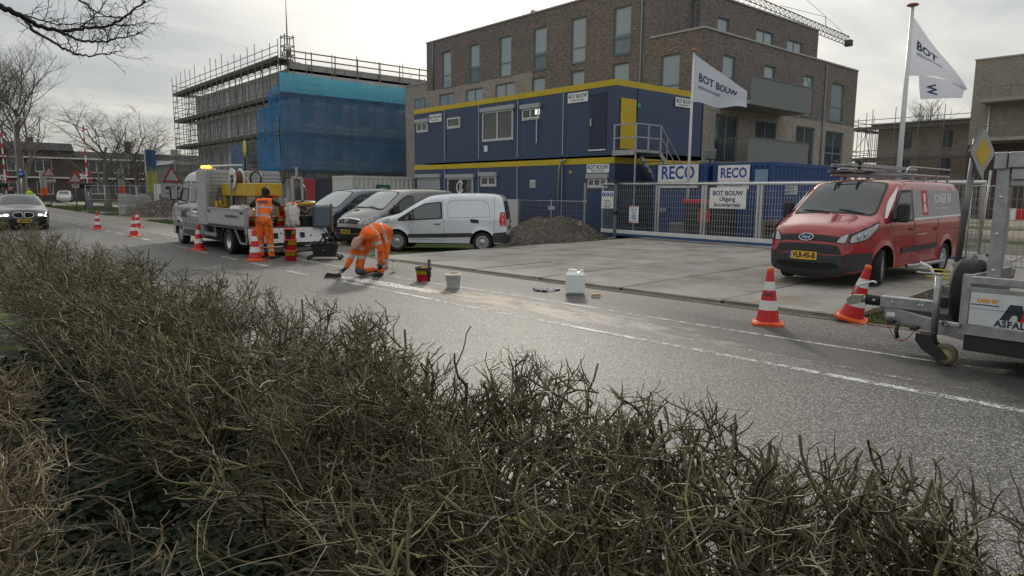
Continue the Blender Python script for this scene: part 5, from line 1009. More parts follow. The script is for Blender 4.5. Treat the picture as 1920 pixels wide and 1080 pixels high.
# standing worker, seen from behind, leaning over the truck's rear corner. frame: x = image right, y = away from camera, z up
OB, OV, NV = ORANGE, ORANGE_V, NAVY
bones = [((-.10, .03, .09), (-.12, .06, .50), .072, .088, OB), ((-.12, .06, .50), (-.10, .05, .93), .092, .115, OB), ((.14, -.02, .09), (.10, .05, .50), .072, .088, OB), ((.10, .05, .50), (.06, .05, .93), .092, .115, OB),
         ((-.085, .04, .95), (.05, .04, .95), .135, .135, OB), ((-.02, .05, 1.0), (-.02, .09, 1.18), .15, .15, OV), ((-.02, .09, 1.18), (-.02, .15, 1.38), .15, .15, OV), ((-.11, .12, 1.2), (-.13, .16, 1.38), .10, .10, OV), ((.07, .12, 1.2), (.09, .16, 1.38), .10, .10, OV),
         ((-.14, .16, 1.42), (.10, .16, 1.42), .095, .095, OV), ((-.02, .17, 1.45), (-.02, .20, 1.54), .08, .075, NV),
         ((-.19, .17, 1.42), (-.36, .32, 1.33), .078, .066, NV), ((-.36, .32, 1.33), (-.26, .50, 1.50), .062, .048, NV), ((.15, .17, 1.42), (.22, .36, 1.36), .078, .066, NV), ((.22, .36, 1.36), (.12, .55, 1.40), .062, .048, NV),
         ((-.02, .21, 1.56), (-.01, .24, 1.68), .078, .10, HAIR), ((-.01, .20, 1.70), (-.01, .27, 1.70), .098, .095, HAIR), ((-.01, .30, 1.60), (-.01, .31, 1.68), .06, .07, SKIN), ((-.01, .37, 1.645), (-.01, .385, 1.63), .016, .015, SKIN), ((-.105, .25, 1.63), (-.108, .25, 1.66), .02, .02, SKIN), ((.085, .25, 1.63), (.088, .25, 1.66), .02, .02, SKIN),
         ((-.10, .0, .05), (-.10, .16, .045), .052, .045, BOOT), ((.15, -.05, .05), (.19, .10, .045), .052, .045, BOOT), ((-.10, .02, .05), (-.10, .03, .16), .058, .062, BOOT), ((.14, -.03, .05), (.14, -.02, .16), .058, .062, BOOT)]
bones += hand((-.26, .50, 1.50), (.4, .7, .25), (.6, -.2, .6), 1.0, .8) + hand((.12, .55, 1.40), (-.3, .8, .1), (-.6, 0, .6), 1.0, .8)
tp = [((-.10, .03, .09), (-.12, .06, .50), .22, .36, .2), ((-.10, .03, .09), (-.12, .06, .50), .50, .64, .2), ((.14, -.02, .09), (.10, .05, .50), .22, .36, .2), ((.14, -.02, .09), (.10, .05, .50), .50, .64, .2), ((-.02, .05, 1.0), (-.02, .15, 1.4), .08, .21, .4), ((-.02, .05, 1.0), (-.02, .15, 1.4), .62, .74, .4), ((-.16, .1, 1.0), (-.09, .1, 1.0), .0, .75, .62), ]
W1 = person('worker in orange hi-vis vest and trousers seen from behind leaning over the truck tail', bones, [], (Vector((-17.02, 6.53, 0)), CR * 1.14, CF, UP), tp[:6])
# vest lettering and braces on the back
lettering('AWS', .125, LETTER_DK, W1, Vector((0, 0, 0)) + CR * -.02 + CF * -.005 + UP * 1.415, CR, (UP + CF * .25), .006, .95)
m = MB(); [m.box(xx - .022, xx + .022, -.004, .004, -.17, .17) for xx in (-.115,)]; q = m.build('vest_tape', REFL, W1); q.matrix_local = Matrix.Translation(CR * -.02 + CF * -.075 + UP * 1.23) @ Matrix((CR, CF, UP)).transposed().to_4x4() @ Matrix.Rotation(R(-14), 4, 'X')
# kneeling, bent worker spreading primer. x right, y away, z up, origin at the standing boot
bones = [((.02, .0, .10), (.10, .10, .50), .070, .085, OB), ((.10, .10, .50), (.10, .22, .86), .09, .115, OB), ((-.02, .26, .90), (.12, .24, .88), .135, .13, OB),
         ((-.02, .24, .88), (-.34, -.02, .50), .115, .095, OB), ((-.34, -.02, .50), (-.40, -.10, .14), .092, .085, OB), ((-.40, -.12, .12), (-.34, -.02, .08), .085, .07, KNEE), ((-.36, .0, .08), (-.20, .34, .10), .07, .055, OB), ((-.20, .34, .09), (-.14, .42, .05), .05, .04, BOOT),
         ((.03, .22, .92), (-.10, .10, .93), .15, .15, OV), ((-.10, .10, .93), (-.22, -.05, .86), .15, .145, OV), ((-.16, -.10, .88), (-.30, .04, .84), .11, .10, OV), ((-.06, -.12, .86), (-.30, -.02, .80), .095, .09, OV),
         ((-.32, -.10, .80), (-.38, -.18, .72), .062, .058, SKIN), ((-.40, -.20, .72), (-.435, -.25, .64), .095, .085, SKIN), ((-.44, -.29, .60), (-.445, -.30, .585), .05, .045, SKIN), ((-.47, -.335, .635), (-.475, -.345, .62), .016, .013, SKIN), ((-.345, -.27, .66), (-.34, -.27, .67), .02, .02, SKIN), ((-.50, -.16, .68), (-.505, -.16, .69), .02, .02, SKIN),
         ((-.04, -.14, .82), (.05, -.14, .55), .085, .072, OB), ((.05, -.14, .55), (.04, -.10, .30), .07, .058, OB), 
         ((-.36, -.02, .76), (-.50, -.10, .48), .085, .072, OB), ((-.50, -.10, .48), (-.62, -.18, .22), .068, .055, OB),
         ((.00, -.06, .05), (-.10, -.14, .045), .05, .042, BOOT), ((.02, .0, .05), (.02, .0, .15), .06, .062, BOOT)]
bones += hand((-.63, -.19, .19), (-.7, -.3, -.6), (.2, -.8, .3), 1.0, .9) + hand((.04, -.10, .30), (-.1, .1, -1), (-.8, -.3, 0), 1.0, .6)
tp = [((.02, .0, .10), (.10, .10, .50), .18, .31, .2), ((.02, .0, .10), (.10, .10, .50), .48, .60, .2), ((-.34, -.02, .50), (-.40, -.10, .14), .25, .42, .2), ((-.50, -.10, .48), (-.62, -.18, .22), .2, .42, .12), ((-.36, -.02, .76), (-.50, -.10, .48), .45, .65, .14), ((-.04, -.14, .82), (.05, -.14, .55), .4, .6, .13), ((.03, .22, .92), (-.22, -.05, .86), .12, .24, .3), ((.03, .22, .92), (-.22, -.05, .86), .72, .84, .3)]
W2 = person('bald worker in orange hi-vis clothing bent down on one knee spreading primer', bones, [], (Vector((-12.14, 6.98, 0)), CR, CF, UP), tp)
t = thing('trowel', 'black primer float in the hand of the kneeling worker', 'trowel'); t.matrix_world = Matrix.Translation(Vector((-12.14, 6.98, 0)) + CR * -.88 + CF * -.27) @ Matrix.Rotation(R(47), 4, 'Z'); m = MB(); m.prism([(-.17, .012), (.16, .012), (.15, .07), (-.10, .10)], 'y', -.05, .05); m.build('float_head', BLACK_PL, t); m = MB(); m.tube([(.08, .0, .07), (.22, .0, .12)], .014, 6); m.build('handle', BLACK_PL, t)
film_blob('plastic_bag', 'white plastic sack standing behind the kneeling worker', Matrix.Translation((-13.35, 7.75, 0)), .13, .12, .42, mat('white sack film', (.68, .68, .66), .4, var=.15, scale=6, bump=.5, bscale=9), 5, 'sack', .12)
t = thing('spray_can', 'small white bottle on the road behind the kneeling worker', 'bottle', (-12.55, 7.55, 0)); m = MB(); m.lathe([(.001, 0), (.04, 0), (.042, .01), (.042, .17), (.025, .2), (.018, .22), (.001, .22)], 16); m.build('bottle_body', JC, t); m = MB(); m.lathe([(.02, .21), (.02, .25), (.001, .25)], 12); m.build('cap', BLACK_PL, t)

# ------------------------------------------------------------------ trailer at the right edge
def trailer():
    t = thing('trailer', 'galvanised equipment trailer with advertising panel cut by the right edge', 'trailer'); yn, yf = 7.68, 9.2; x0, x1 = -2.12, 1.9; yc = 8.46
    m = MB(); m.bar((-3.28, yc, .36), (-1.9, yn + .18, .30), .07, .13); m.bar((-1.9, yn + .18, .30), (x1, yn + .1, .30), .07, .13); m.build('drawbar_beam', GALV, t); m = MB(); m.bar((-3.28, yc, .36), (-1.9, yf - .18, .30), .07, .13); m.bar((-1.9, yf - .18, .30), (x1, yf - .1, .30), .07, .13); m.build('drawbar_beam', GALV, t)
    m = MB(); m.box(-3.36, -2.42, yc - .06, yc + .06, .42, .55, .008); oh = m.build('overrun_housing', GALV, t)
    for xx in (-3.2, -3.0, -2.72, -2.68, -2.5, -2.46): m = MB(); m.lathe([(.014, 0), (.014, -.012), (.001, -.014)], 8, 'y', (xx, yc - .06, .49)); m.build('bolt', STEEL_W, oh)
    m = MB()
    prof = []
    for k in range(9): prof.append((.052 if k % 2 else .068, -3.58 + .026 * k))
    m.lathe(prof, 18, 'x', (0, yc, .48)); m.build('rubber_gaiter', RUBBER, t)
    m = MB(); m.tube([(-3.58, yc, .48), (-3.66, yc, .48)], .04, 10); m.prism([(-3.64, .53), (-3.64, .44), (-3.78, .40), (-3.86, .40), (-3.88, .46), (-3.8, .52)], 'y', yc - .05, yc + .05); m.build('coupling_head', mat('worn coupling steel', (.34, .33, .27), .5, .6, dirt=.5), t)
    m = MB(); m.tube([(-3.78, yc, .54), (-3.74, yc, .64), (-3.52, yc, .70), (-3.46, yc, .69)], .016, 6); m.build('coupling_lever', STEEL_W, t)
    m = MB(); m.tube([(-2.62, yc, .55), (-2.56, yc - .02, .66), (-2.62, yc - .02, .80), (-2.72, yc, .92), (-2.86, yc, .96)], .02, 8); m.build('handbrake_lever', STEEL_W, t)
    m = MB(); m.box(-2.50, -2.43, yc - .12, yc - .03, .50, .62, .01); m.build('jockey_clamp', BLACK_PL, t)
    m = MB(); m.tube([(-2.42, 7.98, .26), (-2.42, 7.98, .88)], .035, 12); m.tube([(-2.42, 7.98, .88), (-2.42, 7.98, .91)], .02, 8); m.tube([(-2.42, 7.98, .90), (-2.68, 7.98, .90)], .01, 6); m.build('jockey_tube', GALV, t)
    m = MB(); m.prism([(-2.50, .30), (-2.36, .30), (-2.34, .22), (-2.24, .14), (-2.20, .08), (-2.27, .05), (-2.42, .13), (-2.50, .22)], 'y', 7.70, 7.74); m.prism([(-2.50, .30), (-2.36, .30), (-2.34, .22), (-2.24, .14), (-2.20, .08), (-2.27, .05), (-2.42, .13), (-2.50, .22)], 'y', 7.82, 7.86); m.build('jockey_fork', BLACK_PL, t)
    jw = bpy.data.objects.new('jockey_wheel', None); COL.objects.link(jw); jw.parent = t; jw.location = (-2.24, 7.78, .11); m = MB(); m.lathe([(.075, -.035), (.105, -.035), (.112, -.02), (.112, .02), (.105, .035), (.075, .035)], 28, 'y'); m.build('tyre', mat('grey jockey tyre', (.13, .11, .08), .7), jw); m = MB(); m.lathe([(.078, -.03), (.05, -.012), (.02, -.04), (.001, -.04)], 24, 'y'); m.lathe([(.078, .03), (.02, .04), (.001, .04)], 24, 'y'); m.build('hub', mat('dirty cream hub', (.42, .33, .17), .6, dirt=.5), jw)
    # body: frame rails, corner posts, panels
    m = MB(); m.box(x0, x1, yn, yn + .05, .36, .46); m.box(x0, x0 + .05, yn + .05, yf - .05, .36, .46); m.build('floor_frame', GALV, t); m = MB(); m.box(x0 + .06, x1, yn + .06, yf, .44, .46); m.build('floor', SLATE_W, t)
    m = MB(); m.box(x0 + .0, x0 + .07, yn - .01, yn + .06, .46, .95); m.build('corner_post', GALV, t); m = MB(); m.box(x0, x1, yn - .012, yn + .04, .86, .94, .008); m.build('top_rail', GALV, t); m = MB(); m.box(x0, x1, yn - .008, yn + .03, .795, .83); m.build('upper_rib', GALV, t); m = MB(); m.box(x0, x0 + .04, yn + .07, yf, .46, .93); m.build('front_panel', GALV_D, t)
    m = MB(); m.box(x0 + .05, x1, yn + .02, yf, .20, .35); m.build('under_box', BLACK_PL, t)
    PN = mat('white advertising panel', (.62, .64, .66), .4, dirt=.3, dirtcol=(.4, .4, .4)); m = MB(); m.box(x0 + .08, x1, yn - .004, yn + .012, .47, .79); ap = m.build('advertising_panel', PN, t); yy = yn - .006
    e = (1, 0, 0); u = (0, 0, 1)
    raw('logo_line', [(x0 + .09, yy, .665), (x0 + .32, yy, .665), (x0 + .32, yy, .675), (x0 + .09, yy, .675)], [(0, 1, 2, 3)], LETTER_NAVY, ap); lettering('AARP BV', .05, mat('orange lettering', (.75, .33, .03), .5), ap, (x0 + .22, yy, .71), e, u, .003, .9)
    raw('panel_joint', [(x0 + .08, yy, .628), (x1, yy, .628), (x1, yy, .632), (x0 + .08, yy, .632)], [(0, 1, 2, 3)], GALV_D, ap)
    A = x0 + .33
    for poly, mm in (([(0, .545), (.075, .545), (.10, .60), (.135, .60), (.145, .545), (.21, .545), (.17, .70), (.075, .70)], LETTER_DK), ([(.165, .545), (.19, .66), (.20, .69), (.245, .545)], RED_P), ([(.215, .69), (.275, .69), (.30, .60), (.325, .69), (.375, .69), (.40, .60), (.425, .69), (.485, .69), (.42, .545), (.36, .545), (.345, .6), (.33, .545), (.265, .545)], LETTER_DK), ([(.50, .69), (.64, .69), (.64, .65), (.56, .65), (.56, .635), (.64, .635), (.64, .545), (.50, .545), (.50, .585), (.58, .585), (.58, .6), (.50, .6)], LETTER_DK)):
        raw('logo', [(A + a, yy - (.002 if mm is RED_P else 0), z) for a, z in poly], [tuple(range(len(poly)))], mm, ap)
    lettering('ASFALTWERKEN', .085, LETTER_DK, ap, (A - .035, yy, .505), e, u, .0035, .96, 1.1, align='LEFT')
    m = MB(); m.box(x0 - .12, x0 + .02, yn - .05, yn + .0, .42, .47, .01); m.lathe([(.03, -.05), (.03, 0), (.001, 0)], 10, 'y', (x0 - .1, yn - .02, .445)); m.build('side_lamp', GALV, t)
    # upright frame, top block, cross bar
    m = MB(); m.box(x0 + .16, x0 + .27, yn + .1, yn + .2, .90, 2.06, .008); m.build('upright', GALV, t); m = MB(); m.box(x0 + .14, x0 + .24, yn + .06, yn + .24, 1.96, 2.12, .008); m.box(x0 + .25, x0 + .38, yn + .06, yn + .24, 1.97, 2.12, .008); m.box(x0 + .28, x0 + .42, yn + .08, yn + .2, 1.86, 1.97, .008); m.build('top_block', GALV, t); m = MB(); m.box(x0 + .27, x1, yn + .11, yn + .19, 1.80, 1.88, .008); m.build('cross_bar', GALV, t)
    m = MB(); m.box(x0 + .50, x0 + .60, yn + .35, yn + .43, .90, 1.45, .006); m.build('short_upright', GALV, t); m = MB(); m.tube([(x0 + .12, yn + .55, .95), (x0 + .12, yn + .55, 1.86)], .022, 8); m.build('thin_post', GALV, t)
    for zz in (1.0, 1.35, 1.7): m = MB(); m.lathe([(.014, 0), (.014, -.012), (.001, -.014)], 8, 'y', (x0 + .215, yn + .1, zz)); m.build('bolt', STEEL_W, t)
    # asphalt caked chute
    rng = random.Random(3); m = MB(); pts = [(x0 + .42 + .22 * k / 10 + .03 * math.sin(k * 2.1), yn + .32, 1.80 - .075 * k) for k in range(11)]; m.tube(pts, [.10 + .02 * math.sin(k * 3.3) for k in range(11)], 14); m.build('caked_chute', mat('asphalt caked steel', (.075, .075, .07), .9, var=.5, scale=12, bump=1.0, bscale=26, dirt=.5, dirtcol=(.16, .16, .155)), t)
    m = MB(); m.box(x0 + .72, x0 + 1.2, yn + .3, yn + .9, .46, 1.05, .03); m.build('red_machine', mat('red machine paint', (.45, .03, .015), .5, dirt=.4), t); m = MB(); m.tube([(x0 + .66, yn + .28, .95), (x0 + .78, yn + .28, 1.2)], .03, 8); m.build('machine_pipe', BLACK_PL, t)
    # wheels under the out-of-frame part
    for yy2, sg in ((yn - .12, -1), (yf + .12, 1)): wheel(t, .6, yy2, .33, .33, .2, 'steel', sg)
    # breakaway cable, electric cable
    RC = mat('red cable', (.32, .02, .02), .5); m = MB(); m.tube([(-3.42, yc - .1, .40), (-3.47, yc - .12, .26), (-3.50, yc - .13, .20)], .005, 5); m.build('breakaway_cable', RC, t); m = MB(); m.tube([(-3.50 + .022 * math.sin(a), yc - .13, .15 + .05 * math.cos(a)) for a in np.linspace(0, 6.283, 17)], .006, 5, False); m.build('carabiner', STEEL_W, t)
    m = MB(); m.tube([(-3.14 + .46 * k / 14, yc - .28, .30 - .20 * math.sin(math.pi * k / 14)) for k in range(15)], .006, 5); m.build('brake_cable', RC, t)
    m = MB(); m.box(-3.2, -3.08, yc - .18, yc - .06, .26, .30, .01); m.box(-2.78, -2.68, yc - .34, yc - .22, .25, .29, .01); m.tube([(-2.98, yc - .24, .28), (-2.99, yc - .26, .20), (-2.96, yc - .26, .12)], .028, 8); m.build('connector_plug', BLACK_PL, t)
    lettering('TYPE PLATE', .001, LETTER_DK, t, (0, 0, -5), e, u) if False else None
    st = MB(); st.box(-3.22, -3.08, yc - .075, yc - .07, .34, .39); q = st.build('type_sticker', WHITE, t); q.location = (0, -.03, -.01)
    # spare wheel on the drawbar, axis along the road
    sw = wheel(t, -2.26, 8.42, .70, .345, .22, 'steel', 1); sw.rotation_euler = (0, 0, R(94))
    for ch in t.children:
        if ch.type == 'MESH':
            for v in ch.data.vertices:
                if v.co.x < -2.5: v.co.x = -2.5 + (v.co.x + 2.5) * .74
    return t
trailer()

# ------------------------------------------------------------------ vegetation
def tubes(name, groups, sides, m, parent=None, smooth=True):
    """groups: list of (P (N,K,3), R (N,K)) -> one mesh of thin tubes"""
    V = []; F = []; base = 0
    for P, Rr in groups:
        if len(P) == 0: continue
        P = np.asarray(P, float); Rr = np.asarray(Rr, float); N_, K = P.shape[:2]
        T = np.gradient(P, axis=1); T /= np.linalg.norm(T, axis=2, keepdims=True) + 1e-9
        ref = np.tile(np.array([.31, .17, .935]), (N_, 1)); par = np.abs((T.mean(1) * ref).sum(1)) > .9; ref[par] = (.94, .1, -.3)
        A = np.cross(T, ref[:, None, :]); A /= np.linalg.norm(A, axis=2, keepdims=True) + 1e-9; B = np.cross(T, A)
        ang = 2 * np.pi * np.arange(sides) / sides
        ring = P[:, :, None, :] + Rr[:, :, None, None] * (A[:, :, None, :] * np.cos(ang)[None, None, :, None] + B[:, :, None, :] * np.sin(ang)[None, None, :, None])
        V.append(ring.reshape(-1, 3)); i = np.arange(N_)[:, None, None] * K * sides; k = np.arange(K - 1)[None, :, None] * sides; j = np.arange(sides)[None, None, :]; j2 = (j + 1) % sides
        q = np.stack([np.broadcast_to(i + k + j, (N_, K - 1, sides)), np.broadcast_to(i + k + j2, (N_, K - 1, sides)), np.broadcast_to(i + k + sides + j2, (N_, K - 1, sides)), np.broadcast_to(i + k + sides + j, (N_, K - 1, sides))], -1).reshape(-1, 4) + base
        F.append(q); base += N_ * K * sides
    V = np.concatenate(V); F = np.concatenate(F); me = bpy.data.meshes.new(name); me.vertices.add(len(V)); me.vertices.foreach_set('co', V.astype(np.float32).ravel()); me.loops.add(F.size); me.loops.foreach_set('vertex_index', F.ravel().astype(np.int32))
    me.polygons.add(len(F)); me.polygons.foreach_set('loop_start', (np.arange(len(F)) * 4).astype(np.int32)); me.polygons.foreach_set('loop_total', np.full(len(F), 4, np.int32)); me.update(calc_edges=True)
    me.polygons.foreach_set('use_smooth', np.full(len(F), smooth)); me.materials.append(m); o = bpy.data.objects.new(name, me); COL.objects.link(o)
    if parent: o.parent = parent
    return o
def bark(name, cols, moss=None, rough=.85, ms=9.0, mlo=.5):
    m, t, b = nodes(name); f = mk(t); L = t.links.new; g = t.nodes.new('ShaderNodeNewGeometry'); tc = t.nodes.new('ShaderNodeTexCoord')
    cr = t.nodes.new('ShaderNodeValToRGB'); L(g.outputs['Random Per Island'], cr.inputs[0]); el = cr.color_ramp.elements; el[0].color = (*cols[0], 1); el[1].color = (*cols[-1], 1)
    for k, c in enumerate(cols[1:-1]): e_ = el.new((k + 1) / (len(cols) - 1)); e_.color = (*c, 1)
    c = cr.outputs[0]; n = noise_of(t, tc.outputs['Object'], 30, 4, .7); hs = t.nodes.new('ShaderNodeHueSaturation'); L(c, hs.inputs['Color']); L(f('MULTIPLY_ADD', n, .9, .55), hs.inputs['Value']); c = hs.outputs[0]
    if moss: c = mixc(t, sstep(t, noise_of(t, tc.outputs['Object'], ms, 4, .7), mlo, mlo + .18, 0, .85), c, moss)
    L(c, b.inputs['Base Color']); b.inputs['Roughness'].default_value = rough; b.inputs['Specular IOR Level'].default_value = .3; return m
def wig(P0, D, ln, K, rng, curl, up=0.0):
    """N random-walk polylines from P0 along unit D"""
    N_ = len(P0); P = np.zeros((N_, K, 3)); P[:, 0] = P0; d = D.copy()
    for k in range(1, K):
        d = d + rng.normal(0, curl, (N_, 3)) + np.array([0, 0, up]); d /= np.linalg.norm(d, axis=1, keepdims=True); P[:, k] = P[:, k - 1] + d * (ln / (K - 1))[:, None]
    return P
def pick(P, Rr, n, rng, t0=.3, t1=1.0):
    """n random points along each polyline: position, tangent, radius"""
    N_, K = P.shape[:2]; t = rng.uniform(t0, t1, (N_, n)) * (K - 1); i = np.minimum(t.astype(int), K - 2); u = (t - i)[..., None]; a = np.arange(N_)[:, None]
    return (P[a, i] * (1 - u) + P[a, i + 1] * u).reshape(-1, 3), (P[a, i + 1] - P[a, i]).reshape(-1, 3), (Rr[a, i] * (1 - u[..., 0]) + Rr[a, i + 1] * u[..., 0]).ravel()
def unit(v): return v / (np.linalg.norm(v, axis=-1, keepdims=True) + 1e-9)
def hedge(name, label, x0, x1, y0, y1, top, seed, mats, dens, per_m=20, side=-1.0, thick=1.0, flat=0.0, hair=1.0):
    """clipped shrubs: stems fork again and again towards the cut surface"""
    rng = np.random.default_rng(seed); t = thing(name, label, 'hedge', (0, 0, 0)); xs = []; x = x0
    while x < x1: xs.append(x); x += 1.0 / (per_m * max(.08, dens(x)))
    xs = np.array(xs); n = len(xs); ym = (y0 + y1) / 2; w = (y1 - y0) / 2
    P0 = np.stack([xs + rng.normal(0, .04, n), ym + rng.uniform(-.72, .88, n) * w, np.full(n, -.04)], 1); D = unit(np.stack([rng.normal(0, .28, n), (P0[:, 1] - ym) / w * .45 + rng.normal(0, .2, n), np.full(n, 1.0)], 1))
    def clip(P, Rr, ex):
        z, y = P[:, -1, 2], P[:, -1, 1]; lim = top - .10 * top * np.maximum(0, np.abs((y - ym) / w) - .6) / .4; m_ = len(P); ok = (z < lim + rng.exponential(ex, m_)) & (y < y1 + rng.exponential(.03, m_)) & (y > y0 - .12 - rng.exponential(.08, m_)) & (z > .02); return P[ok], Rr[ok]
    P = wig(P0, D, rng.uniform(.55, .98, n) * top, 7, rng, .17, .05); r0 = rng.uniform(.008, .0135, n) * thick; Rr = r0[:, None] * np.linspace(1.25, .62, 7)[None] * (1 + rng.normal(0, .06, (n, 7))); G = [(P, Rr)]
    for l, (nk, la, lb, rf, rm, cu) in enumerate(((6, .18, .40, .88, .0088, .21), (4, .09, .24, .88, .0068, .22), (3, .05, .14, .86, .0048, .2), (1, .03, .09, .86, .0034, .16))):
        C, tg, cr = pick(P, Rr, nk, rng, .3 if l == 0 else .25, 1.0); k = len(C); yy = (C[:, 1] - ym) / w; Dd = unit(unit(tg) * .5 + rng.normal(0, .72, (k, 3)) * np.array([1, 1, .6]) + np.stack([np.full(k, -.12 * (l > 0)), np.where(yy < .1, side * .35 * (1 - yy), .15), np.full(k, .42 - flat)], 1))
        P = wig(C, Dd, rng.uniform(la, lb, k), 6 if l < 2 else 4, rng, cu, .02); K = P.shape[1]; r = np.minimum(cr * rf, rm * thick * rng.uniform(.75, 1.25, k)); Rr = r[:, None] * np.linspace(1, .68, K)[None] * (1 + rng.normal(0, .05, (k, K))); P, Rr = clip(P, Rr, (.05, .045, .035, .03)[l]); G.append((P, Rr))
    nl = int(45 * hair * (x1 - x0)); lx = rng.uniform(x0, x1, nl); lx = lx[rng.random(nl) < np.array([min(1, dens(a)) for a in lx])]; nl = len(lx); L0 = np.stack([lx, rng.uniform(y0, ym + w * .5, nl), rng.uniform(.45, .9, nl) * top], 1); LD = unit(np.stack([rng.normal(-.3, .7, nl), rng.normal(.6 * side, .4, nl), rng.normal(.05, .2, nl)], 1)); LP = wig(L0, LD, rng.uniform(.25, .6, nl), 7, rng, .14, -.03); LR = rng.uniform(.0016, .003, nl)[:, None] * np.linspace(1, .5, 7)[None]
    tubes('stems', G[:1], 6, mats[0], t)['kind'] = 'stuff'; tubes('branches', G[1:3], 4, mats[1], t)['kind'] = 'stuff'; tubes('twigs', G[3:] + [(LP, LR)], 3, mats[2], t)['kind'] = 'stuff'; return t
HS_ = bark('mossy hedge stem', [(.05, .042, .03), (.11, .095, .058), (.065, .06, .036)], (.17, .185, .055), .62, 13, .48); HB_ = bark('hedge branch', [(.035, .03, .022), (.12, .105, .06), (.05, .042, .03), (.22, .20, .105), (.045, .038, .027), (.08, .07, .042)], (.23, .24, .065), .62, 10, .53); HT_ = bark('hedge twig', [(.04, .03, .024), (.16, .14, .075), (.06, .042, .033), (.36, .33, .18), (.05, .036, .03), (.10, .085, .05), (.25, .235, .12), (.045, .034, .026)], (.24, .235, .07), .62, 6, .58)  # palest wood tones stand in for sky highlights on the twigs
hedge('clipped_hedge', 'long bare clipped hedge running along the near side of the road', -24, 2.2, .72, 2.42, .95, 21, (HS_, HB_, HT_), lambda x: 2.6 if x > -1.9 else 1.7 if x > -3 else 1.3 if x > -5 else max(.13, 1.1 - (-5 - x) * .10))
BS_ = bark('brown bush stem', [(.06, .045, .03), (.17, .135, .08)], (.14, .14, .06), .6); BT_ = bark('brown bush twig', [(.05, .037, .025), (.19, .15, .085), (.08, .056, .036), (.30, .245, .145), (.06, .043, .03)], None, .6)
hedge('bare_bush', 'tangled brown bare bush in the lower left foreground', -10, -1.0, -1.0, .50, .78, 5, (BS_, BT_, BT_), lambda x: 1.0 if x > -4 else .5, 17, .5, .8, .2, 1.5)
def ivy():
    rng = np.random.default_rng(3); n = 12000; x = rng.uniform(-8, -.9, n); y = rng.uniform(.25, 1.7, n); z = -.02 + .30 * np.exp(-((y - .85) / .42) ** 2) * (.6 + .4 * np.sin(x * 2.3)) * rng.uniform(.35, 1, n); a = rng.uniform(0, 6.283, n); tl = rng.uniform(-.7, .7, n); s = rng.uniform(.018, .038, n)
    d = np.stack([np.cos(a), np.sin(a), tl], 1); d /= np.linalg.norm(d, axis=1, keepdims=True); q = np.stack([-np.sin(a), np.cos(a), rng.uniform(-.5, .5, n)], 1); c = np.stack([x, y, z], 1); V = np.zeros((n, 5, 3)); V[:, 0] = c - d * s[:, None]; V[:, 1] = c + q * s[:, None] * .8 - d * s[:, None] * .3; V[:, 2] = c + d * s[:, None] * 1.1; V[:, 3] = c - q * s[:, None] * .8 - d * s[:, None] * .3; V[:, 4] = c - np.array([0, 0, .006])
    F = []
    for i in range(n): b = i * 5; F += [(b, b + 1, b + 4), (b + 1, b + 2, b + 4), (b + 2, b + 3, b + 4), (b + 3, b, b + 4)]
    o = raw('ivy', V.reshape(-1, 3), F, mat('ivy leaf', (.012, .024, .008), .75, var=.3, scale=12, island=.6)); setp(o, 'dark ivy covering the ground between the hedge and the brown bush', 'ivy', kind='stuff')
    o = raw('hedge_bed', [(-40, -3, -.012), (6, -3, -.012), (6, 2.5, -.012), (-40, 2.5, -.012)], [(0, 1, 2, 3)], soil_material('dark hedge bed', (.035, .03, .022), (.07, .058, .04), .12, .8, 20)); setp(o, kind='structure')
    # litter of pale dead leaves
ivy()

def tree(name, label, x, y, h, trunk_r, seed, m, crown_r, first=.25, lv=5, spread=.6, up=.12, lean=0.0, n1=9, tw=1.0, sides=4, z0=-.1):
    rng = np.random.default_rng(seed); t = thing(name, label, 'tree', (x, y, 0)); K = 8; hh = h * .62
    T = np.zeros((1, K, 3)); T[0, :, 2] = np.linspace(z0, hh, K); T[0, :, 0] = lean * np.linspace(0, 1, K) ** 1.5 + rng.normal(0, .015 * h, K) * np.linspace(0, 1, K); T[0, :, 1] = rng.normal(0, .015 * h, K) * np.linspace(0, 1, K)
    TR_ = trunk_r * np.linspace(1.1, .35, K)[None]; TR_[0, 0] *= 1.25; tubes('trunk', [(T, TR_)], 10, m, t)
    P, Rr = T, TR_; ln = crown_r * 1.0; G = []
    n = n1
    for l in range(lv):
        C, tg, cr = pick(P, Rr, n, rng, first if l == 0 else .22, 1.0); k = len(C); a = rng.uniform(0, 6.283, k); out = np.stack([np.cos(a), np.sin(a), np.zeros(k)], 1)
        D = unit(unit(tg) * (1 - spread * .45) + (out + rng.normal(0, .25, (k, 3))) * spread + np.array([0, 0, up])); L_ = ln * rng.uniform(.6, 1.1, k); Kk = 6 if l < 2 else 4
        if l == 0: L_ *= np.clip(1.25 - .55 * (C[:, 2] / hh), .5, 1.3)
        P = wig(C, D, L_, Kk, rng, .12 if l < 2 else .2, .05 if l < 3 else 0); r = np.minimum(cr * .72, trunk_r * (.42, .2, .1, .052, .035)[l] * tw); Rr = r[:, None] * np.linspace(1, .45, Kk)[None]
        G.append((P, Rr)); ln *= (.62, .58, .55, .55, .5)[l]; n = (5, 4, 4, 3, 3)[l]
    tubes('limbs', G[:2], 5, m, t); c = tubes('crown', G[2:], 3, m, t); c['kind'] = 'stuff'; return t
TB = bark('hazed tree bark', [(.11, .10, .088), (.165, .15, .13), (.13, .115, .10)]); TB2 = bark('hazed far bark', [(.11, .10, .088), (.15, .135, .12)])  # bark lightened so that distance haze sits in its colour
tree('bare_tree', 'tall bare tree at the far left beside the level crossing', -90, 8.7, 16.0, .42, 2, TB, 7.0, .12, 5, .62, .16, 0, 17, .55)
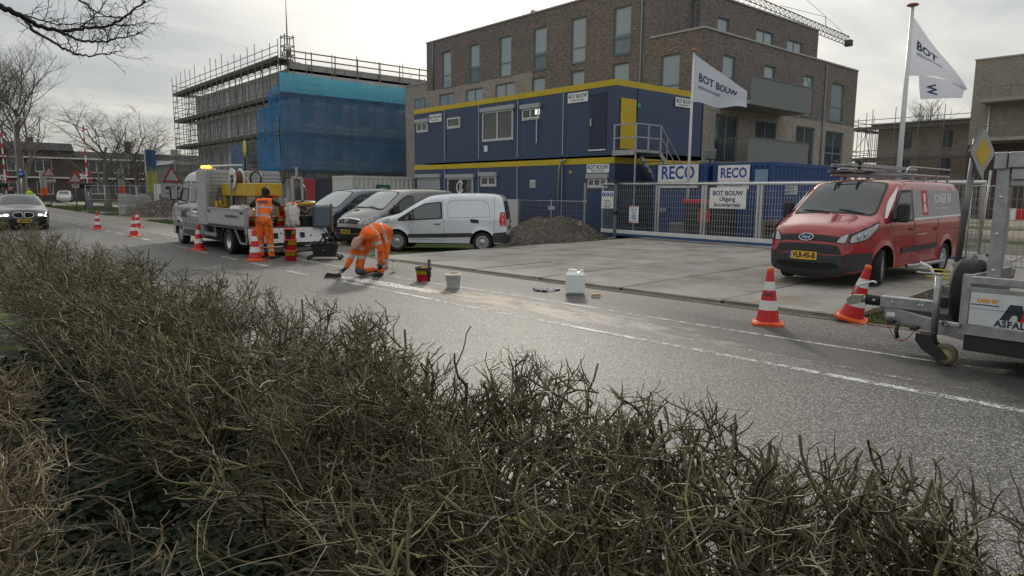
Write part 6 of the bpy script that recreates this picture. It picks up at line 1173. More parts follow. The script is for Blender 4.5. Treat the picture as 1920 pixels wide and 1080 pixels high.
tree('bare_tree', 'tall bare tree cut off by the left edge of the picture', -99, 5.9, 16.5, .45, 4, TB, 7.0, .14, 5, .6, .16, 0, 15, .55)
tree('bare_tree', 'spreading bare tree with low fork left of the blue and yellow banner', -76, 14.0, 9.2, .3, 6, TB, 5.4, .2, 5, .78, .05, 0, 9, .66)
tree('bare_tree', 'smaller bare tree close behind the blue and yellow banner', -79, 17.2, 8.8, .26, 8, TB, 4.8, .22, 5, .72, .07, .6, 9, .66)
tree('bare_tree', 'bare treetop showing above the scaffolded building', -91.5, 56.3, 21.5, .4, 10, TB2, 5.0, .3, 5, .45, .3, 0, 11, .9)
tree('bare_tree', 'bare tree above the distant scaffolded house on the right', -36.8, 112, 16.4, .36, 12, TB2, 5.0, .25, 5, .5, .15, 0, 9, 1.0)
# branch of a near tree reaching in at the upper left
BR = {
'main' : [(-8.75, -0.42, 3.87), (-8.11, 0.16, 3.58), (-7.78, 0.49, 3.37), (-7.65, 0.69, 3.27), (-7.68, 0.81, 3.24), (-7.77, 0.9, 3.22), (-7.87, 0.98, 3.2), (-7.94, 1.07, 3.19), (-7.93, 1.18, 3.18), (-7.82, 1.31, 3.21), (-7.65, 1.42, 3.2), (-7.46, 1.49, 3.2), (-7.22, 1.58, 3.26), (-7.01, 1.62, 3.3), (-6.84, 1.66, 3.33)] ,
'b2' : [(-8.17, 0.9, 3.32), (-8.02, 0.93, 3.23), (-7.82, 0.96, 3.13), (-7.59, 1.0, 3.05), (-7.35, 1.06, 2.95), (-7.18, 1.11, 2.88), (-7.08, 1.17, 2.84), (-7.02, 1.28, 2.85), (-7.01, 1.43, 2.89)] ,
'b3' : [(-7.91, 1.17, 3.17), (-7.75, 1.22, 3.11), (-7.54, 1.26, 3.05), (-7.3, 1.32, 3.01), (-7.06, 1.4, 2.99), (-6.89, 1.47, 3.02), (-6.75, 1.6, 3.04)] ,
'b4' : [(-8.21, 0.86, 3.35), (-8.0, 0.96, 3.28), (-7.75, 1.05, 3.22), (-7.52, 1.1, 3.16), (-7.28, 1.18, 3.14), (-7.09, 1.27, 3.13), (-6.96, 1.37, 3.11)] ,
'b5' : [(-8.53, 0.53, 3.53), (-8.13, 0.87, 3.6), (-7.72, 1.15, 3.54), (-7.42, 1.26, 3.38), (-7.17, 1.34, 3.25), (-6.99, 1.4, 3.18), (-6.86, 1.5, 3.18)] ,
'b6' : [(-7.79, 1.31, 3.21), (-7.65, 1.35, 3.26), (-7.46, 1.41, 3.31), (-7.26, 1.44, 3.38), (-7.08, 1.48, 3.45)] ,
'b7' : [(-7.61, 1.52, 3.24), (-7.45, 1.58, 3.21), (-7.24, 1.64, 3.21), (-7.0, 1.71, 3.19)] ,

}
def near_branch():
    rng = np.random.default_rng(9); t = thing('overhanging_branch', 'dark bare branch of a near tree reaching into the upper left corner', 'branch', (0, 0, 0)); m = bark('dark wet bark', [(.02, .018, .016), (.035, .03, .026)]); rad = dict(main=.034, b2=.018, b3=.016, b4=.009, b5=.014, b6=.008, b7=.008); fine = []
    for k, p in BR.items():
        q = np.array(resample(chaikin([tuple(a) for a in p], 2), .05)) if False else np.array(chaikin([tuple(a) for a in p], 2)); n = len(q); r = rad[k] * np.linspace(1, .22, n) ** (1.0 if k != 'main' else 1.2)
        q[1:-1] += rng.normal(0, .006, (n - 2, 3)); MB().tube([tuple(a) for a in q], [float(a) for a in r], 7).build('limb' if k == 'main' else 'bough', m, t)
        P, Rr = q[None], r[None]; C, tg, cr = pick(P, Rr, 26 if k == 'main' else 18, rng, .25, 1); kk = len(C); D = unit(unit(tg) * .7 + rng.normal(0, .55, (kk, 3))); P1 = wig(C, D, rng.uniform(.1, .34, kk), 6, rng, .2, .02); R1 = np.minimum(cr * .6, .0042)[:, None] * np.linspace(1, .5, 6)[None]
        C, tg, cr = pick(P1, R1, 4, rng, .2, 1); kk = len(C); P2 = wig(C, unit(unit(tg) * .7 + rng.normal(0, .5, (kk, 3))), rng.uniform(.04, .16, kk), 4, rng, .25); R2 = np.minimum(cr * .7, .0026)[:, None] * np.linspace(1, .55, 4)[None]; fine += [(P1, R1), (P2, R2)]
    tubes('twigs', fine, 3, m, t)['kind'] = 'stuff'
    s = BR['main'][0]; MB().tube([(s[0] - .7, s[1] - 1.1, -.1), (s[0] - .68, s[1] - 1.08, 2.2), (s[0] - .6, s[1] - .9, 3.2), (s[0], s[1], s[2])], [.19, .15, .11, .034], 10).build('trunk', m, t)
near_branch()

# ------------------------------------------------------------------ buildings
BRK_D = brick_mat('brown red brick', (.20, .158, .146), (.138, .114, .11), (.26, .25, .242), .32); BRK_L = brick_mat('pale grey brick', (.36, .32, .275), (.27, .24, .21), (.36, .34, .31), .22); BRK_B = brick_mat('beige brick', (.33, .29, .24), (.25, .215, .175), (.32, .3, .27), .2); BRK_R = brick_mat('dark red brick', (.10, .072, .064), (.075, .06, .055), (.14, .13, .122), .25)  # brown red and dark red brick greyed, haze and glare painted into them
PANE = glass_mat('pale reflecting pane', (.26, .32, .36), .06, 1.0, .06); COPING = mat('pale coping', (.38, .39, .38), .7); ZINC = mat('grey balcony metal', (.2, .215, .215), .5, .3, var=.12); FRM_B = mat('blue grey frame', (.17, .225, .26), .5, var=.05)
class Fac:
    """a wall face with real openings. axis 'Y': plane y=c, u=x, outward -y ; axis 'X': plane x=c, u=y, outward +x"""
    def __init__(s, parent, axis, c): s.p = parent; s.ax = axis; s.c = c
    def pt(s, u, z, d=0.0): return (u, s.c + d, z) if s.ax == 'Y' else (s.c - d, u, z)     # d: depth into the building
    def bx(s, mb, u0, u1, z0, z1, d0, d1, bev=0):
        a, b = s.pt(u0, z0, d0), s.pt(u1, z1, d1); mb.box(*sorted((a[0], b[0])), *sorted((a[1], b[1])), *sorted((a[2], b[2])), bev); return mb
    def wall(s, u0, u1, z0, z1, holes, mats, matf=None, extra_u=(), extra_z=(), name='wall', rev=.14):
        us = sorted({u0, u1, *[h[0] for h in holes], *[h[1] for h in holes], *extra_u}); zs = sorted({z0, z1, *[h[2] for h in holes], *[h[3] for h in holes], *extra_z}); us = [u for u in us if u0 <= u <= u1]; zs = [z for z in zs if z0 <= z <= z1]; mb = MB()
        for ua, ub in zip(us, us[1:]):
            for za, zb in zip(zs, zs[1:]):
                cu, cz = (ua + ub) / 2, (za + zb) / 2
                if any(h[0] < cu < h[1] and h[2] < cz < h[3] for h in holes): continue
                mb.cur = matf(cu, cz) if matf else 0; mb.add([s.pt(ua, za), s.pt(ub, za), s.pt(ub, zb), s.pt(ua, zb)], [(0, 1, 2, 3)])
        for h in holes:
            if not (u0 <= h[0] and h[1] <= u1): continue
            mb.cur = matf((h[0] + h[1]) / 2, h[2] + .01) if matf else 0; q = [(h[0], h[2]), (h[1], h[2]), (h[1], h[3]), (h[0], h[3])]
            for (a, b) in zip(q, q[1:] + q[:1]): mb.add([s.pt(*a), s.pt(*b), s.pt(*b, rev), s.pt(*a, rev)], [(0, 1, 2, 3)])
        return mb.build(name, mats, s.p, fixn=False)
    def window(s, u0, u1, z0, z1, mull=(), trans=(), rail=False, fr=None, pane=None, d=.09, sill=True, name='window'):
        fw = .07; fr = fr or GREY_FR; mb = MB(); s.bx(mb, u0, u0 + fw, z0, z1, d - .02, d + .06); s.bx(mb, u1 - fw, u1, z0, z1, d - .02, d + .06); s.bx(mb, u0 + fw, u1 - fw, z0, z0 + fw, d - .02, d + .06); s.bx(mb, u0 + fw, u1 - fw, z1 - fw, z1, d - .02, d + .06)
        for k in mull: s.bx(mb, u0 + (u1 - u0) * k - .04, u0 + (u1 - u0) * k + .04, z0 + fw, z1 - fw, d - .015, d + .05)
        for k in trans: s.bx(mb, u0 + fw, u1 - fw, z0 + (z1 - z0) * k - .035, z0 + (z1 - z0) * k + .035, d - .018, d + .055)
        w = mb.build(name, fr, s.p); us = [u0 + fw] + [u0 + (u1 - u0) * k for k in mull] + [u1 - fw]; zz = [z0 + fw] + [z0 + (z1 - z0) * k for k in trans] + [z1 - fw]
        for ua, ub in zip(us, us[1:]):
            for za, zb in zip(zz, zz[1:]): p = MB(); s.bx(p, ua, ub, za, zb, d + .02, d + .035); p.build('pane', pane or PANE, w)
        if sill: q = MB(); s.bx(q, u0 - .04, u1 + .04, z0 - .05, z0 - .002, -.04, d); q.build('sill', fr, w)
        if rail:
            q = MB(); s.bx(q, u0 - .03, u1 + .03, z0 + 1.0, z0 + 1.04, -.08, -.04); s.bx(q, u0 - .03, u1 + .03, z0 + .05, z0 + .09, -.08, -.04); n = 12
            for k in range(n + 1): u = u0 + (u1 - u0) * k / n; s.bx(q, u - .009, u + .009, z0 + .09, z0 + 1.0, -.07, -.05)
            q.build('railing', fr, w)
        return w

def apartment():
    t = thing('apartment_building', 'brown and pale brick apartment block with balconies behind the blue site cabins', 'building'); F = Fac(t, 'Y', 30.7)
    U = [(-43.65, -42.5), (-40.25, -39.1), (-36.9, -35.7), (-33.5, -32.3), (-30.15, -28.95), (-26.8, -25.55)]
    holes = [(a, b, 9.47, 12.06) for a, b in U] + [(a, b, 6.6, 9.0) for a, b in ((-33.6, -32.4), (-30.1, -29.0), (-26.8, -25.6), (-23.4, -22.2))]; bw = [(-47.3, -45.95, 7.0, 9.02), (-44.05, -42.05, 7.0, 9.02), (-40.7, -38.7, 7.0, 9.02), (-37.35, -35.3, 7.0, 9.02)]; holes += bw[1:]
    low = [(a, a + 1.6, 3.6, 5.9) for a in (-44, -40.5, -37, -33.5, -30, -26.5, -23.2)]; holes += low
    mf = lambda u, z: 1 if (z < 6.35 or (u < -33.6 and z < 9.42)) else 0
    F.wall(-45.7, -24.2, 0, 13.0, [h for h in holes if h[1] < -24.2], [BRK_D, BRK_L], mf, (-33.62,), (6.35, 9.42)); F.wall(-24.2, -20.8, 0, 10.0, [h for h in holes if h[0] > -24.2], [BRK_D, BRK_L], mf, (), (6.35,), 'wall'); F.wall(-48.8, -45.7, 0, 10.1, [], [BRK_L], None, (), (), 'wing_wall')
    for k, (a, b) in enumerate(U): F.window(a, b, 9.47, 12.06, (), (.34,), k % 2 == 1, FRM_B)
    for a, b, z0, z1 in [h for h in holes if h[2] == 6.6]: F.window(a, b, z0, z1, (), (.34,), a < -24, FRM_B)
    for a, b, z0, z1 in bw[1:]: F.window(a, b, z0, z1, (.5,), (), False, FRM_B)
    for a, b, z0, z1 in low: F.window(a, b, z0, z1, (.5,), (), False, FRM_B)
    W = Fac(t, 'Y', 30.7 - .002); W.window(-47.35, -45.95, 7.9, 9.02, (.5,), (), False, FRM_B, d=-.05)
    G = Fac(t, 'X', -20.8); rh = [(32.5, 33.7, 6.5, 8.97), (36.7, 37.9, 8.05, 8.95), (41.3, 42.6, 6.55, 8.93), (45.1, 46.9, 6.51, 8.91), (32.1, 34.3, 3.4, 5.93), (36.1, 38.4, 4.6, 5.9), (40.8, 43.2, 3.54, 5.9), (44.7, 47.3, 3.6, 5.85), (32.1, 34.3, .3, 2.8), (40.8, 43.2, .6, 2.8), (44.7, 47.3, .6, 2.8)]
    G.wall(30.7, 48.8, 0, 10.0, rh, [BRK_D, BRK_L], lambda u, z: 1 if z < 6.35 else 0, (), (6.35,))
    for (a, b, z0, z1), mu, tr in zip(rh, ((), (), (), (), (.5,), (.5,), (.5,), (.5,), (.5,), (.5,), (.5,)), ((), (), (), (.38,), (), (), (), (.38,), (), (), ())): G.window(a, b, z0, z1, mu, tr, False, FRM_B if z0 > 6 else GREY_FR, WIN if z0 < 6 else PANE)
    # set-back top storey
    S = Fac(t, 'Y', 34.5); S.wall(-26.5, -23.7, 9.9, 13.1, [(-25.4, -23.95, 10.2, 12.75)], [BRK_D], None, (), (), 'setback_wall'); S.window(-25.4, -23.95, 10.2, 12.75, (.5,), (), False, FRM_B)
    S2 = Fac(t, 'X', -23.7); sh = [(36.3, 37.5, 10.3, 12.0), (40.6, 42.7, 10.9, 12.0), (44.5, 46.6, 10.6, 11.95)]; S2.wall(34.5, 48.8, 9.9, 13.1, sh, [BRK_D], None, (), (), 'setback_wall'); [S2.window(a, b, z0, z1, (.5,) if b - a > 1.5 else (), (), False, FRM_B) for a, b, z0, z1 in sh]
    E_ = Fac(t, 'X', -24.2); E_.wall(30.7, 34.5, 9.9, 13.0, [], [BRK_D], None, (), (), 'return_wall')
    mb = MB(); mb.quad((-45.7, 30.7, 10), (-45.7, 48.8, 10), (-45.7, 48.8, 13), (-45.7, 30.7, 13)); mb.quad((-48.8, 30.7, 0), (-48.8, 48.8, 0), (-48.8, 48.8, 10.1), (-48.8, 30.7, 10.1)); mb.quad((-48.8, 48.8, 0), (-20.8, 48.8, 0), (-20.8, 48.8, 10), (-48.8, 48.8, 10)); mb.quad((-45.7, 48.8, 10), (-23.7, 48.8, 10), (-23.7, 48.8, 13.1), (-45.7, 48.8, 13.1)); mb.build('rear_wall', BRK_D, t, fixn=False)
    RF = mat('bitumen roof', (.08, .08, .08), .9); mb = MB(); mb.quad((-45.7, 30.7, 12.8), (-24.2, 30.7, 12.8), (-24.2, 48.8, 12.8), (-45.7, 48.8, 12.8)); mb.quad((-24.2, 34.5, 12.8), (-23.7, 34.5, 12.8), (-23.7, 48.8, 12.8), (-24.2, 48.8, 12.8)); mb.quad((-24.2, 30.7, 9.7), (-20.8, 30.7, 9.7), (-20.8, 48.8, 9.7), (-24.2, 48.8, 9.7)); mb.quad((-48.8, 30.7, 9.9), (-45.7, 30.7, 9.9), (-45.7, 48.8, 9.9), (-48.8, 48.8, 9.9)); rf = mb.build('roof', RF, t, fixn=False)
    for (x0, x1, y0, y1, z) in ((-45.75, -24.15, 30.64, 30.95, 13.0), (-24.15, -20.74, 30.64, 30.95, 10.0), (-21.05, -20.74, 30.95, 48.8, 10.0), (-23.95, -23.64, 34.5, 48.8, 13.1), (-48.85, -45.75, 30.64, 30.95, 10.1), (-26.5, -23.95, 34.44, 34.7, 13.1)): mb = MB(); mb.box(x0, x1, y0, y1, z, z + .09); mb.build('coping', COPING, rf)
    m = MB(); m.tube([(-35.4, 33.2, 12.8), (-35.4, 33.2, 13.35), (-35.6, 33.1, 13.65), (-36.1, 32.9, 13.8)], [.28, .28, .28, .33], 14); m.tube([(-35.3, 33.2, 13.3), (-34.3, 33.4, 13.45)], .2, 10); m.build('roof_vent', GALV, rf)
    for u, ax in ((-24.75, 'Y'), (-44.75, 'Y')): m = MB(); m.tube([(u, 30.63, .2 if u > -40 else 9.5), (u, 30.63, 12.9)], .05, 8); m.build('downpipe', FRM_B, t)
    m = MB(); m.tube([(-20.73, 44.1, .2), (-20.73, 44.1, 9.9)], .05, 8); m.build('downpipe', FRM_B, t)
    # balconies: slab, ribbed front panel, bar railing on the near end
    for zb in (6.28, 3.22):
        m = MB(); m.box(-20.8, -19.0, 32.35, 38.8, zb, zb + .2); b = m.build('balcony', CONCR, t); pm = MB(); n = 70
        vs = []
        for k in range(n * 2 + 1): y = 32.35 + 6.45 * k / (2 * n); x = -18.97 if k % 2 else -18.99; vs += [(x, y, zb - .02), (x, y, zb + 1.38)]
        pm.add(vs, [(2 * k, 2 * k + 2, 2 * k + 3, 2 * k + 1) for k in range(2 * n)]); pm.box(-19.02, -18.94, 32.3, 38.85, zb + 1.38, zb + 1.42); pm.build('balcony_panel', ZINC, b)
        r0 = None
        for yy in (32.35, 38.8):
            for k in range(15):
                if r0 is None: q = MB(); q.box(-.01, .01, -.01, .01, 0, 1.2); r0 = q.build('railing_bar', ZINC, b); o = r0
                else: o = inst(r0, b, 'railing_bar')
                o.location = (-20.75 + 1.72 * k / 14, yy, zb + .2)
            q = MB(); q.box(-20.8, -19.0, yy - .03, yy + .03, zb + 1.38, zb + 1.42); q.build('handrail', ZINC, b)
    # construction details: lamp on roof terrace
    m = MB(); m.sphere((-22.0, 37.0, 10.05), .5, 14, 8, (1.2, 1.6, .5)); m.build('terrace_sack', mat('terrace sacks', (.3, .27, .22), .9), rf)
    return t
apartment()

# ------------------------------------------------------------------ site cabins
NAVY_P = mat('navy cabin steel', (.032, .056, .125), .42, var=.1, scale=1.2, dirt=.4, dirtcol=(.06, .07, .095)); CAB_Y = mat('yellow cabin trim', (.55, .40, .012), .5, var=.1, dirt=.3, dirtcol=(.3, .22, .03)); SHUT = mat('grey roller shutter', (.36, .38, .40), .5, var=.06); DARKGL = glass_mat('dark cabin glass', (.03, .035, .035), .04, .9, .04)
YC = 22.09; XE = [-34.2, -31.18, -28.16, -25.14, -22.08, -19.0]
def sign_board(parent, F, u0, u1, z0, z1, lines, d=-.03, m=None, name='sign', right=1):
    mb = MB(); F.bx(mb, u0, u1, z0, z1, d - .02, d); sb = mb.build(name, m or WHITE, parent); cu = (u0 + u1) / 2; r = (1, 0, 0) if F.ax == 'Y' else (0, 1, 0)
    for txt, size, dz, mm, bold, sq in lines: lettering(txt, size, mm, sb, F.pt(cu, z0 + (z1 - z0) * dz, d - .024), r, (0, 0, 1), bold, sq)
    return sb
def botbouw(parent, F, u0, u1, z0, z1): w = u1 - u0; return sign_board(parent, F, u0, u1, z0, z1, [('BOT BOUW', w * .19, .62, LETTER_NAVY, .004, .9), ('HEERHUGOWAARD', w * .085, .22, LETTER_NAVY, .0005, .8)])
def shutter(parent, F, u0, u1, z0, z1, box=True, n=8):
    w = parent
    if box: m = MB(); F.bx(m, u0 - .08, u1 + .08, z1, z1 + .2, -.16, 0, .01); w = m.build('shutter_box', SHUT, parent)
    for k in range(n):
        if z1 - z0 < .05: break
        m = MB(); h = (z1 - z0) / n; F.bx(m, u0, u1, z0 + h * k + .006, z0 + h * (k + 1) - .006, -.05, -.02); m.build('shutter_slat', SHUT, w)
    return w
CAB_LAB = {(0, 1): 'upper site cabin at the left end with sign and small shuttered window', (1, 1): 'upper site cabin with one narrow small window, second from left', (2, 1): 'upper site cabin with the large wide window', (3, 1): 'upper site cabin with small lit window and white bracket', (4, 1): 'upper corner site cabin with yellow end door and navy front door',
           (0, 0): 'lower left site cabin with closed roller shutter', (1, 0): 'lower site cabin with glazed double door behind the vans', (2, 0): 'lower site cabin with small window right of the glazed door', (3, 0): 'lower site cabin with small vent grille behind the dirt heap', (4, 0): 'lower corner site cabin with sign over small window by the gate'}
CAB = {}
for fl in (0, 1):
    for k in range(5):
        z0, z1 = ((-.12, 3.21), (3.30, 6.36))[fl]; x0, x1 = XE[k] + .012, XE[k + 1] - .012; t = thing('site_cabin', CAB_LAB[(k, fl)], 'site cabin', (0, 0, 0), group='two storey row of navy site cabins'); CAB[(k, fl)] = t; F = Fac(t, 'Y', YC)
        m = MB(); m.box(x0, x1, YC, YC + 6.2, z0, z1 - .25); m.build('cabin_body', NAVY_P, t); m = MB(); m.box(x0 - .006, x1 + .006, YC - .03, YC + 6.23, z1 - .25, z1); m.build('yellow_trim', CAB_Y, t); m = MB(); m.box(x0, x1, YC - .02, YC + 6.22, z0, z0 + .16); m.build('base_rail', NAVY_P, t)
        for xx in (x0 + .0, x1 - .16): m = MB(); F.bx(m, xx, xx + .16, z0 + .16, z1 - .25, -.015, 0); m.build('corner_post', NAVY_P, t)
        m = MB(); n = 18; a, b = x0 + .16, x1 - .16
        vs = []; 
        for q in range(n * 4 + 1): u = a + (b - a) * q / (n * 4); dd = (-.004, -.012, -.012, -.004)[q % 4]; vs += [F.pt(u, z0 + .18, dd), F.pt(u, z1 - .26, dd)]
        m.add(vs, [(2 * q, 2 * q + 2, 2 * q + 3, 2 * q + 1) for q in range(n * 4)]); m.build('ribbed_panel', NAVY_P, t)
        if k < 4: m = MB(); F.bx(m, x1 - .012, x1 + .036, z0 + .1, z1 - .27, -.035, -.017); m.build('joint_strip', mat('pale joint strip', (.36, .38, .42), .5), t)
W_FR = mat('white window frame', (.62, .63, .63), .4)
def cwin(key, u0, u1, z0, z1, mull=(.5,), pane=None): F = Fac(CAB[key], 'Y', YC); return F.window(u0, u1, z0, z1, mull, (), False, W_FR, pane or DARKGL, d=-.06, sill=True)
def csh(key, u0, u1, z0, z1, n): shutter(CAB[key], Fac(CAB[key], 'Y', YC), u0, u1, z0, z1, True, n)
cwin((0, 1), -33.86, -32.76, 5.10, 5.58); csh((0, 1), -33.9, -32.72, 5.56, 5.58, 1); botbouw(CAB[(0, 1)], Fac(CAB[(0, 1)], 'Y', YC), -32.6, -31.42, 5.53, 5.95); cwin((1, 1), -30.86, -29.73, 5.13, 5.64, ()); cwin((2, 1), -27.8, -25.45, 4.29, 5.70); csh((2, 1), -27.85, -25.4, 5.69, 5.70, 1); cwin((3, 1), -24.77, -23.63, 5.13, 5.60, (.5,)); csh((3, 1), -24.8, -23.6, 5.56, 5.60, 1)
m = MB(); m.box(-24.3, -23.72, YC - .1, YC - .06, 5.14, 5.18); m.box(-23.76, -23.72, YC - .1, YC - .06, 4.0, 5.14); m.build('bracket_pipe', W_FR, CAB[(3, 1)]); m = MB(); m.box(-23.9, -23.6, YC - .05, YC - .03, 5.3, 5.55); m.build('lit_tube', mat('lit tube lamp', (.9, .9, .8), .4, emit=.6), CAB[(3, 1)])
m = MB(); m.box(-27.7, -27.42, YC - .05, YC - .014, 3.75, 4.05, .01); m.build('notice', WHITE, CAB[(2, 1)])
F4 = Fac(CAB[(4, 1)], 'Y', YC); botbouw(CAB[(4, 1)], F4, -21.78, -20.58, 5.61, 6.03); m = MB(); F4.bx(m, -20.47, -19.53, 3.57, 5.88, -.035, -.012, .008); d = m.build('door', mat('navy door', (.013, .021, .05), .45), CAB[(4, 1)]); m = MB(); F4.bx(m, -20.40, -20.34, 4.55, 4.85, -.075, -.035); m.build('handle', ALU, d); m = MB(); F4.bx(m, -20.5, -19.5, 3.50, 3.56, -.06, -.012); m.build('threshold', ALU, d)
csh((0, 0), -33.9, -31.6, .1, 2.50, 16); cwin((1, 0), -30.85, -28.6, .1, 2.45, (.5,)); csh((1, 0), -30.9, -28.55, 2.44, 2.45, 1); cwin((2, 0), -27.92, -26.71, 2.05, 2.52); csh((2, 0), -28.0, -26.7, 2.50, 2.52, 1)
lg = MB(); lg.tube([(-29.65 + .28 * math.cos(a), YC - .11, 1.95 + .3 * math.sin(a)) for a in np.linspace(.6, 5.9, 18)], .04, 6); lg.tube([(-29.5, YC - .11, 2.4), (-29.55, YC - .11, 1.4)], .03, 6); lg.build('door_emblem', LETTER_W, CAB[(1, 0)])
Fv = Fac(CAB[(3, 0)], 'Y', YC); m = MB(); Fv.bx(m, -24.2, -23.83, 1.93, 2.30, -.05, -.012, .006); v = m.build('vent', W_FR, CAB[(3, 0)])
for k in range(5): m = MB(); Fv.bx(m, -24.17, -23.86, 1.97 + .06 * k, 1.99 + .06 * k, -.058, -.05); m.build('vent_louvre', GALV_D, v)
sign_board(CAB[(3, 0)], Fv, -22.9, -22.5, .96, 1.1, [('POORT', .09, .5, LETTER_DK, .001, .9)])
m = MB(); m.tube([(-21.75, YC - .1, 3.18), (-22.0, YC - .14, 3.12), (-22.15, YC - .14, 2.8), (-22.2, YC - .14, .3)], .05, 8); m.build('downpipe', GALV, CAB[(3, 0)])
cwin((4, 0), -20.45, -19.37, 1.98, 2.33, (.33, .66)); csh((4, 0), -20.45, -19.37, 2.32, 2.33, 1); botbouw(CAB[(4, 0)], Fac(CAB[(4, 0)], 'Y', YC), -20.55, -19.28, 2.58, 2.94); m = MB(); m.lathe([(.1, 0), (.1, -.03), (.001, -.04)], 16, 'y', (-21.55, YC - .01, 2.6)); m.build('wall_lamp', mat('yellowish lamp', (.35, .28, .12), .5), CAB[(4, 0)])
FX = Fac(CAB[(4, 1)], 'X', XE[5]); m = MB(); FX.bx(m, 22.33, 23.30, 3.56, 5.62, -.05, .0, .008); yd = m.build('yellow_door', CAB_Y, CAB[(4, 1)]); sign_board(CAB[(4, 1)], FX, 26.0, 27.3, 5.60, 6.0, [('BOT BOUW', .24, .62, LETTER_NAVY, .004, .9), ('HEERHUGOWAARD', .1, .22, LETTER_NAVY, .0005, .8)]); sign_board(CAB[(4, 1)], FX, 23.4, 23.58, 5.33, 5.5, [], m=mat('emergency exit green', (.05, .4, .2), .5)); m = MB(); FX.bx(m, 22.36, 22.44, 4.5, 4.62, -.1, -.05); m.build('handle', ALU, yd)
# end panel seams of the corner cabins
for fl in (0, 1):
    for yy in (23.42, 28.2): m = MB(); FX.bx(m, yy, yy + .05, (.1, 3.45)[fl], (2.9, 6.08)[fl], -.018, 0); m.build('end_seam', NAVY_P, CAB[(4, fl)])
# stair tower to the yellow door
t = thing('steel_stair', 'galvanised steel stair and landing at the yellow cabin door', 'stair'); xa, xb = -18.93, -17.75
m = MB(); m.box(xa, xb, 21.85, 23.45, 3.36, 3.46); m.box(xa, xb, 21.8, 21.86, 3.25, 3.45); m.box(xa, xb, 23.44, 23.5, 3.25, 3.45); m.build('landing', GALV, t)
for (x, y, z0, z1) in ((xb, 21.85, 0, 4.5), (xb, 23.45, 3.4, 4.5), (xa + .06, 21.85, 3.3, 4.5), (xb, 22.65, 3.4, 4.5)): m = MB(); m.bar((x, y, z0), (x, y, z1), .05); m.build('post', GALV, t)
for z in (3.95, 4.48):
    for p, q in (((xa, 21.85, z), (xb, 21.85, z)), ((xb, 21.85, z), (xb, 23.45, z))): m = MB(); m.bar(p, q, .045); m.build('rail', GALV, t)
n = 13
for k in range(n): y = 23.55 + 3.3 * k / n; z = 3.3 - 3.3 * (k + 1) / (n + 1); m = MB(); m.box(xa + .15, xb - .02, y, y + .24, z - .03, z); m.build('tread', GALV, t)
for x in (xa + .12, xb): m = MB(); m.bar((x, 23.45, 3.36), (x, 26.9, .0), .05, .2); m.build('stringer', GALV, t)
for dz in (.55, 1.0): m = MB(); m.bar((xb, 23.45, 3.46 + dz), (xb, 26.9, .1 + dz), .04); m.build('stair_rail', GALV, t)
for k in range(4): y = 23.9 + .85 * k; m = MB(); m.bar((xb, y, 3.36 - (y - 23.45) * .97), (xb, y, 4.4 - (y - 23.45) * .97), .04); m.build('baluster', GALV, t)

# ------------------------------------------------------------------ shipping containers
def container(label, x0, x1, y0, y1, z0, z1, m, group=None, doors=True):
    t = thing('shipping_container', label, 'container', (0, 0, 0), group=group); fr = MB()
    for x in (x0, x1 - .12):
        for y in (y0, y1 - .12): fr.box(x, x + .12, y, y + .12, z0, z1)
    for z in (z0, z1 - .13):
        fr.box(x0 + .12, x1 - .12, y0 + .01, y0 + .11, z, z + .13); fr.box(x0 + .12, x1 - .12, y1 - .11, y1 - .01, z, z + .13); fr.box(x0 + .01, x0 + .11, y0 + .12, y1 - .12, z, z + .13); fr.box(x1 - .11, x1 - .01, y0 + .12, y1 - .12, z, z + .13)
    fr.build('frame', m, t)
    def corr(P0, P1, nrm, n):
        P0, P1, nrm = Vector(P0), Vector(P1), Vector(nrm); vs = []; prof = (0, 0, .045, .045)
        for k in range(n * 4 + 1): p = P0.lerp(P1, k / (n * 4)) - nrm * prof[k % 4] - nrm * .02; vs += [(p.x, p.y, z0 + .12), (p.x, p.y, z1 - .12)]
        MB().add(vs, [(2 * k, 2 * k + 2, 2 * k + 3, 2 * k + 1) for k in range(n * 4)]).build('corrugated_panel', m, t)
    corr((x0 + .1, y0, 0), (x1 - .1, y0, 0), (0, -1, 0), 9); corr((x1, y0 + .1, 0), (x1, y1 - .1, 0), (1, 0, 0), 20); corr((x0, y0 + .1, 0), (x0, y1 - .1, 0), (-1, 0, 0), 20); corr((x0 + .1, y1, 0), (x1 - .1, y1, 0), (0, 1, 0), 9); mb = MB(); mb.box(x0 + .05, x1 - .05, y0 + .05, y1 - .05, z1 - .06, z1 - .03); mb.build('roof', m, t)
    return t
cw = container('white corrugated container behind the grey vans with green emergency sign', -36.65, -34.38, 18.1, 24.1, -.15, 2.56, mat('white container paint', (.55, .56, .54), .5, dirt=.3, dirtcol=(.3, .27, .22)), 'shipping containers in a row'); FW = Fac(cw, 'X', -34.38); sign_board(cw, FW, 19.6, 20.5, 1.55, 2.08, [('EHBO', .18, .6, LETTER_W, .002, .9), ('BHV POST', .11, .25, LETTER_W, .001, .9)], m=mat('dark green sign', (.01, .12, .07), .5))
container('dark navy corrugated container between the red and the white one', -38.98, -36.72, 18.12, 24.1, -.15, 2.5, mat('dark navy container', (.018, .025, .05), .5, dirt=.3), 'shipping containers in a row'); container('red corrugated container behind the truck tail', -41.3, -39.05, 18.14, 24.1, -.15, 2.46, mat('red container paint', (.33, .025, .03), .5, dirt=.3, dirtcol=(.18, .06, .05)), 'shipping containers in a row')
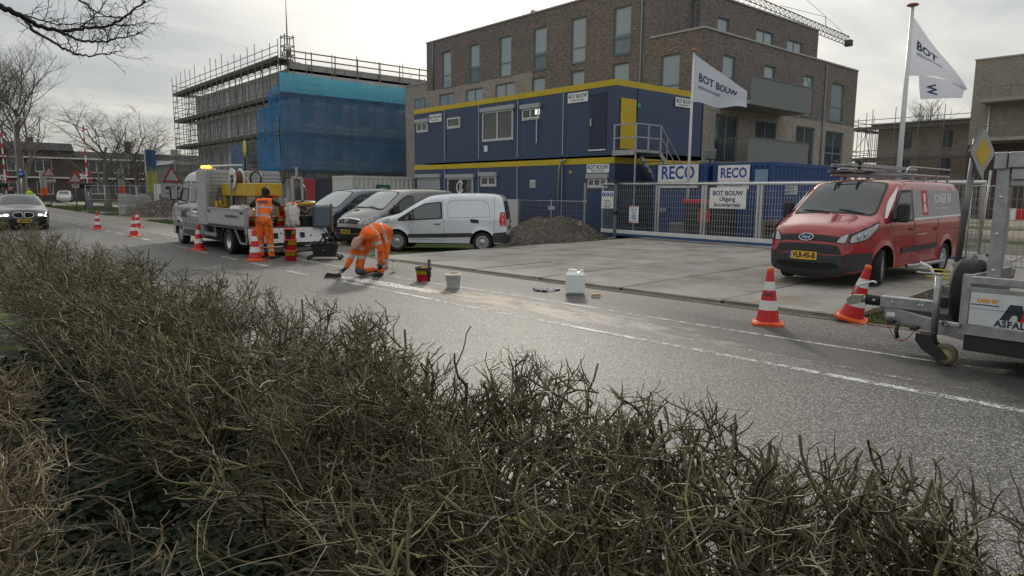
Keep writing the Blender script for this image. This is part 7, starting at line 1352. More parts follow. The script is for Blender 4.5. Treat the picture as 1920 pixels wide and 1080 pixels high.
RB = mat('blue container paint', (.012, .055, .20), .45, dirt=.3, dirtcol=(.05, .08, .14)); c1 = container('blue container with large sign behind the gate beside the flagpole', -17.5, -15.0, 22.75, 28.8, -.05, 2.88, RB, 'blue containers behind the gate'); c2 = container('blue container with smaller sign nearer the apartment balconies', -14.85, -12.45, 22.9, 28.9, -.05, 2.86, RB, 'blue containers behind the gate')
FR = Fac(c1, 'Y', 22.75); sign_board(c1, FR, -17.25, -15.36, 1.95, 2.85, [('RECO', .70, .63, LETTER_BLUE, .018, .86), ('www.recoverhuur.nl', .13, .13, LETTER_BLUE, .001, .95)]); FR2 = Fac(c2, 'Y', 22.9); sign_board(c2, FR2, -14.6, -13.3, 1.9, 2.78, [('RECO', .50, .66, LETTER_BLUE, .014, .84), ('www.recoverhuur.nl', .1, .16, LETTER_BLUE, .001, .9)]); sign_board(c1, FR, -17.3, -16.7, .95, 1.2, [('RECO', .16, .5, LETTER_W, .003, .9)], m=RB)
m = MB(); FR2.bx(m, -13.1, -12.6, 2.15, 2.6, -.02, 0); m.build('painted_emblem', mat('faded emblem', (.2, .3, .42), .6), c2)

# ------------------------------------------------------------------ sliding gate
g = thing('sliding_gate', 'long silver sliding gate closing the site entrance', 'gate', (-18.5, 20.8, 0), R(-2.2)); GL = 13.2
m = MB(); m.tube([(0, 0, 2.06), (GL, 0, 2.06)], .055, 10); m.build('top_rail', ALU, g); m = MB(); m.box(0, GL, -.06, .06, .16, .30, .01); m.build('bottom_rail', STEEL_W, g); m = MB(); m.box(.75, GL, -.08, .08, .08, .15); m.build('track', mat('blue gate track', (.03, .08, .22), .5), g)
for x in (0.03, .70, .78, 2.75, 2.87, 4.78, 4.90, 6.9, 7.02, 9.0, 9.12, 11.1, 11.22, GL - .03): m = MB(); m.box(x - .03, x + .03, -.03, .03, .30, 2.02); m.build('upright', ALU, g)
b0 = None
for k in range(int(GL / .1)):
    x = .1 + .1 * k
    if b0 is None: m = MB(); m.box(-.006, .006, -.006, .006, .30, 2.16); b0 = m.build('bar', GALV, g); o = b0
    else: o = inst(b0, g, 'bar')
    o.location = (x, .012, 0)
for k in range(8): m = MB(); m.tube([(0, .02, .42 + .2 * k), (GL, .02, .42 + .2 * k)], .006, 5); m.build('cross_wire', GALV, g)
t = thing('gate_post', 'dark steel guide post at the left of the sliding gate', 'post', (-17.72, 20.72, 0)); m = MB(); m.box(-.06, .06, -.06, .06, -.05, 2.16, .008); m.build('post', GALV_D, t); m = MB(); m.box(-.075, .075, -.1, .1, 2.1, 2.2, .01); m.box(-.09, .09, -.12, .12, .9, 1.02, .01); m.build('guide_roller', BLACK_PL, t)
def gate_sign(label, x0, x1, z0, z1, lines, m=None, y=-.075, name='site_sign'):
    t = thing(name, label, 'sign', (-18.5, 20.8, 0), R(-2.2)); F = Fac(t, 'Y', y); mb = MB(); F.bx(mb, x0, x1, z0, z1, -.015, 0); mb.build('board', m or WHITE, t)
    for txt, size, dx, zz, mm, bold, sq in lines: lettering(txt, size, mm, t, (dx, y - .019, zz), (1, 0, 0), (0, 0, 1), bold, sq)
    return t
gate_sign('white three line site exit sign hanging on the gate in front of the blue containers', 5.12, 6.52, 1.24, 1.93, [('BOT BOUW', .22, 5.82, 1.74, LETTER_NAVY, .006, .98), ('Uitgang', .21, 5.82, 1.55, LETTER_NAVY, .004, .95), ('bouwterrein', .21, 5.82, 1.36, LETTER_NAVY, .004, .95)])
sg_ = gate_sign('white safety sign with three blue pictograms at the left end of the gate', .04, .68, 1.12, 1.80, [('Betreden', .085, .36, 1.43, LETTER_DK, .001, .95), ('op eigen risico', .075, .36, 1.34, LETTER_DK, .001, .95), ('verboden toegang', .065, .36, 1.25, LETTER_DK, .001, .95), ('ART 461', .085, .36, 1.17, LETTER_DK, .002, .95)])
for k in range(3): m = MB(); m.lathe([(.001, 0), (.085, 0), (.085, -.006), (.001, -.006)], 18, 'y', (.15 + .21 * k, -.092, 1.67)); q = m.build('pictogram', LETTER_BLUE, sg_); m = MB(); m.sphere((.15 + .21 * k, -.098, 1.69), .03, 8, 6, (1, .2, 1)); m.box(.13 + .21 * k, .17 + .21 * k, -.101, -.098, 1.62, 1.67); m.build('pictogram_figure', LETTER_W, sg_)
ns = gate_sign('white notice board with red striped borders hanging on the gate', 1.52, 1.98, .60, 1.24, [('LET OP', .09, 1.75, 1.10, LETTER_NAVY, .002, .95), ('Camera', .08, 1.75, 1.0, LETTER_NAVY, .001, .9)])
for zz in (.62, 1.19):
    for k in range(5): m = MB(); m.box(1.53 + .09 * k, 1.575 + .09 * k, -.098, -.092, zz, zz + .045); m.build('red_stripe', RED_P, ns)
m = MB(); m.box(1.64, 1.86, -.098, -.093, .72, .94); m.build('picture', mat('pale blue picture', (.3, .4, .6), .5), ns)
t = thing('site_sign', 'small white sign reading Poort 2 behind the right part of the gate', 'sign', (-12.34, 23.9, 0)); m = MB(); m.box(-.35, .35, -.02, 0, 1.72, 2.04, .005); m.build('board', WHITE, t); lettering('BOT BOUW', .1, LETTER_NAVY, t, (0, -.024, 1.95), (1, 0, 0), (0, 0, 1), .002, .95); lettering('Poort 2', .16, LETTER_NAVY, t, (0, -.024, 1.82), (1, 0, 0), (0, 0, 1), .003, .95); m = MB(); m.bar((-.2, .02, 0), (-.2, .02, 2.0), .05); m.build('post', GALV, t)
# things behind the gate
t = thing('waste_container', 'black waste container with red lid behind the gate', 'waste container', (-14.3, 21.95, 0), R(3)); m = MB(); m.prism([(-.75, .12), (.75, .12), (.85, 1.35), (-.85, 1.35)], 'y', -.4, .4); m.build('bin_body', mat('black bin plastic', (.02, .02, .022), .5), t); m = MB(); m.box(-.9, .9, -.45, .45, 1.36, 1.52, .03); m.build('lid', mat('red bin lid', (.5, .02, .015), .45), t); sign_board(t, Fac(t, 'Y', -.42), -.2, .3, .7, 1.15, [], m=RED_P)
for xx in (-.6, .6): m = MB(); m.lathe([(.001, -.03), (.09, -.03), (.09, .03), (.001, .03)], 14, 'y', (xx, -.3, .07)); m.build('castor', RUBBER, t)
t = thing('concrete_block', 'grey concrete foot block of the nearer flagpole behind the gate', 'block', (-15.5, 22.28, 0)); m = MB(); m.box(-.6, .6, -.3, .3, -.05, .62, .02); m.build('block', mat('grey crate', (.22, .23, .23), .8, var=.25), t); [MB().box(-.58, .58, -.32, -.3, .1 + .17 * k, .2 + .17 * k).build('slat', GALV_D, t) for k in range(3)]
t = thing('pallet_stack', 'stack of wooden pallets and boards behind the gate on the right', 'pallets', (-11.6, 22.4, 0), R(-8))
for k in range(6):
    for j in range(5): m = MB(); m.box(-.6, .6, -.5 + .22 * j, -.36 + .22 * j, .12 + .14 * k, .14 + .14 * k); m.build('board', mat('grey pallet wood', (.2, .16, .11), .9, island=.2), t)
    m = MB(); [m.box(xx - .05, xx + .05, -.5, .5, .02 + .14 * k, .12 + .14 * k) for xx in (-.52, 0, .52)]; m.build('bearer', mat('grey pallet wood', (.2, .16, .11), .9), t)
t = thing('pipe_bundle', 'bundle of grey scaffold tubes lying behind the gate', 'tubes', (-10.6, 23.2, 0), R(20))
for k in range(9): m = MB(); m.tube([(-1.3, .06 * (k % 4) * 2, .05 + .09 * (k // 4)), (1.3, .06 * (k % 4) * 2, .05 + .09 * (k // 4))], .04, 8); m.build('tube', GALV, t)
t = thing('floodlight', 'grey floodlight on the blue container roof corner', 'floodlight', (-15.2, 23.2, 2.88)); m = MB(); m.box(-.2, .2, -.1, .12, .15, .55, .03); m.build('lamp_housing', GALV_D, t); m = MB(); m.tube([(0, 0, 0), (0, 0, .3)], .04, 8); m.build('bracket', GALV_D, t)
# mesh fence in front of the cabins, left of the gate
t = thing('mesh_fence', 'low steel mesh fence between the dirt heap and the cabins', 'fence', (0, 0, 0))
for x in (-24.1, -22.0, -20.0): m = MB(); m.tube([(x, 21.35, -.15), (x, 21.35, 1.42)], .022, 8); m.build('post', GALV, t)
m = MB(); m.tube([(-24.1, 21.35, 1.36), (-20.0, 21.35, 1.36)], .02, 6); m.build('top_rail', GALV, t); w0 = None
for k in range(40):
    x = -24.05 + .1 * k
    if w0 is None: m = MB(); m.box(-.003, .003, -.003, .003, .1, 1.36); w0 = m.build('wire', GALV, t); o = w0
    else: o = inst(w0, t, 'wire')
    o.location = (x, 21.35, 0)
for k in range(6): m = MB(); m.tube([(-24.1, 21.352, .15 + .2 * k), (-20, 21.352, .15 + .2 * k)], .003, 4); m.build('cross_wire', GALV, t)
t = thing('fence_post', 'tall grey post standing left of the gate in front of the cabins', 'post', (-19.85, 21.25, 0)); m = MB(); m.box(-.05, .05, -.05, .05, -.1, 2.14); m.build('post', GALV, t); m = MB(); m.box(-.1, .14, -.07, -.05, 1.3, 1.45); m.build('clamp', GALV, t)
t = thing('white_board', 'white panel leaning on the fence behind the silver van', 'board', (-24.3, 20.9, -.1), R(4)); m = MB(); m.box(-.55, .55, -.03, .03, 0, 1.5); m.build('panel', mat('white panel', (.5, .5, .5), .6), t); m = MB(); [m.box(xx - .03, xx + .03, -.05, .05, -.05, 1.55) for xx in (-.58, .58)]; m.build('frame', GALV, t)

# ------------------------------------------------------------------ flags
FLAGM, ft, fb = nodes('white flag cloth'); fb.inputs['Base Color'].default_value = (.66, .68, .76, 1); fb.inputs['Roughness'].default_value = .8
tr_ = ft.nodes.new('ShaderNodeBsdfTranslucent'); tr_.inputs[0].default_value = (.6, .62, .7, 1); mxs = ft.nodes.new('ShaderNodeMixShader'); mxs.inputs[0].default_value = .3; ft.links.new(fb.outputs[0], mxs.inputs[1]); ft.links.new(tr_.outputs[0], mxs.inputs[2]); ft.links.new(mxs.outputs[0], ft.nodes['Material Output'].inputs[0])
def flag(pole_label, flag_label, x, y, h, r, ztop, fmap, texts):
    t = thing('flagpole', pole_label, 'flagpole', (x, y, 0)); m = MB(); m.tube([(0, 0, 0), (0, 0, h * .5), (0, 0, h)], [r, r * .8, r * .55], 14); m.build('pole', STEEL_W, t); m = MB(); m.lathe([(r * .6, h), (r * 1.6, h + .01), (r * 1.9, h + .05), (r * 1.2, h + .09), (.001, h + .1)], 16); m.build('truck_cap', mat('reddish pole cap', (.45, .16, .1), .5), t)
    f = thing('flag', flag_label, 'flag', (x, y, ztop)); n, k = 40, 24; V = [fmap(i / n, j / k) for i in range(n + 1) for j in range(k + 1)]
    raw('cloth', V, [(i * (k + 1) + j, (i + 1) * (k + 1) + j, (i + 1) * (k + 1) + j + 1, i * (k + 1) + j + 1) for i in range(n) for j in range(k)], FLAGM, f, smooth=True)
    for txt, size, s0, t0, L_, H_, bold, sq, flip in texts:
        vs, fs = text_mesh(txt, size, bold, sq)
        P = []
        for a, b in vs: q = Vector(fmap(s0 + (-a if flip else a) / L_, t0 - b / H_)); P.append(q - CF * .012)
        raw('lettering', P, fs, LETTER_NAVY, f)
def f1(s, t): top = -1.25 * s ** 1.05; bot = -1.75 - .14 * s; zz = top + (bot - top) * t; w = .09 * math.sin(s * 9 + t * 2.5) * s ** .5; p = CR * (2.12 * s + .03) + CF * (w + .35 * s + .05 * math.sin(6 * t + s * 4) * s) + UP * (zz + .05 * math.sin(s * 8 + 1) * (.3 + t)); return (p.x, p.y, p.z)
flag('white flagpole with red cap behind the gate, left of the two', 'white flag on the nearer left pole streaming over the blue cabins', -15.5, 22.28, 6.95, .065, 6.83, f1, [('BOT BOUW', .40, .46, .44, 2.6, 1.5, .012, .88, False), ('HEERHUGOWAARD', .15, .30, .66, 2.6, 1.5, .001, .8, False)])
def f2(s, t): top = -2.5 * s; bot = -2.07 - .5 * max(0, (s - .35) / .65) ** 2; w = .10 * math.sin(s * 6 + t * 3.2) * s ** .6; p = CR * (2.32 * s + .05) + CF * (w + .2 * s) + UP * (top + (bot - top) * t); return (p.x, p.y, p.z)
flag('taller white flagpole behind the red van, right of the two', 'white drooping folded flag on the taller right pole', -10.1, 27.8, 8.5, .11, 8.14, f2, [('BOT', .46, .27, .40, 2.4, 1.9, .016, .9, False), ('HEERHUGOWAARD', .17, .32, .56, 2.6, 1.9, .002, .72, False)])
fl_ = [o for o in COL.objects if o.get('label', '').startswith('white drooping')][0]
def f3(u, v): x = .62 + 1.7 * u; b = -2.0 - .55 * (u * .9) ** 2; p = CR * (x + .17 * v * (1 - u)) + CF * (.32 + .06 * math.sin(5 * u + 2 * v)) + UP * (b + (-2.86 + .06 * u - b) * v); return p
raw('folded_cloth', [f3(i / 20, j / 8) for i in range(21) for j in range(9)], [(i * 9 + j, (i + 1) * 9 + j, (i + 1) * 9 + j + 1, i * 9 + j + 1) for i in range(20) for j in range(8)], FLAGM, fl_, smooth=True)
vs, fs = text_mesh('W', .5, .014, .9); raw('lettering', [f3(.26 + b / 1.7, .58 + a / .95) - CF * .015 for a, b in vs], fs, LETTER_NAVY, fl_)

# ------------------------------------------------------------------ priority road sign
SGW = mat('backlit sign white', (.33, .33, .325), .55); SGY = mat('backlit sign yellow', (.5, .34, .03), .55)  # sign colours darkened: the shade of backlit faces is put into them
t = thing('priority_sign', 'yellow and white diamond priority road sign on a leaning grey post', 'road sign', (-3.32, 11.5, 0)); m = MB(); m.tube([(0, 0, -.1), (.05, 0, .72)], .062, 12); m.tube([(.05, 0, .70), (.14, 0, 2.52)], .046, 12); m.build('post', GALV_D, t); m = MB(); m.lathe([(.07, .70), (.064, .74), (.05, .75)], 12, 'z', (.05, 0, 0)); m.build('collar', GALV_D, t)
pl_ = bpy.data.objects.new('sign_plate', None); COL.objects.link(pl_); pl_.parent = t; pl_.location = (.225, -.03, 2.32); pl_.rotation_euler = (0, 0, R(79))
for hw_, d, mm, nm in ((.36, 0, GALV_D, 'backing'), (.335, -.012, SGW, 'white_border'), (.215, -.016, SGY, 'yellow_centre')): m = MB(); m.prism(rpoly([(0, -hw_), (hw_, 0), (0, hw_), (-hw_, 0)], .04, 3), 'y', d - .006, d + .006); m.build(nm, mm, pl_)
for dz in (-.12, .12): m = MB(); m.box(-.06, .06, .006, .06, dz - .015, dz + .015); m.build('bracket', GALV_D, pl_)

# ------------------------------------------------------------------ scaffolded building on the left
BLK = mat('grey block wall', (.5, .495, .48), .9, var=.18, scale=1.5, dirt=.3, dirtcol=(.16, .15, .14)); WPAN = mat('pale window board', (.68, .69, .70), .6, var=.15, scale=1.0); STB = mat('scaffold tube', (.21, .215, .22), .5, .4, var=.2)
def scaffold_building():
    t = thing('unfinished_building', 'grey three storey building shell wrapped in scaffolding', 'building'); F = Fac(t, 'Y', 23.6); hs = []
    for z0, z1 in ((1.0, 3.2), (4.0, 5.9), (6.8, 8.8), (9.6, 11.2)):
        for k in range(9):
            a = -78.2 + 2.62 * k; hs.append((a, a + (1.5 if k % 2 else .95), z0, z1))
    F.wall(-79.5, -55.0, 0, 11.5, hs, [BLK]); [F.window(a, b, z0, z1, (.5,) if b - a > 1.2 else (), (), False, WPAN, PANE if k % 3 else WPAN, sill=False) for k, (a, b, z0, z1) in enumerate(hs)]
    G = Fac(t, 'X', -55.0); gs = [(24.6 + 2.6 * k, 25.8 + 2.6 * k, z0, z1) for z0, z1 in ((1.0, 3.3), (4.2, 6.3), (7.2, 9.2)) for k in range(5)]; G.wall(23.6, 46, 0, 11.5, gs, [BLK]); [G.window(a, b, z0, z1, (), (), False, WPAN, PANE, sill=False) for a, b, z0, z1 in gs]
    mb = MB(); mb.box(-79.5, -55, 23.62, 46, 11.3, 11.5); mb.build('roof', CONCR, t); mb = MB(); mb.quad((-79.5, 23.6, 0), (-79.5, 46, 0), (-79.5, 46, 11.5), (-79.5, 23.6, 11.5)); mb.build('side_wall', BLK, t, fixn=False)
    pr_ = None
    for k in range(14):   # parapet blocks along the right face
        y = 23.7 + 1.62 * k
        if pr_ is None: m = MB(); m.box(-55.28, -54.95, 0, 1.56, 11.5, 12.0); pr_ = m.build('parapet_block', mat('pale parapet', (.36, .34, .31), .9), t); o = pr_
        else: o = inst(pr_, t, 'parapet_block')
        o.location = (0, y, 0)
    return t
scaffold_building()
def tube_unit(parent, name, m, r=.05):
    mb = MB(); mb.tube([(0, 0, 0), (0, 0, 1)], r, 6, False); o = mb.build(name, m, parent, fixn=False); return o
def scaffold(label, runs, decks, top, m, rails=(.5, 1.0), r=.045, pitch=2.4, deckm=None, group=None):
    """runs: list of ((x0,y0),(x1,y1), inward normal (nx,ny), depth); standards, ledgers, braces and deck boards as single parts"""
    t = thing('scaffold', label, 'scaffold', (0, 0, 0), group=group); S0 = [None]; L0 = [None]
    def put(p, q, nm, box):
        p, q = Vector(p), Vector(q); d = q - p
        if box[0] is None: box[0] = tube_unit(t, nm, m, 1.0); o = box[0]
        else: o = inst(box[0], t, nm)
        M = d.to_track_quat('Z', 'Y').to_matrix().to_4x4(); o.matrix_local = Matrix.Translation(p) @ M @ Matrix.Diagonal((r, r, d.length, 1))
    rng = random.Random(5); Br = [None]; T0 = [None]
    for (a, b, nrm, dep) in runs:
        A, B_ = Vector((*a, 0)), Vector((*b, 0)); ln = (B_ - A).length; n = max(1, round(ln / pitch)); N_ = Vector((*nrm, 0)) * dep
        for k in range(n + 1):
            p = A.lerp(B_, k / n)
            for off in (Vector((0, 0, 0)), N_): put(p + off, p + off + UP * (top + rng.uniform(-.25, .9) if off.length == 0 else decks[-1] + .2), 'standard', S0)
            for z in decks: put(p + UP * (z - .06), p + N_ + UP * (z - .06), 'transom', T0)
        for z in decks:
            for dz in (-.1,) + tuple(q_ for q_ in rails if z < decks[-1] or q_ < 1.2): put(A + UP * (z + dz), B_ + UP * (z + dz), 'ledger', L0)
            put(A + N_ + UP * (z - .1), B_ + N_ + UP * (z - .1), 'ledger', L0)
            for j in range(4):
                o0 = A + N_ * (.12 + .24 * j); o1 = B_ + N_ * (.12 + .24 * j); mb = MB(); mb.bar(o0 + UP * z, o1 + UP * z, abs(dep) * .22, .05); mb.build('deck_board', deckm or SLATE_W, t)
            mb = MB(); mb.bar(A + UP * (z + .1), B_ + UP * (z + .1), .03, .2); mb.build('toe_board', deckm or SLATE_W, t)
        for k in range(0, n, 3):
            for z0, z1 in zip((0,) + tuple(decks), decks): put(A.lerp(B_, k / n) + UP * z0, A.lerp(B_, (k + 1) / n) + UP * z1, 'brace', Br)
    return t
scaffold('tube scaffold along the left front of the unfinished building', [((-82.6, 22.2), (-53.6, 22.2), (0, 1), 1.2), ((-82.6, 30), (-82.6, 22.2), (1, 0), 1.6)], (3.4, 6.3, 9.1, 11.95), 13.3, STB, (.45, .95, 1.5, 2.1), .032, 1.6)
scaffold('tube scaffold behind the blue net on the right face of the unfinished building', [((-53.6, 22.2), (-53.6, 38), (-1, 0), 1.1)], (3.3, 6.2, 9.2), 12.1, STB, (.5, 1.0), .04)
t = thing('roof_guard_rail', 'guard rail of posts and boards along the unfinished building parapet', 'railing', (0, 0, 0))
for k in range(8): m = MB(); y = 23.4 + 2.1 * k; m.bar((-54.8, y, 11.3), (-54.8, y, 12.95), .07); m.build('post', mat('rusty post', (.2, .14, .1), .8), t)
for z in (12.35, 12.85): m = MB(); m.bar((-54.8, 23.2, z), (-54.8, 39, z), .05, .1); m.build('rail', mat('weathered rail wood', (.25, .2, .16), .9), t)
def net_mat(name, col, al):
    m, tt, b = nodes(name); f = mk(tt); tc = tt.nodes.new('ShaderNodeTexCoord'); n = noise_of(tt, tc.outputs['Object'], .5, 5, .6); tt.links.new(mixc(tt, n, tuple(c * .6 for c in col), tuple(c * 1.35 for c in col)), b.inputs['Base Color']); b.inputs['Roughness'].default_value = .8
    tl = tt.nodes.new('ShaderNodeBsdfTranslucent'); tl.inputs[0].default_value = (*col, 1); ms = tt.nodes.new('ShaderNodeMixShader'); ms.inputs[0].default_value = .6; tt.links.new(b.outputs[0], ms.inputs[1]); tt.links.new(tl.outputs[0], ms.inputs[2])
    tp_ = tt.nodes.new('ShaderNodeBsdfTransparent'); m2 = tt.nodes.new('ShaderNodeMixShader'); tt.links.new(sstep(tt, noise_of(tt, tc.outputs['Object'], .35, 3), .3, .7, al - .1, al + .08), m2.inputs[0]); tt.links.new(tp_.outputs[0], m2.inputs[1]); tt.links.new(ms.outputs[0], m2.inputs[2]); tt.links.new(m2.outputs[0], tt.nodes['Material Output'].inputs[0]); return m
def net(label, fmap, m, n=50, k=16):
    t = thing('debris_net', label, 'net', (0, 0, 0)); V = [fmap(i / n, j / k) for i in range(n + 1) for j in range(k + 1)]; raw('net', V, [(i * (k + 1) + j, (i + 1) * (k + 1) + j, (i + 1) * (k + 1) + j + 1, i * (k + 1) + j + 1) for i in range(n) for j in range(k)], m, t, smooth=True)
NB = net_mat('blue debris net', (.16, .40, .70), .52); NC = net_mat('bright cyan debris net', (.18, .75, 1.0), .85)
net('dark blue debris net covering the right face of the scaffold', lambda s, v: (-53.42 + .10 * math.sin(s * 34 + 2 * v) * math.sin(v * 7 + s * 9), 22.15 + 16 * s, 3.3 + 6.2 * v), NB); net('bright cyan net strip along the top of the scaffold', lambda s, v: (-53.38 + .05 * math.sin(s * 50), 22.15 + 16 * s, 9.4 + (1.45 - .1 * math.sin(s * 3)) * v), NC)
def fnet(s, v): x = -53.45 - 4.7 * s; top = 10.75 - 2.55 * (1 - (1 - s) ** 2.2); return (x, 22.1 - .2 * math.sin(s * 13 + v * 4) * (.3 + v), 3.3 + (top - 3.3) * v)
net('loose blue net hanging round the front corner of the scaffold', fnet, net_mat('loose blue net', (.08, .42, .9), .68), 40, 20)
t = thing('antenna_mast', 'lattice antenna mast with dish above the scaffold corner', 'mast', (-56.0, 24.0, 0)); m = MB()
for dx, dy in ((-.45, -.45), (.45, -.45), (.45, .45), (-.45, .45)): m.tube([(dx, dy, 11.5), (dx * .8, dy * .8, 14.3)], .05, 6)
for z in (12.0, 12.7, 13.4, 14.1): [m.bar((a, b, z), (c, d, z), .06) for a, b, c, d in ((-.42, -.42, .42, -.42), (.42, -.42, .42, .42), (.42, .42, -.42, .42), (-.42, .42, -.42, -.42))]
m.tube([(-.42, -.42, 12), (.42, -.42, 13.4)], .04, 5); m.tube([(.42, -.42, 12), (-.42, -.42, 13.4)], .04, 5); m.build('lattice', GALV_D, t); m = MB(); m.tube([(0, 0, 11.5), (0, 0, 14.6), (0, 0, 17.2)], [.09, .06, .02], 8); m.build('whip', GALV_D, t); m = MB(); m.lathe([(.3, 0), (.2, -.08), (.001, -.12)], 16, 'y', (.7, -.2, 13.2)); m.build('dish', WHITE, t); m = MB(); m.box(-.9, .9, -.7, .7, 12.0, 12.08); m.box(.45, .65, -.15, .05, 12.5, 13.2); m.build('platform', GALV_D, t)
t = thing('banner', 'dark poster with a yellow oval sign on the scaffold front', 'banner', (-63.0, 22.05, 0)); m = MB(); m.box(-1.6, 1.6, -.03, .02, 3.5, 5.7); m.build('poster', mat('blue poster', (.07, .12, .22), .6, var=.5, scale=.6), t); m = MB(); m.lathe([(.001, -.05), (.42, -.05), (.42, 0), (.001, 0)], 24, 'y', (2.0, -.05, 0)); q = m.build('oval_sign', mat('yellow oval', (.6, .5, .05), .5), t); q.scale = (1, 1, 1.7); q.location = (0, 0, 5.3)

# ------------------------------------------------------------------ right hand background
def right_building():
    t = thing('apartment_building', 'beige and red brick building with balconies at the right edge', 'building'); F = Fac(t, 'Y', 70.0); hs = [(-12.9, -10.9, 9.8, 12.6), (-12.9, -10.9, 6.7, 9.2), (-12.9, -10.9, 3.4, 5.9), (-9.5, -7.5, 9.8, 12.4), (-9.5, -7.5, 6.7, 9.2), (-9.5, -7.5, 3.4, 5.9)]
    F.wall(-20, 4, 0, 13.3, hs, [BRK_B, BRK_R], lambda u, z: 1 if z < 6.2 else 0, (), (6.2,)); [F.window(*h, (.5,), (), True if h[2] > 9 else False, FRM_B) for h in hs]
    for z in (9.55, 6.35): m = MB(); m.box(-19.0, 2, 68.2, 70.0, z, z + .28); b = m.build('balcony', CONCR, t); m = MB(); m.box(-18.9, 2, 68.2, 68.25, z + .28, z + 1.3) if z < 0 else m.bar((-18.95, 68.25, z + 1.2), (2, 68.25, z + 1.2), .06); [m.bar((-18.95 + .7 * k, 68.25, z + .28), (-18.95 + .7 * k, 68.25, z + 1.2), .04) for k in range(30)]; m.build('railing', GALV_D, b)
    m = MB(); m.tube([(-18.6, 69.9, 0), (-18.6, 69.9, 9.5)], .07, 8); m.build('downpipe', STEEL_W, t); m = MB(); m.box(-20.05, 4, 69.93, 70.3, 13.3, 13.42); m.build('coping', COPING, t)
    mb = MB(); mb.quad((-20, 70, 0), (-20, 84, 0), (-20, 84, 13.3), (-20, 70, 13.3)); mb.quad((-20, 70, 13.2), (4, 70, 13.2), (4, 84, 13.2), (-20, 84, 13.2)); mb.build('side_wall', BRK_B, t, fixn=False)
    film = film_blob('plastic_sheet', 'white plastic sheet fluttering on the right building balcony', Matrix.Translation((-12.6, 68.0, 8.2)), .5, .2, .9, FILM, 7, 'sheet', .3)
right_building()
def far_house():
    t = thing('brick_house', 'distant brown brick building behind scaffolding right of the apartment block', 'building'); F = Fac(t, 'Y', 88.0); hs = [(-32 + 4.2 * k, -30.8 + 4.2 * k, z0, z0 + 2.1) for z0 in (1.2, 4.2, 7.0) for k in range(4)]
    F.wall(-34.6, -16, 0, 9.9, hs, [BRK_B]); [F.window(*h, (.5,), (), False, FRM_B, WIN) for h in hs]; m = MB(); m.box(-35.2, -16, 87.3, 100, 9.9, 10.15); m.build('roof', mat('dark roof edge', (.06, .06, .06), .8), t)
far_house()
scaffold('pale tube scaffold round the distant brown brick building', [((-37.2, 86.2), (-17, 86.2), (0, 1), 1.2), ((-37.2, 93), (-37.2, 86.2), (1, 0), 1.4)], (3.0, 6.0, 9.6), 11.2, STB, (.5, 1.0), .04, 2.6)
def crane():
    t = thing('tower_crane', 'tower crane jib reaching over the apartment roof', 'crane', (0, 0, 0)); A, B_ = Vector((-46.3, 52, 25)), Vector((-49.3, 111.6, 25)); d = (B_ - A).normalized(); sx = Vector((d.y, -d.x, 0)); m = MB(); CY = mat('dark crane steel', (.07, .065, .06), .6); a, b, c = A + sx * .55, A - sx * .55, A + UP * 1.15; L_ = (B_ - A).length; m.tube([a, a + d * L_], .06, 5); m.tube([b, b + d * L_], .06, 5); m.tube([c, c + d * L_], .07, 5); m.build('chord', CY, t); m = MB(); n = 44
    for k in range(n): p = d * (L_ * k / n); q = d * (L_ * (k + .5) / n); r = d * (L_ * (k + 1) / n); m.tube([a + p, c + q, a + r], .03, 4); m.tube([b + p, c + q, b + r], .03, 4); m.tube([a + p, b + r], .03, 4)
    m.build('lacing', CY, t); m = MB()
    for s_ in (.45, .85): p = c + d * (L_ * s_); m.tube([p, p + UP * 1.3 - d * .3], .05, 5); m.tube([p + UP * 1.3, c + UP * 9 + d * 2], .03, 4)
    m.tube([c + d * (L_ * .97), c + d * (L_ * .85) + UP * 1.3, c + d * (L_ * .6) + UP * .2], .03, 4); m.build('tie_rope', CY, t); m = MB(); m.box(-46.9, -45.7, 51.4, 52.6, 13, 35); m.build('tower', CY, t); m = MB(); e_ = B_; m.box(e_.x - .5, e_.x + .5, e_.y - .5, e_.y + .3, 24.7, 25.6); m.build('jib_end', CY, t)
crane()
# construction fence panels and clutter seen between van and trailer
def fence_panel(label, x, y, rz, ln=3.4, h=2.0, group='site fence panels', step=.11):
    t = thing('site_fence', label, 'fence', (x, y, -.03), rz, group); 
    for xx in (0, ln): m = MB(); m.tube([(xx, 0, 0), (xx, 0, h)], .021, 8); m.build('post', GALV, t)
    for zz in (.12, h - .02, 1.0): m = MB(); m.tube([(0, 0, zz), (ln, 0, zz)], .018, 6); m.build('rail', GALV, t)
    w0 = None
    for k in range(int(ln / step)):
        if w0 is None: m = MB(); m.box(-.004, .004, -.004, .004, .12, h); w0 = m.build('wire', GALV, t); o = w0
        else: o = inst(w0, t, 'wire')
        o.location = (step * (k + .5), 0, 0)
    for k in range(7): m = MB(); m.tube([(0, .006, .25 + .24 * k), (ln, .006, .25 + .24 * k)], .004, 4); m.build('cross_wire', GALV, t)
    for xx in (0, ln): m = MB(); m.box(xx - .12, xx + .12, -.35, .35, 0, .13, .03); m.build('foot_block', CONCR, t)
    return t
fence_panel('site fence panel standing just right of the red van', -5.3, 19.2, R(-4)); fence_panel('site fence panel behind the trailer uprights', -1.85, 18.9, R(-3))
t = thing('fence_stake', 'tall thin scaffold tube standing in the fence gap behind the trailer', 'tube', (-4.9, 18.6, 0)); m = MB(); m.tube([(0, 0, -.1), (.1, 0, 2.3)], .025, 8); m.build('tube', GALV, t)
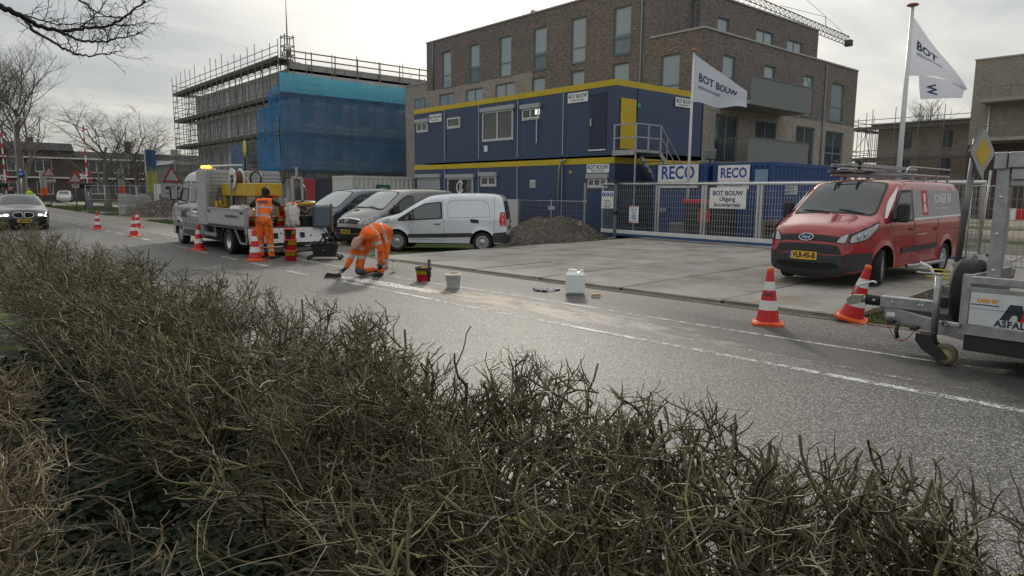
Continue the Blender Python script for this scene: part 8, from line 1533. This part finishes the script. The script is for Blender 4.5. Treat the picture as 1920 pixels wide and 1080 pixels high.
t = thing('concrete_lump', 'broken grey concrete lump behind the trailer tyre', 'rubble', (-4.2, 16.6, -.05)); rng = random.Random(6); m = MB(); m.sphere((0, 0, .25), .42, 10, 7, (1.2, .9, .75)); m.v = [(a + rng.uniform(-.07, .07), b + rng.uniform(-.07, .07), c + rng.uniform(-.07, .07)) for a, b, c in m.v]; m.sm = [False] * len(m.sm); m.build('lump', CONCR, t)
t = thing('yellow_hose', 'coil of yellow hose on the ground beside the concrete lump', 'hose', (-4.6, 15.6, 0)); m = MB(); m.tube([(.35 * math.cos(a) * (1 + .1 * math.sin(2.3 * a)), .25 * math.sin(a), .03 + .012 * a) for a in np.linspace(0, 16, 70)], .018, 5); m.build('coil', mat('yellow hose', (.6, .5, .05), .5), t)
t = thing('rubble_pile', 'heap of dark debris behind the fence at the far right', 'rubble', (-1.6, 21.5, 0)); m = MB()
for k in range(70): x, y, z = rng.gauss(0, .8), rng.gauss(0, .6), abs(rng.gauss(0, .35)); s = rng.uniform(.08, .25); m.M = Matrix.Translation((x, y, z)) @ Matrix.Rotation(rng.uniform(0, 3), 4, Vector((rng.random(), rng.random(), rng.random() + .1))); m.box(-s, s, -s * .5, s * .5, -s * .4, s * .4)
m.M = None; q = m.build('debris', mat('dark debris', (.09, .085, .08), .9, island=.5), t); q['kind'] = 'stuff'
t = thing('barrier_board', 'red and white striped road barrier board behind the fence', 'barrier', (-5.0, 26, 0), R(8))
for k in range(8): m = MB(); m.box(.3 * k - 1.2, .3 * k - .9, -.02, .02, 1.0, 1.35); m.build('stripe', RED_P if k % 2 else WHITE, t)
for x in (-1.1, 1.1): m = MB(); m.bar((x, 0, 0), (x, 0, 1.3), .06); m.build('leg', GALV, t)
t = thing('site_hut', 'white site container far behind the fence', 'container', (-3.2, 38, 0)); m = MB(); m.box(-3, 3, 0, 2.4, 0, 2.5, .03); m.build('hut_body', mat('white hut', (.5, .5, .48), .6), t); m = MB(); m.box(-1.2, -.2, -.04, 0, .1, 2.1); m.build('door', mat('red hut door', (.4, .05, .04), .5), t)

# ------------------------------------------------------------------ far left: level crossing, houses, signs
def row_houses():
    t = thing('brick_terrace', 'long dark brick terrace beyond the level crossing', 'building'); G = Fac(t, 'X', -112.0); hs = [(0 + 3.1 * k, 1.9 + 3.1 * k, z0, z0 + 1.7) for z0 in (1.0, 4.0) for k in range(14)]
    G.wall(-14, 17, 0, 6.9, [h for h in hs if h[1] < 17], [BRK_R]); G.wall(17, 46, 0, 6.0, [h for h in hs if h[0] > 17], [BRK_R]); [G.window(*h, (.5,), (), False, W_FR, WIN) for h in hs if not (h[0] < 17 < h[1])]
    RT = mat('dark roof tiles', (.06, .055, .055), .8, var=.2); m = MB(); m.prism([(-111.6, 6.85), (-113, 7.9), (-121, 7.9), (-121, 6.85)], 'y', -14, 16.9); m.prism([(-111.6, 5.95), (-113, 6.9), (-121, 6.9), (-121, 5.95)], 'y', 17, 46); rf = m.build('roof', RT, t); m = MB(); m.box(-111.95, -111.6, -14, 46, 5.75, 5.95); m.build('gutter', W_FR, rf)
    for y in (4, 12, 24, 36): m = MB(); m.box(-116, -115.2, y, y + .8, 6.8, 8.7); m.build('chimney', BRK_R, rf)
    m = MB(); m.box(-111.9, -111.7, -14, 46, 3.1, 3.3); m.build('string_course', W_FR, t)
row_houses()
t = thing('low_shed', 'low grey hall beyond the crossing left of the scaffold', 'building', (-96, 30, 0)); m = MB(); m.box(-8, 4, -6, 14, 0, 4.8); m.build('wall', mat('grey cladding', (.17, .18, .18), .7), t); m = MB(); m.prism([(-6.2, 4.8), (14.2, 4.8), (13.5, 5.3), (-5.5, 5.3)], 'x', -8.2, 4.2); m.build('roof', mat('pale hall roof', (.3, .3, .3), .6), t)
for k in range(5): m = MB(); m.box(4.0, 4.06, -5 + 3.8 * k, -2.6 + 3.8 * k, .3, 2.6); m.build('shopfront', WIN, t)
def crossing(label, x, y, rz, armup=True):
    t = thing('level_crossing_signal', label, 'crossing signal', (x, y, 0), rz); m = MB(); m.tube([(0, 0, 0), (0, 0, 3.1)], .06, 8); m.build('post', GALV_D, t)
    for a in (R(35), R(-35)):
        for k in range(4): m = MB(); m.M = Matrix.Translation((.1, 0, 2.75)) @ Matrix.Rotation(a, 4, 'X'); m.box(0, .03, -.7 + .35 * k, -.35 + .35 * k, -.09, .09); m.build('cross_arm', WHITE if k in (1, 2) else RED_P, t)
    m = MB(); m.box(.0, .1, -.45, .45, 1.75, 2.2, .05); lb = m.build('lamp_board', BLACK_PL, t)
    for yy in (-.25, .25): m = MB(); m.lathe([(.13, 0), (.13, .2), (.11, .2)], 14, 'x', (.1, yy, 1.98)); m.build('lamp_hood', BLACK_PL, lb)
    if armup:
        for k in range(12): m = MB(); m.box(-.3, -.22, .2, .32, 1.0 + .5 * k, 1.5 + .5 * k); m.build('barrier_section', RED_P if k % 2 else WHITE, t)
        m = MB(); m.box(-.5, -.0, .0, .55, 0, 1.1, .03); m.build('barrier_drive', GALV_D, t)
    return t
crossing('left level crossing signal with raised red white barrier', -82.5, 6.4, R(0)); crossing('right level crossing signal with raised red white barrier', -68.2, 10.9, R(-5))
SGR = mat('backlit sign red', (.26, .03, .03), .6)  # red darkened too, carrying the backlit shade of the triangles
def tri_sign(label, x, y, h, s, panel=None, rz=0.0, txt=None):
    t = thing('warning_sign', label, 'road sign', (x, y, 0), rz); m = MB(); m.tube([(0, 0, 0), (0, 0, h)], .045, 8); m.build('post', GALV_D, t); zc = h - s * .3
    for k, mm, nm in ((1.0, SGR, 'red_border'), (.66, SGW, 'white_field')): m = MB(); w_ = s * .58 * k; m.prism(rpoly([(-w_, zc - s * .33 * k), (w_, zc - s * .33 * k), (0, zc + s * .67 * k)], .06, 3), 'x', .05 + (.012 if k < 1 else 0), .065 + (.012 if k < 1 else 0)); m.build(nm, mm, t)
    if panel:
        w_, hh = panel; m = MB(); m.box(.05, .065, -w_ / 2, w_ / 2, zc - s * .40 - hh, zc - s * .40); pb = m.build('text_panel', SGW, t)
        if txt: lettering(txt, hh * .22, LETTER_DK, pb, (.068, 0, zc - s * .40 - hh * .72), (0, 1, 0), (0, 0, 1), .002, .9)
        m = MB(); m.box(.066, .07, -w_ * .3, w_ * .3, zc - s * .40 - hh * .42, zc - s * .40 - hh * .2); m.build('pictogram', LETTER_DK, pb)
    return t
tri_sign('red warning triangle with long vehicle panel beside the truck cab', -47.5, 12.4, 2.85, 1.1, (1.5, .85), R(12), 'OVERWEG IN'); tri_sign('warning triangle on a thin post left of the site fence', -61.6, 9.25, 2.75, .95, (.5, .3), R(6)); tri_sign('warning triangle with white panel right of the black car', -75.1, 9.3, 3.4, .95, (1.0, .45), R(3))
t = thing('round_sign', 'blue round traffic sign on a pole at the far left', 'road sign', (-74.3, 7.1, 0)); m = MB(); m.tube([(0, 0, 0), (0, 0, 3.4)], .05, 8); m.build('post', GALV, t); m = MB(); m.lathe([(.001, .05), (.33, .05), (.33, .08), (.001, .08)], 22, 'x', (0, 0, 2.95)); m.build('blue_disc', mat('blue sign', (.015, .09, .36), .5), t); m = MB(); m.box(.085, .09, -.17, .17, 2.92, 2.98); m.build('white_bar', WHITE, t)
t = thing('lamp_post', 'thin grey street lamp post at the far left', 'lamp post', (-72, 6.7, 0)); m = MB(); m.tube([(0, 0, 0), (0, 0, 7), (.0, .4, 7.6)], [.09, .06, .04], 8); m.build('post', GALV, t); m = MB(); m.box(-.1, .1, .3, .9, 7.55, 7.68, .03); m.build('lamp_head', GALV, t)
def beach_flag(label, x, y, h, w_, mats, rz=0.0):
    t = thing('banner_flag', label, 'banner', (x, y, 0), rz); m = MB(); m.tube([(0, 0, 0), (0, 0, h)], .03, 6); m.build('pole', GALV, t)
    z = h; 
    for fr, mm in mats: hh = h * .68 * fr; n = 8; V = []; [V.extend([(.05 * math.sin(k * .9), w_ * k / n, z), (.05 * math.sin(k * .9 + .6), w_ * k / n, z - hh)]) for k in range(n + 1)]; raw('cloth', V, [(2 * k, 2 * k + 2, 2 * k + 3, 2 * k + 1) for k in range(n)], mm, t, smooth=True); z -= hh
    return t
OR = mat('orange banner', (.7, .1, .02), .7)
beach_flag('white and orange banner flag beside the warning triangle', -80.5, 9.2, 3.3, .55, ((.68, SGW), (.32, OR))); beach_flag('white and orange banner flag behind the site fence', -84.0, 16.6, 3.9, .6, ((.7, SGW), (.3, OR)))
m_by, tt, bb = nodes('blue yellow banner'); tcb = tt.nodes.new('ShaderNodeTexCoord').outputs['Object']; spb = tt.nodes.new('ShaderNodeSeparateXYZ'); tt.links.new(tcb, spb.inputs[0]); fb_ = mk(tt); tt.links.new(mixc(tt, sstep(tt, fb_('ADD', spb.outputs[2], fb_('MULTIPLY', noise_of(tt, tcb, 2.2, 4), 2.4)), 4.0, 4.6), (.30, .29, .07), (.035, .07, .17)), bb.inputs['Base Color'])
beach_flag('tall blue and yellow banner on a mast', -56, 12.9, 4.6, .75, ((1.0, m_by),), R(8))
fence_panel('left site fence panel behind the cones', -58.5, 9.4, R(10), 3.4, 2.0, 'site fence panels', .25); fence_panel('middle site fence panel behind the cones', -55.0, 10.0, R(22), 3.4, 2.0, 'site fence panels', .25); fence_panel('right site fence panel in front of the dug soil', -51.7, 11.3, R(30), 3.4, 2.0, 'site fence panels', .25)
t = thing('concrete_block', 'large grey concrete block behind the site fence', 'block', (-54.0, 11.6, 0), R(10)); m = MB(); m.box(-.8, .8, -.8, .8, -.05, 1.3, .03); m.build('block', CONCR, t); m = MB(); m.box(.3, 1.3, -1.2, -.2, -.05, .6, .03); m.build('lower_block', CONCR, t)
t = thing('site_board', 'white information board behind the site fence', 'sign', (-53.0, 13.3, 0), R(15)); m = MB(); m.box(-.03, .03, -.7, .7, .3, 2.1); m.build('board', WHITE, t); m = MB(); m.box(.032, .036, -.4, .3, 1.0, 1.4); m.build('print', GALV_D, t); [MB().bar((0, yy, 0), (0, yy, 2.1), .06).build('post', GALV_D, t) for yy in (-.6, .6)]
# two people in hi-vis at the crossing, mostly behind the car roof
HV = mat('hi-vis yellow', (.45, .75, .03), .8); HVY = {ORANGE_V: HV}
def far_person(label, x, y, top, hair):
    O = Vector((x, y, 0)); b = [((-.1, 0, .08), (-.09, 0, .5), .07, .08, KNEE), ((-.09, 0, .5), (-.08, 0, .92), .085, .1, KNEE), ((.1, 0, .08), (.09, 0, .5), .07, .08, KNEE), ((.09, 0, .5), (.08, 0, .92), .085, .1, KNEE), ((-.08, 0, .95), (.08, 0, .95), .12, .12, KNEE), ((0, 0, 1.0), (0, 0, 1.38), .15, .17, ORANGE_V), ((-.16, 0, 1.4), (.16, 0, 1.4), .08, .08, ORANGE_V), ((-.22, 0, 1.38), (-.28, 0, 1.1), .06, .05, ORANGE_V), ((-.28, 0, 1.1), (-.25, -.08, .86), .05, .04, ORANGE_V), ((.22, 0, 1.38), (.28, 0, 1.1), .06, .05, ORANGE_V), ((.28, 0, 1.1), (.25, -.08, .86), .05, .04, ORANGE_V), ((0, 0, 1.46), (0, 0, 1.56), .055, .055, SKIN), ((0, -.01, 1.62), (0, -.01, 1.68), .085, .09, SKIN), ((0, .03, 1.66), (0, .03, 1.72), .09, .095, hair), ((-.1, -.05, .05), (-.1, .05, .05), .05, .05, BOOT), ((.1, -.05, .05), (.1, .05, .05), .05, .05, BOOT)]
    b += hand((-.25, -.08, .86), (0, -.1, -1), (0, -1, 0), 1, .3, SKIN) + hand((.25, -.08, .86), (0, -.1, -1), (0, -1, 0), 1, .3, SKIN); t = person(label, b, [], (O, CR, CF, UP), (), .016); me = t.children[0].data; me.materials[1] = top
far_person('person in a bright yellow hi-vis vest behind the black car', -71.5, 7.35, HV, HAIR); far_person('person in dark clothes standing left of the yellow vested person', -74.0, 6.3, NAVY, SKIN)
t = thing('parked_car', 'small white car far behind the black car', 'car', (-109, 15.2, 0), R(-12)); Bc = Body([(3.9, .2, .1), (4.0, .4, .12), (3.95, .7, .1), (3.2, .9, .06), (2.6, 1.35, .06), (2.0, 1.48, .04), (.8, 1.46, .04), (.2, 1.1, .04), (.0, .7, .04), (.05, .25, .03)], 1.7, .22, [(.75, .3, .34), (3.2, .3, .34)], .85, .25, 3.0, .15); Bc.shell(car_paint('white car paint', (.6, .6, .6)), t, grid=.14); Bc.spatch([(.6, .92), (2.8, .92), (2.4, 1.3), (.8, 1.32)], GLASS, t, 'side_window', .008); Bc.fpatch([(-.6, .96), (.6, .96), (.5, 1.32), (-.5, 1.32)], GLASS, t, 'windscreen', .008); [wheel(t, ax, sg * .74, .3, .3, .2, 'steel', sg) for ax in (.75, 3.2) for sg in (1, -1)]
t = thing('signal_box', 'small grey box on a mast above the site fence', 'signal', (-65.6, 17.5, 0)); m = MB(); m.tube([(0, 0, 0), (0, 0, 5.2)], .06, 8); m.build('mast', GALV_D, t); m = MB(); m.box(-.15, .15, -.3, .3, 4.6, 5.2, .03); m.build('box', GALV, t)
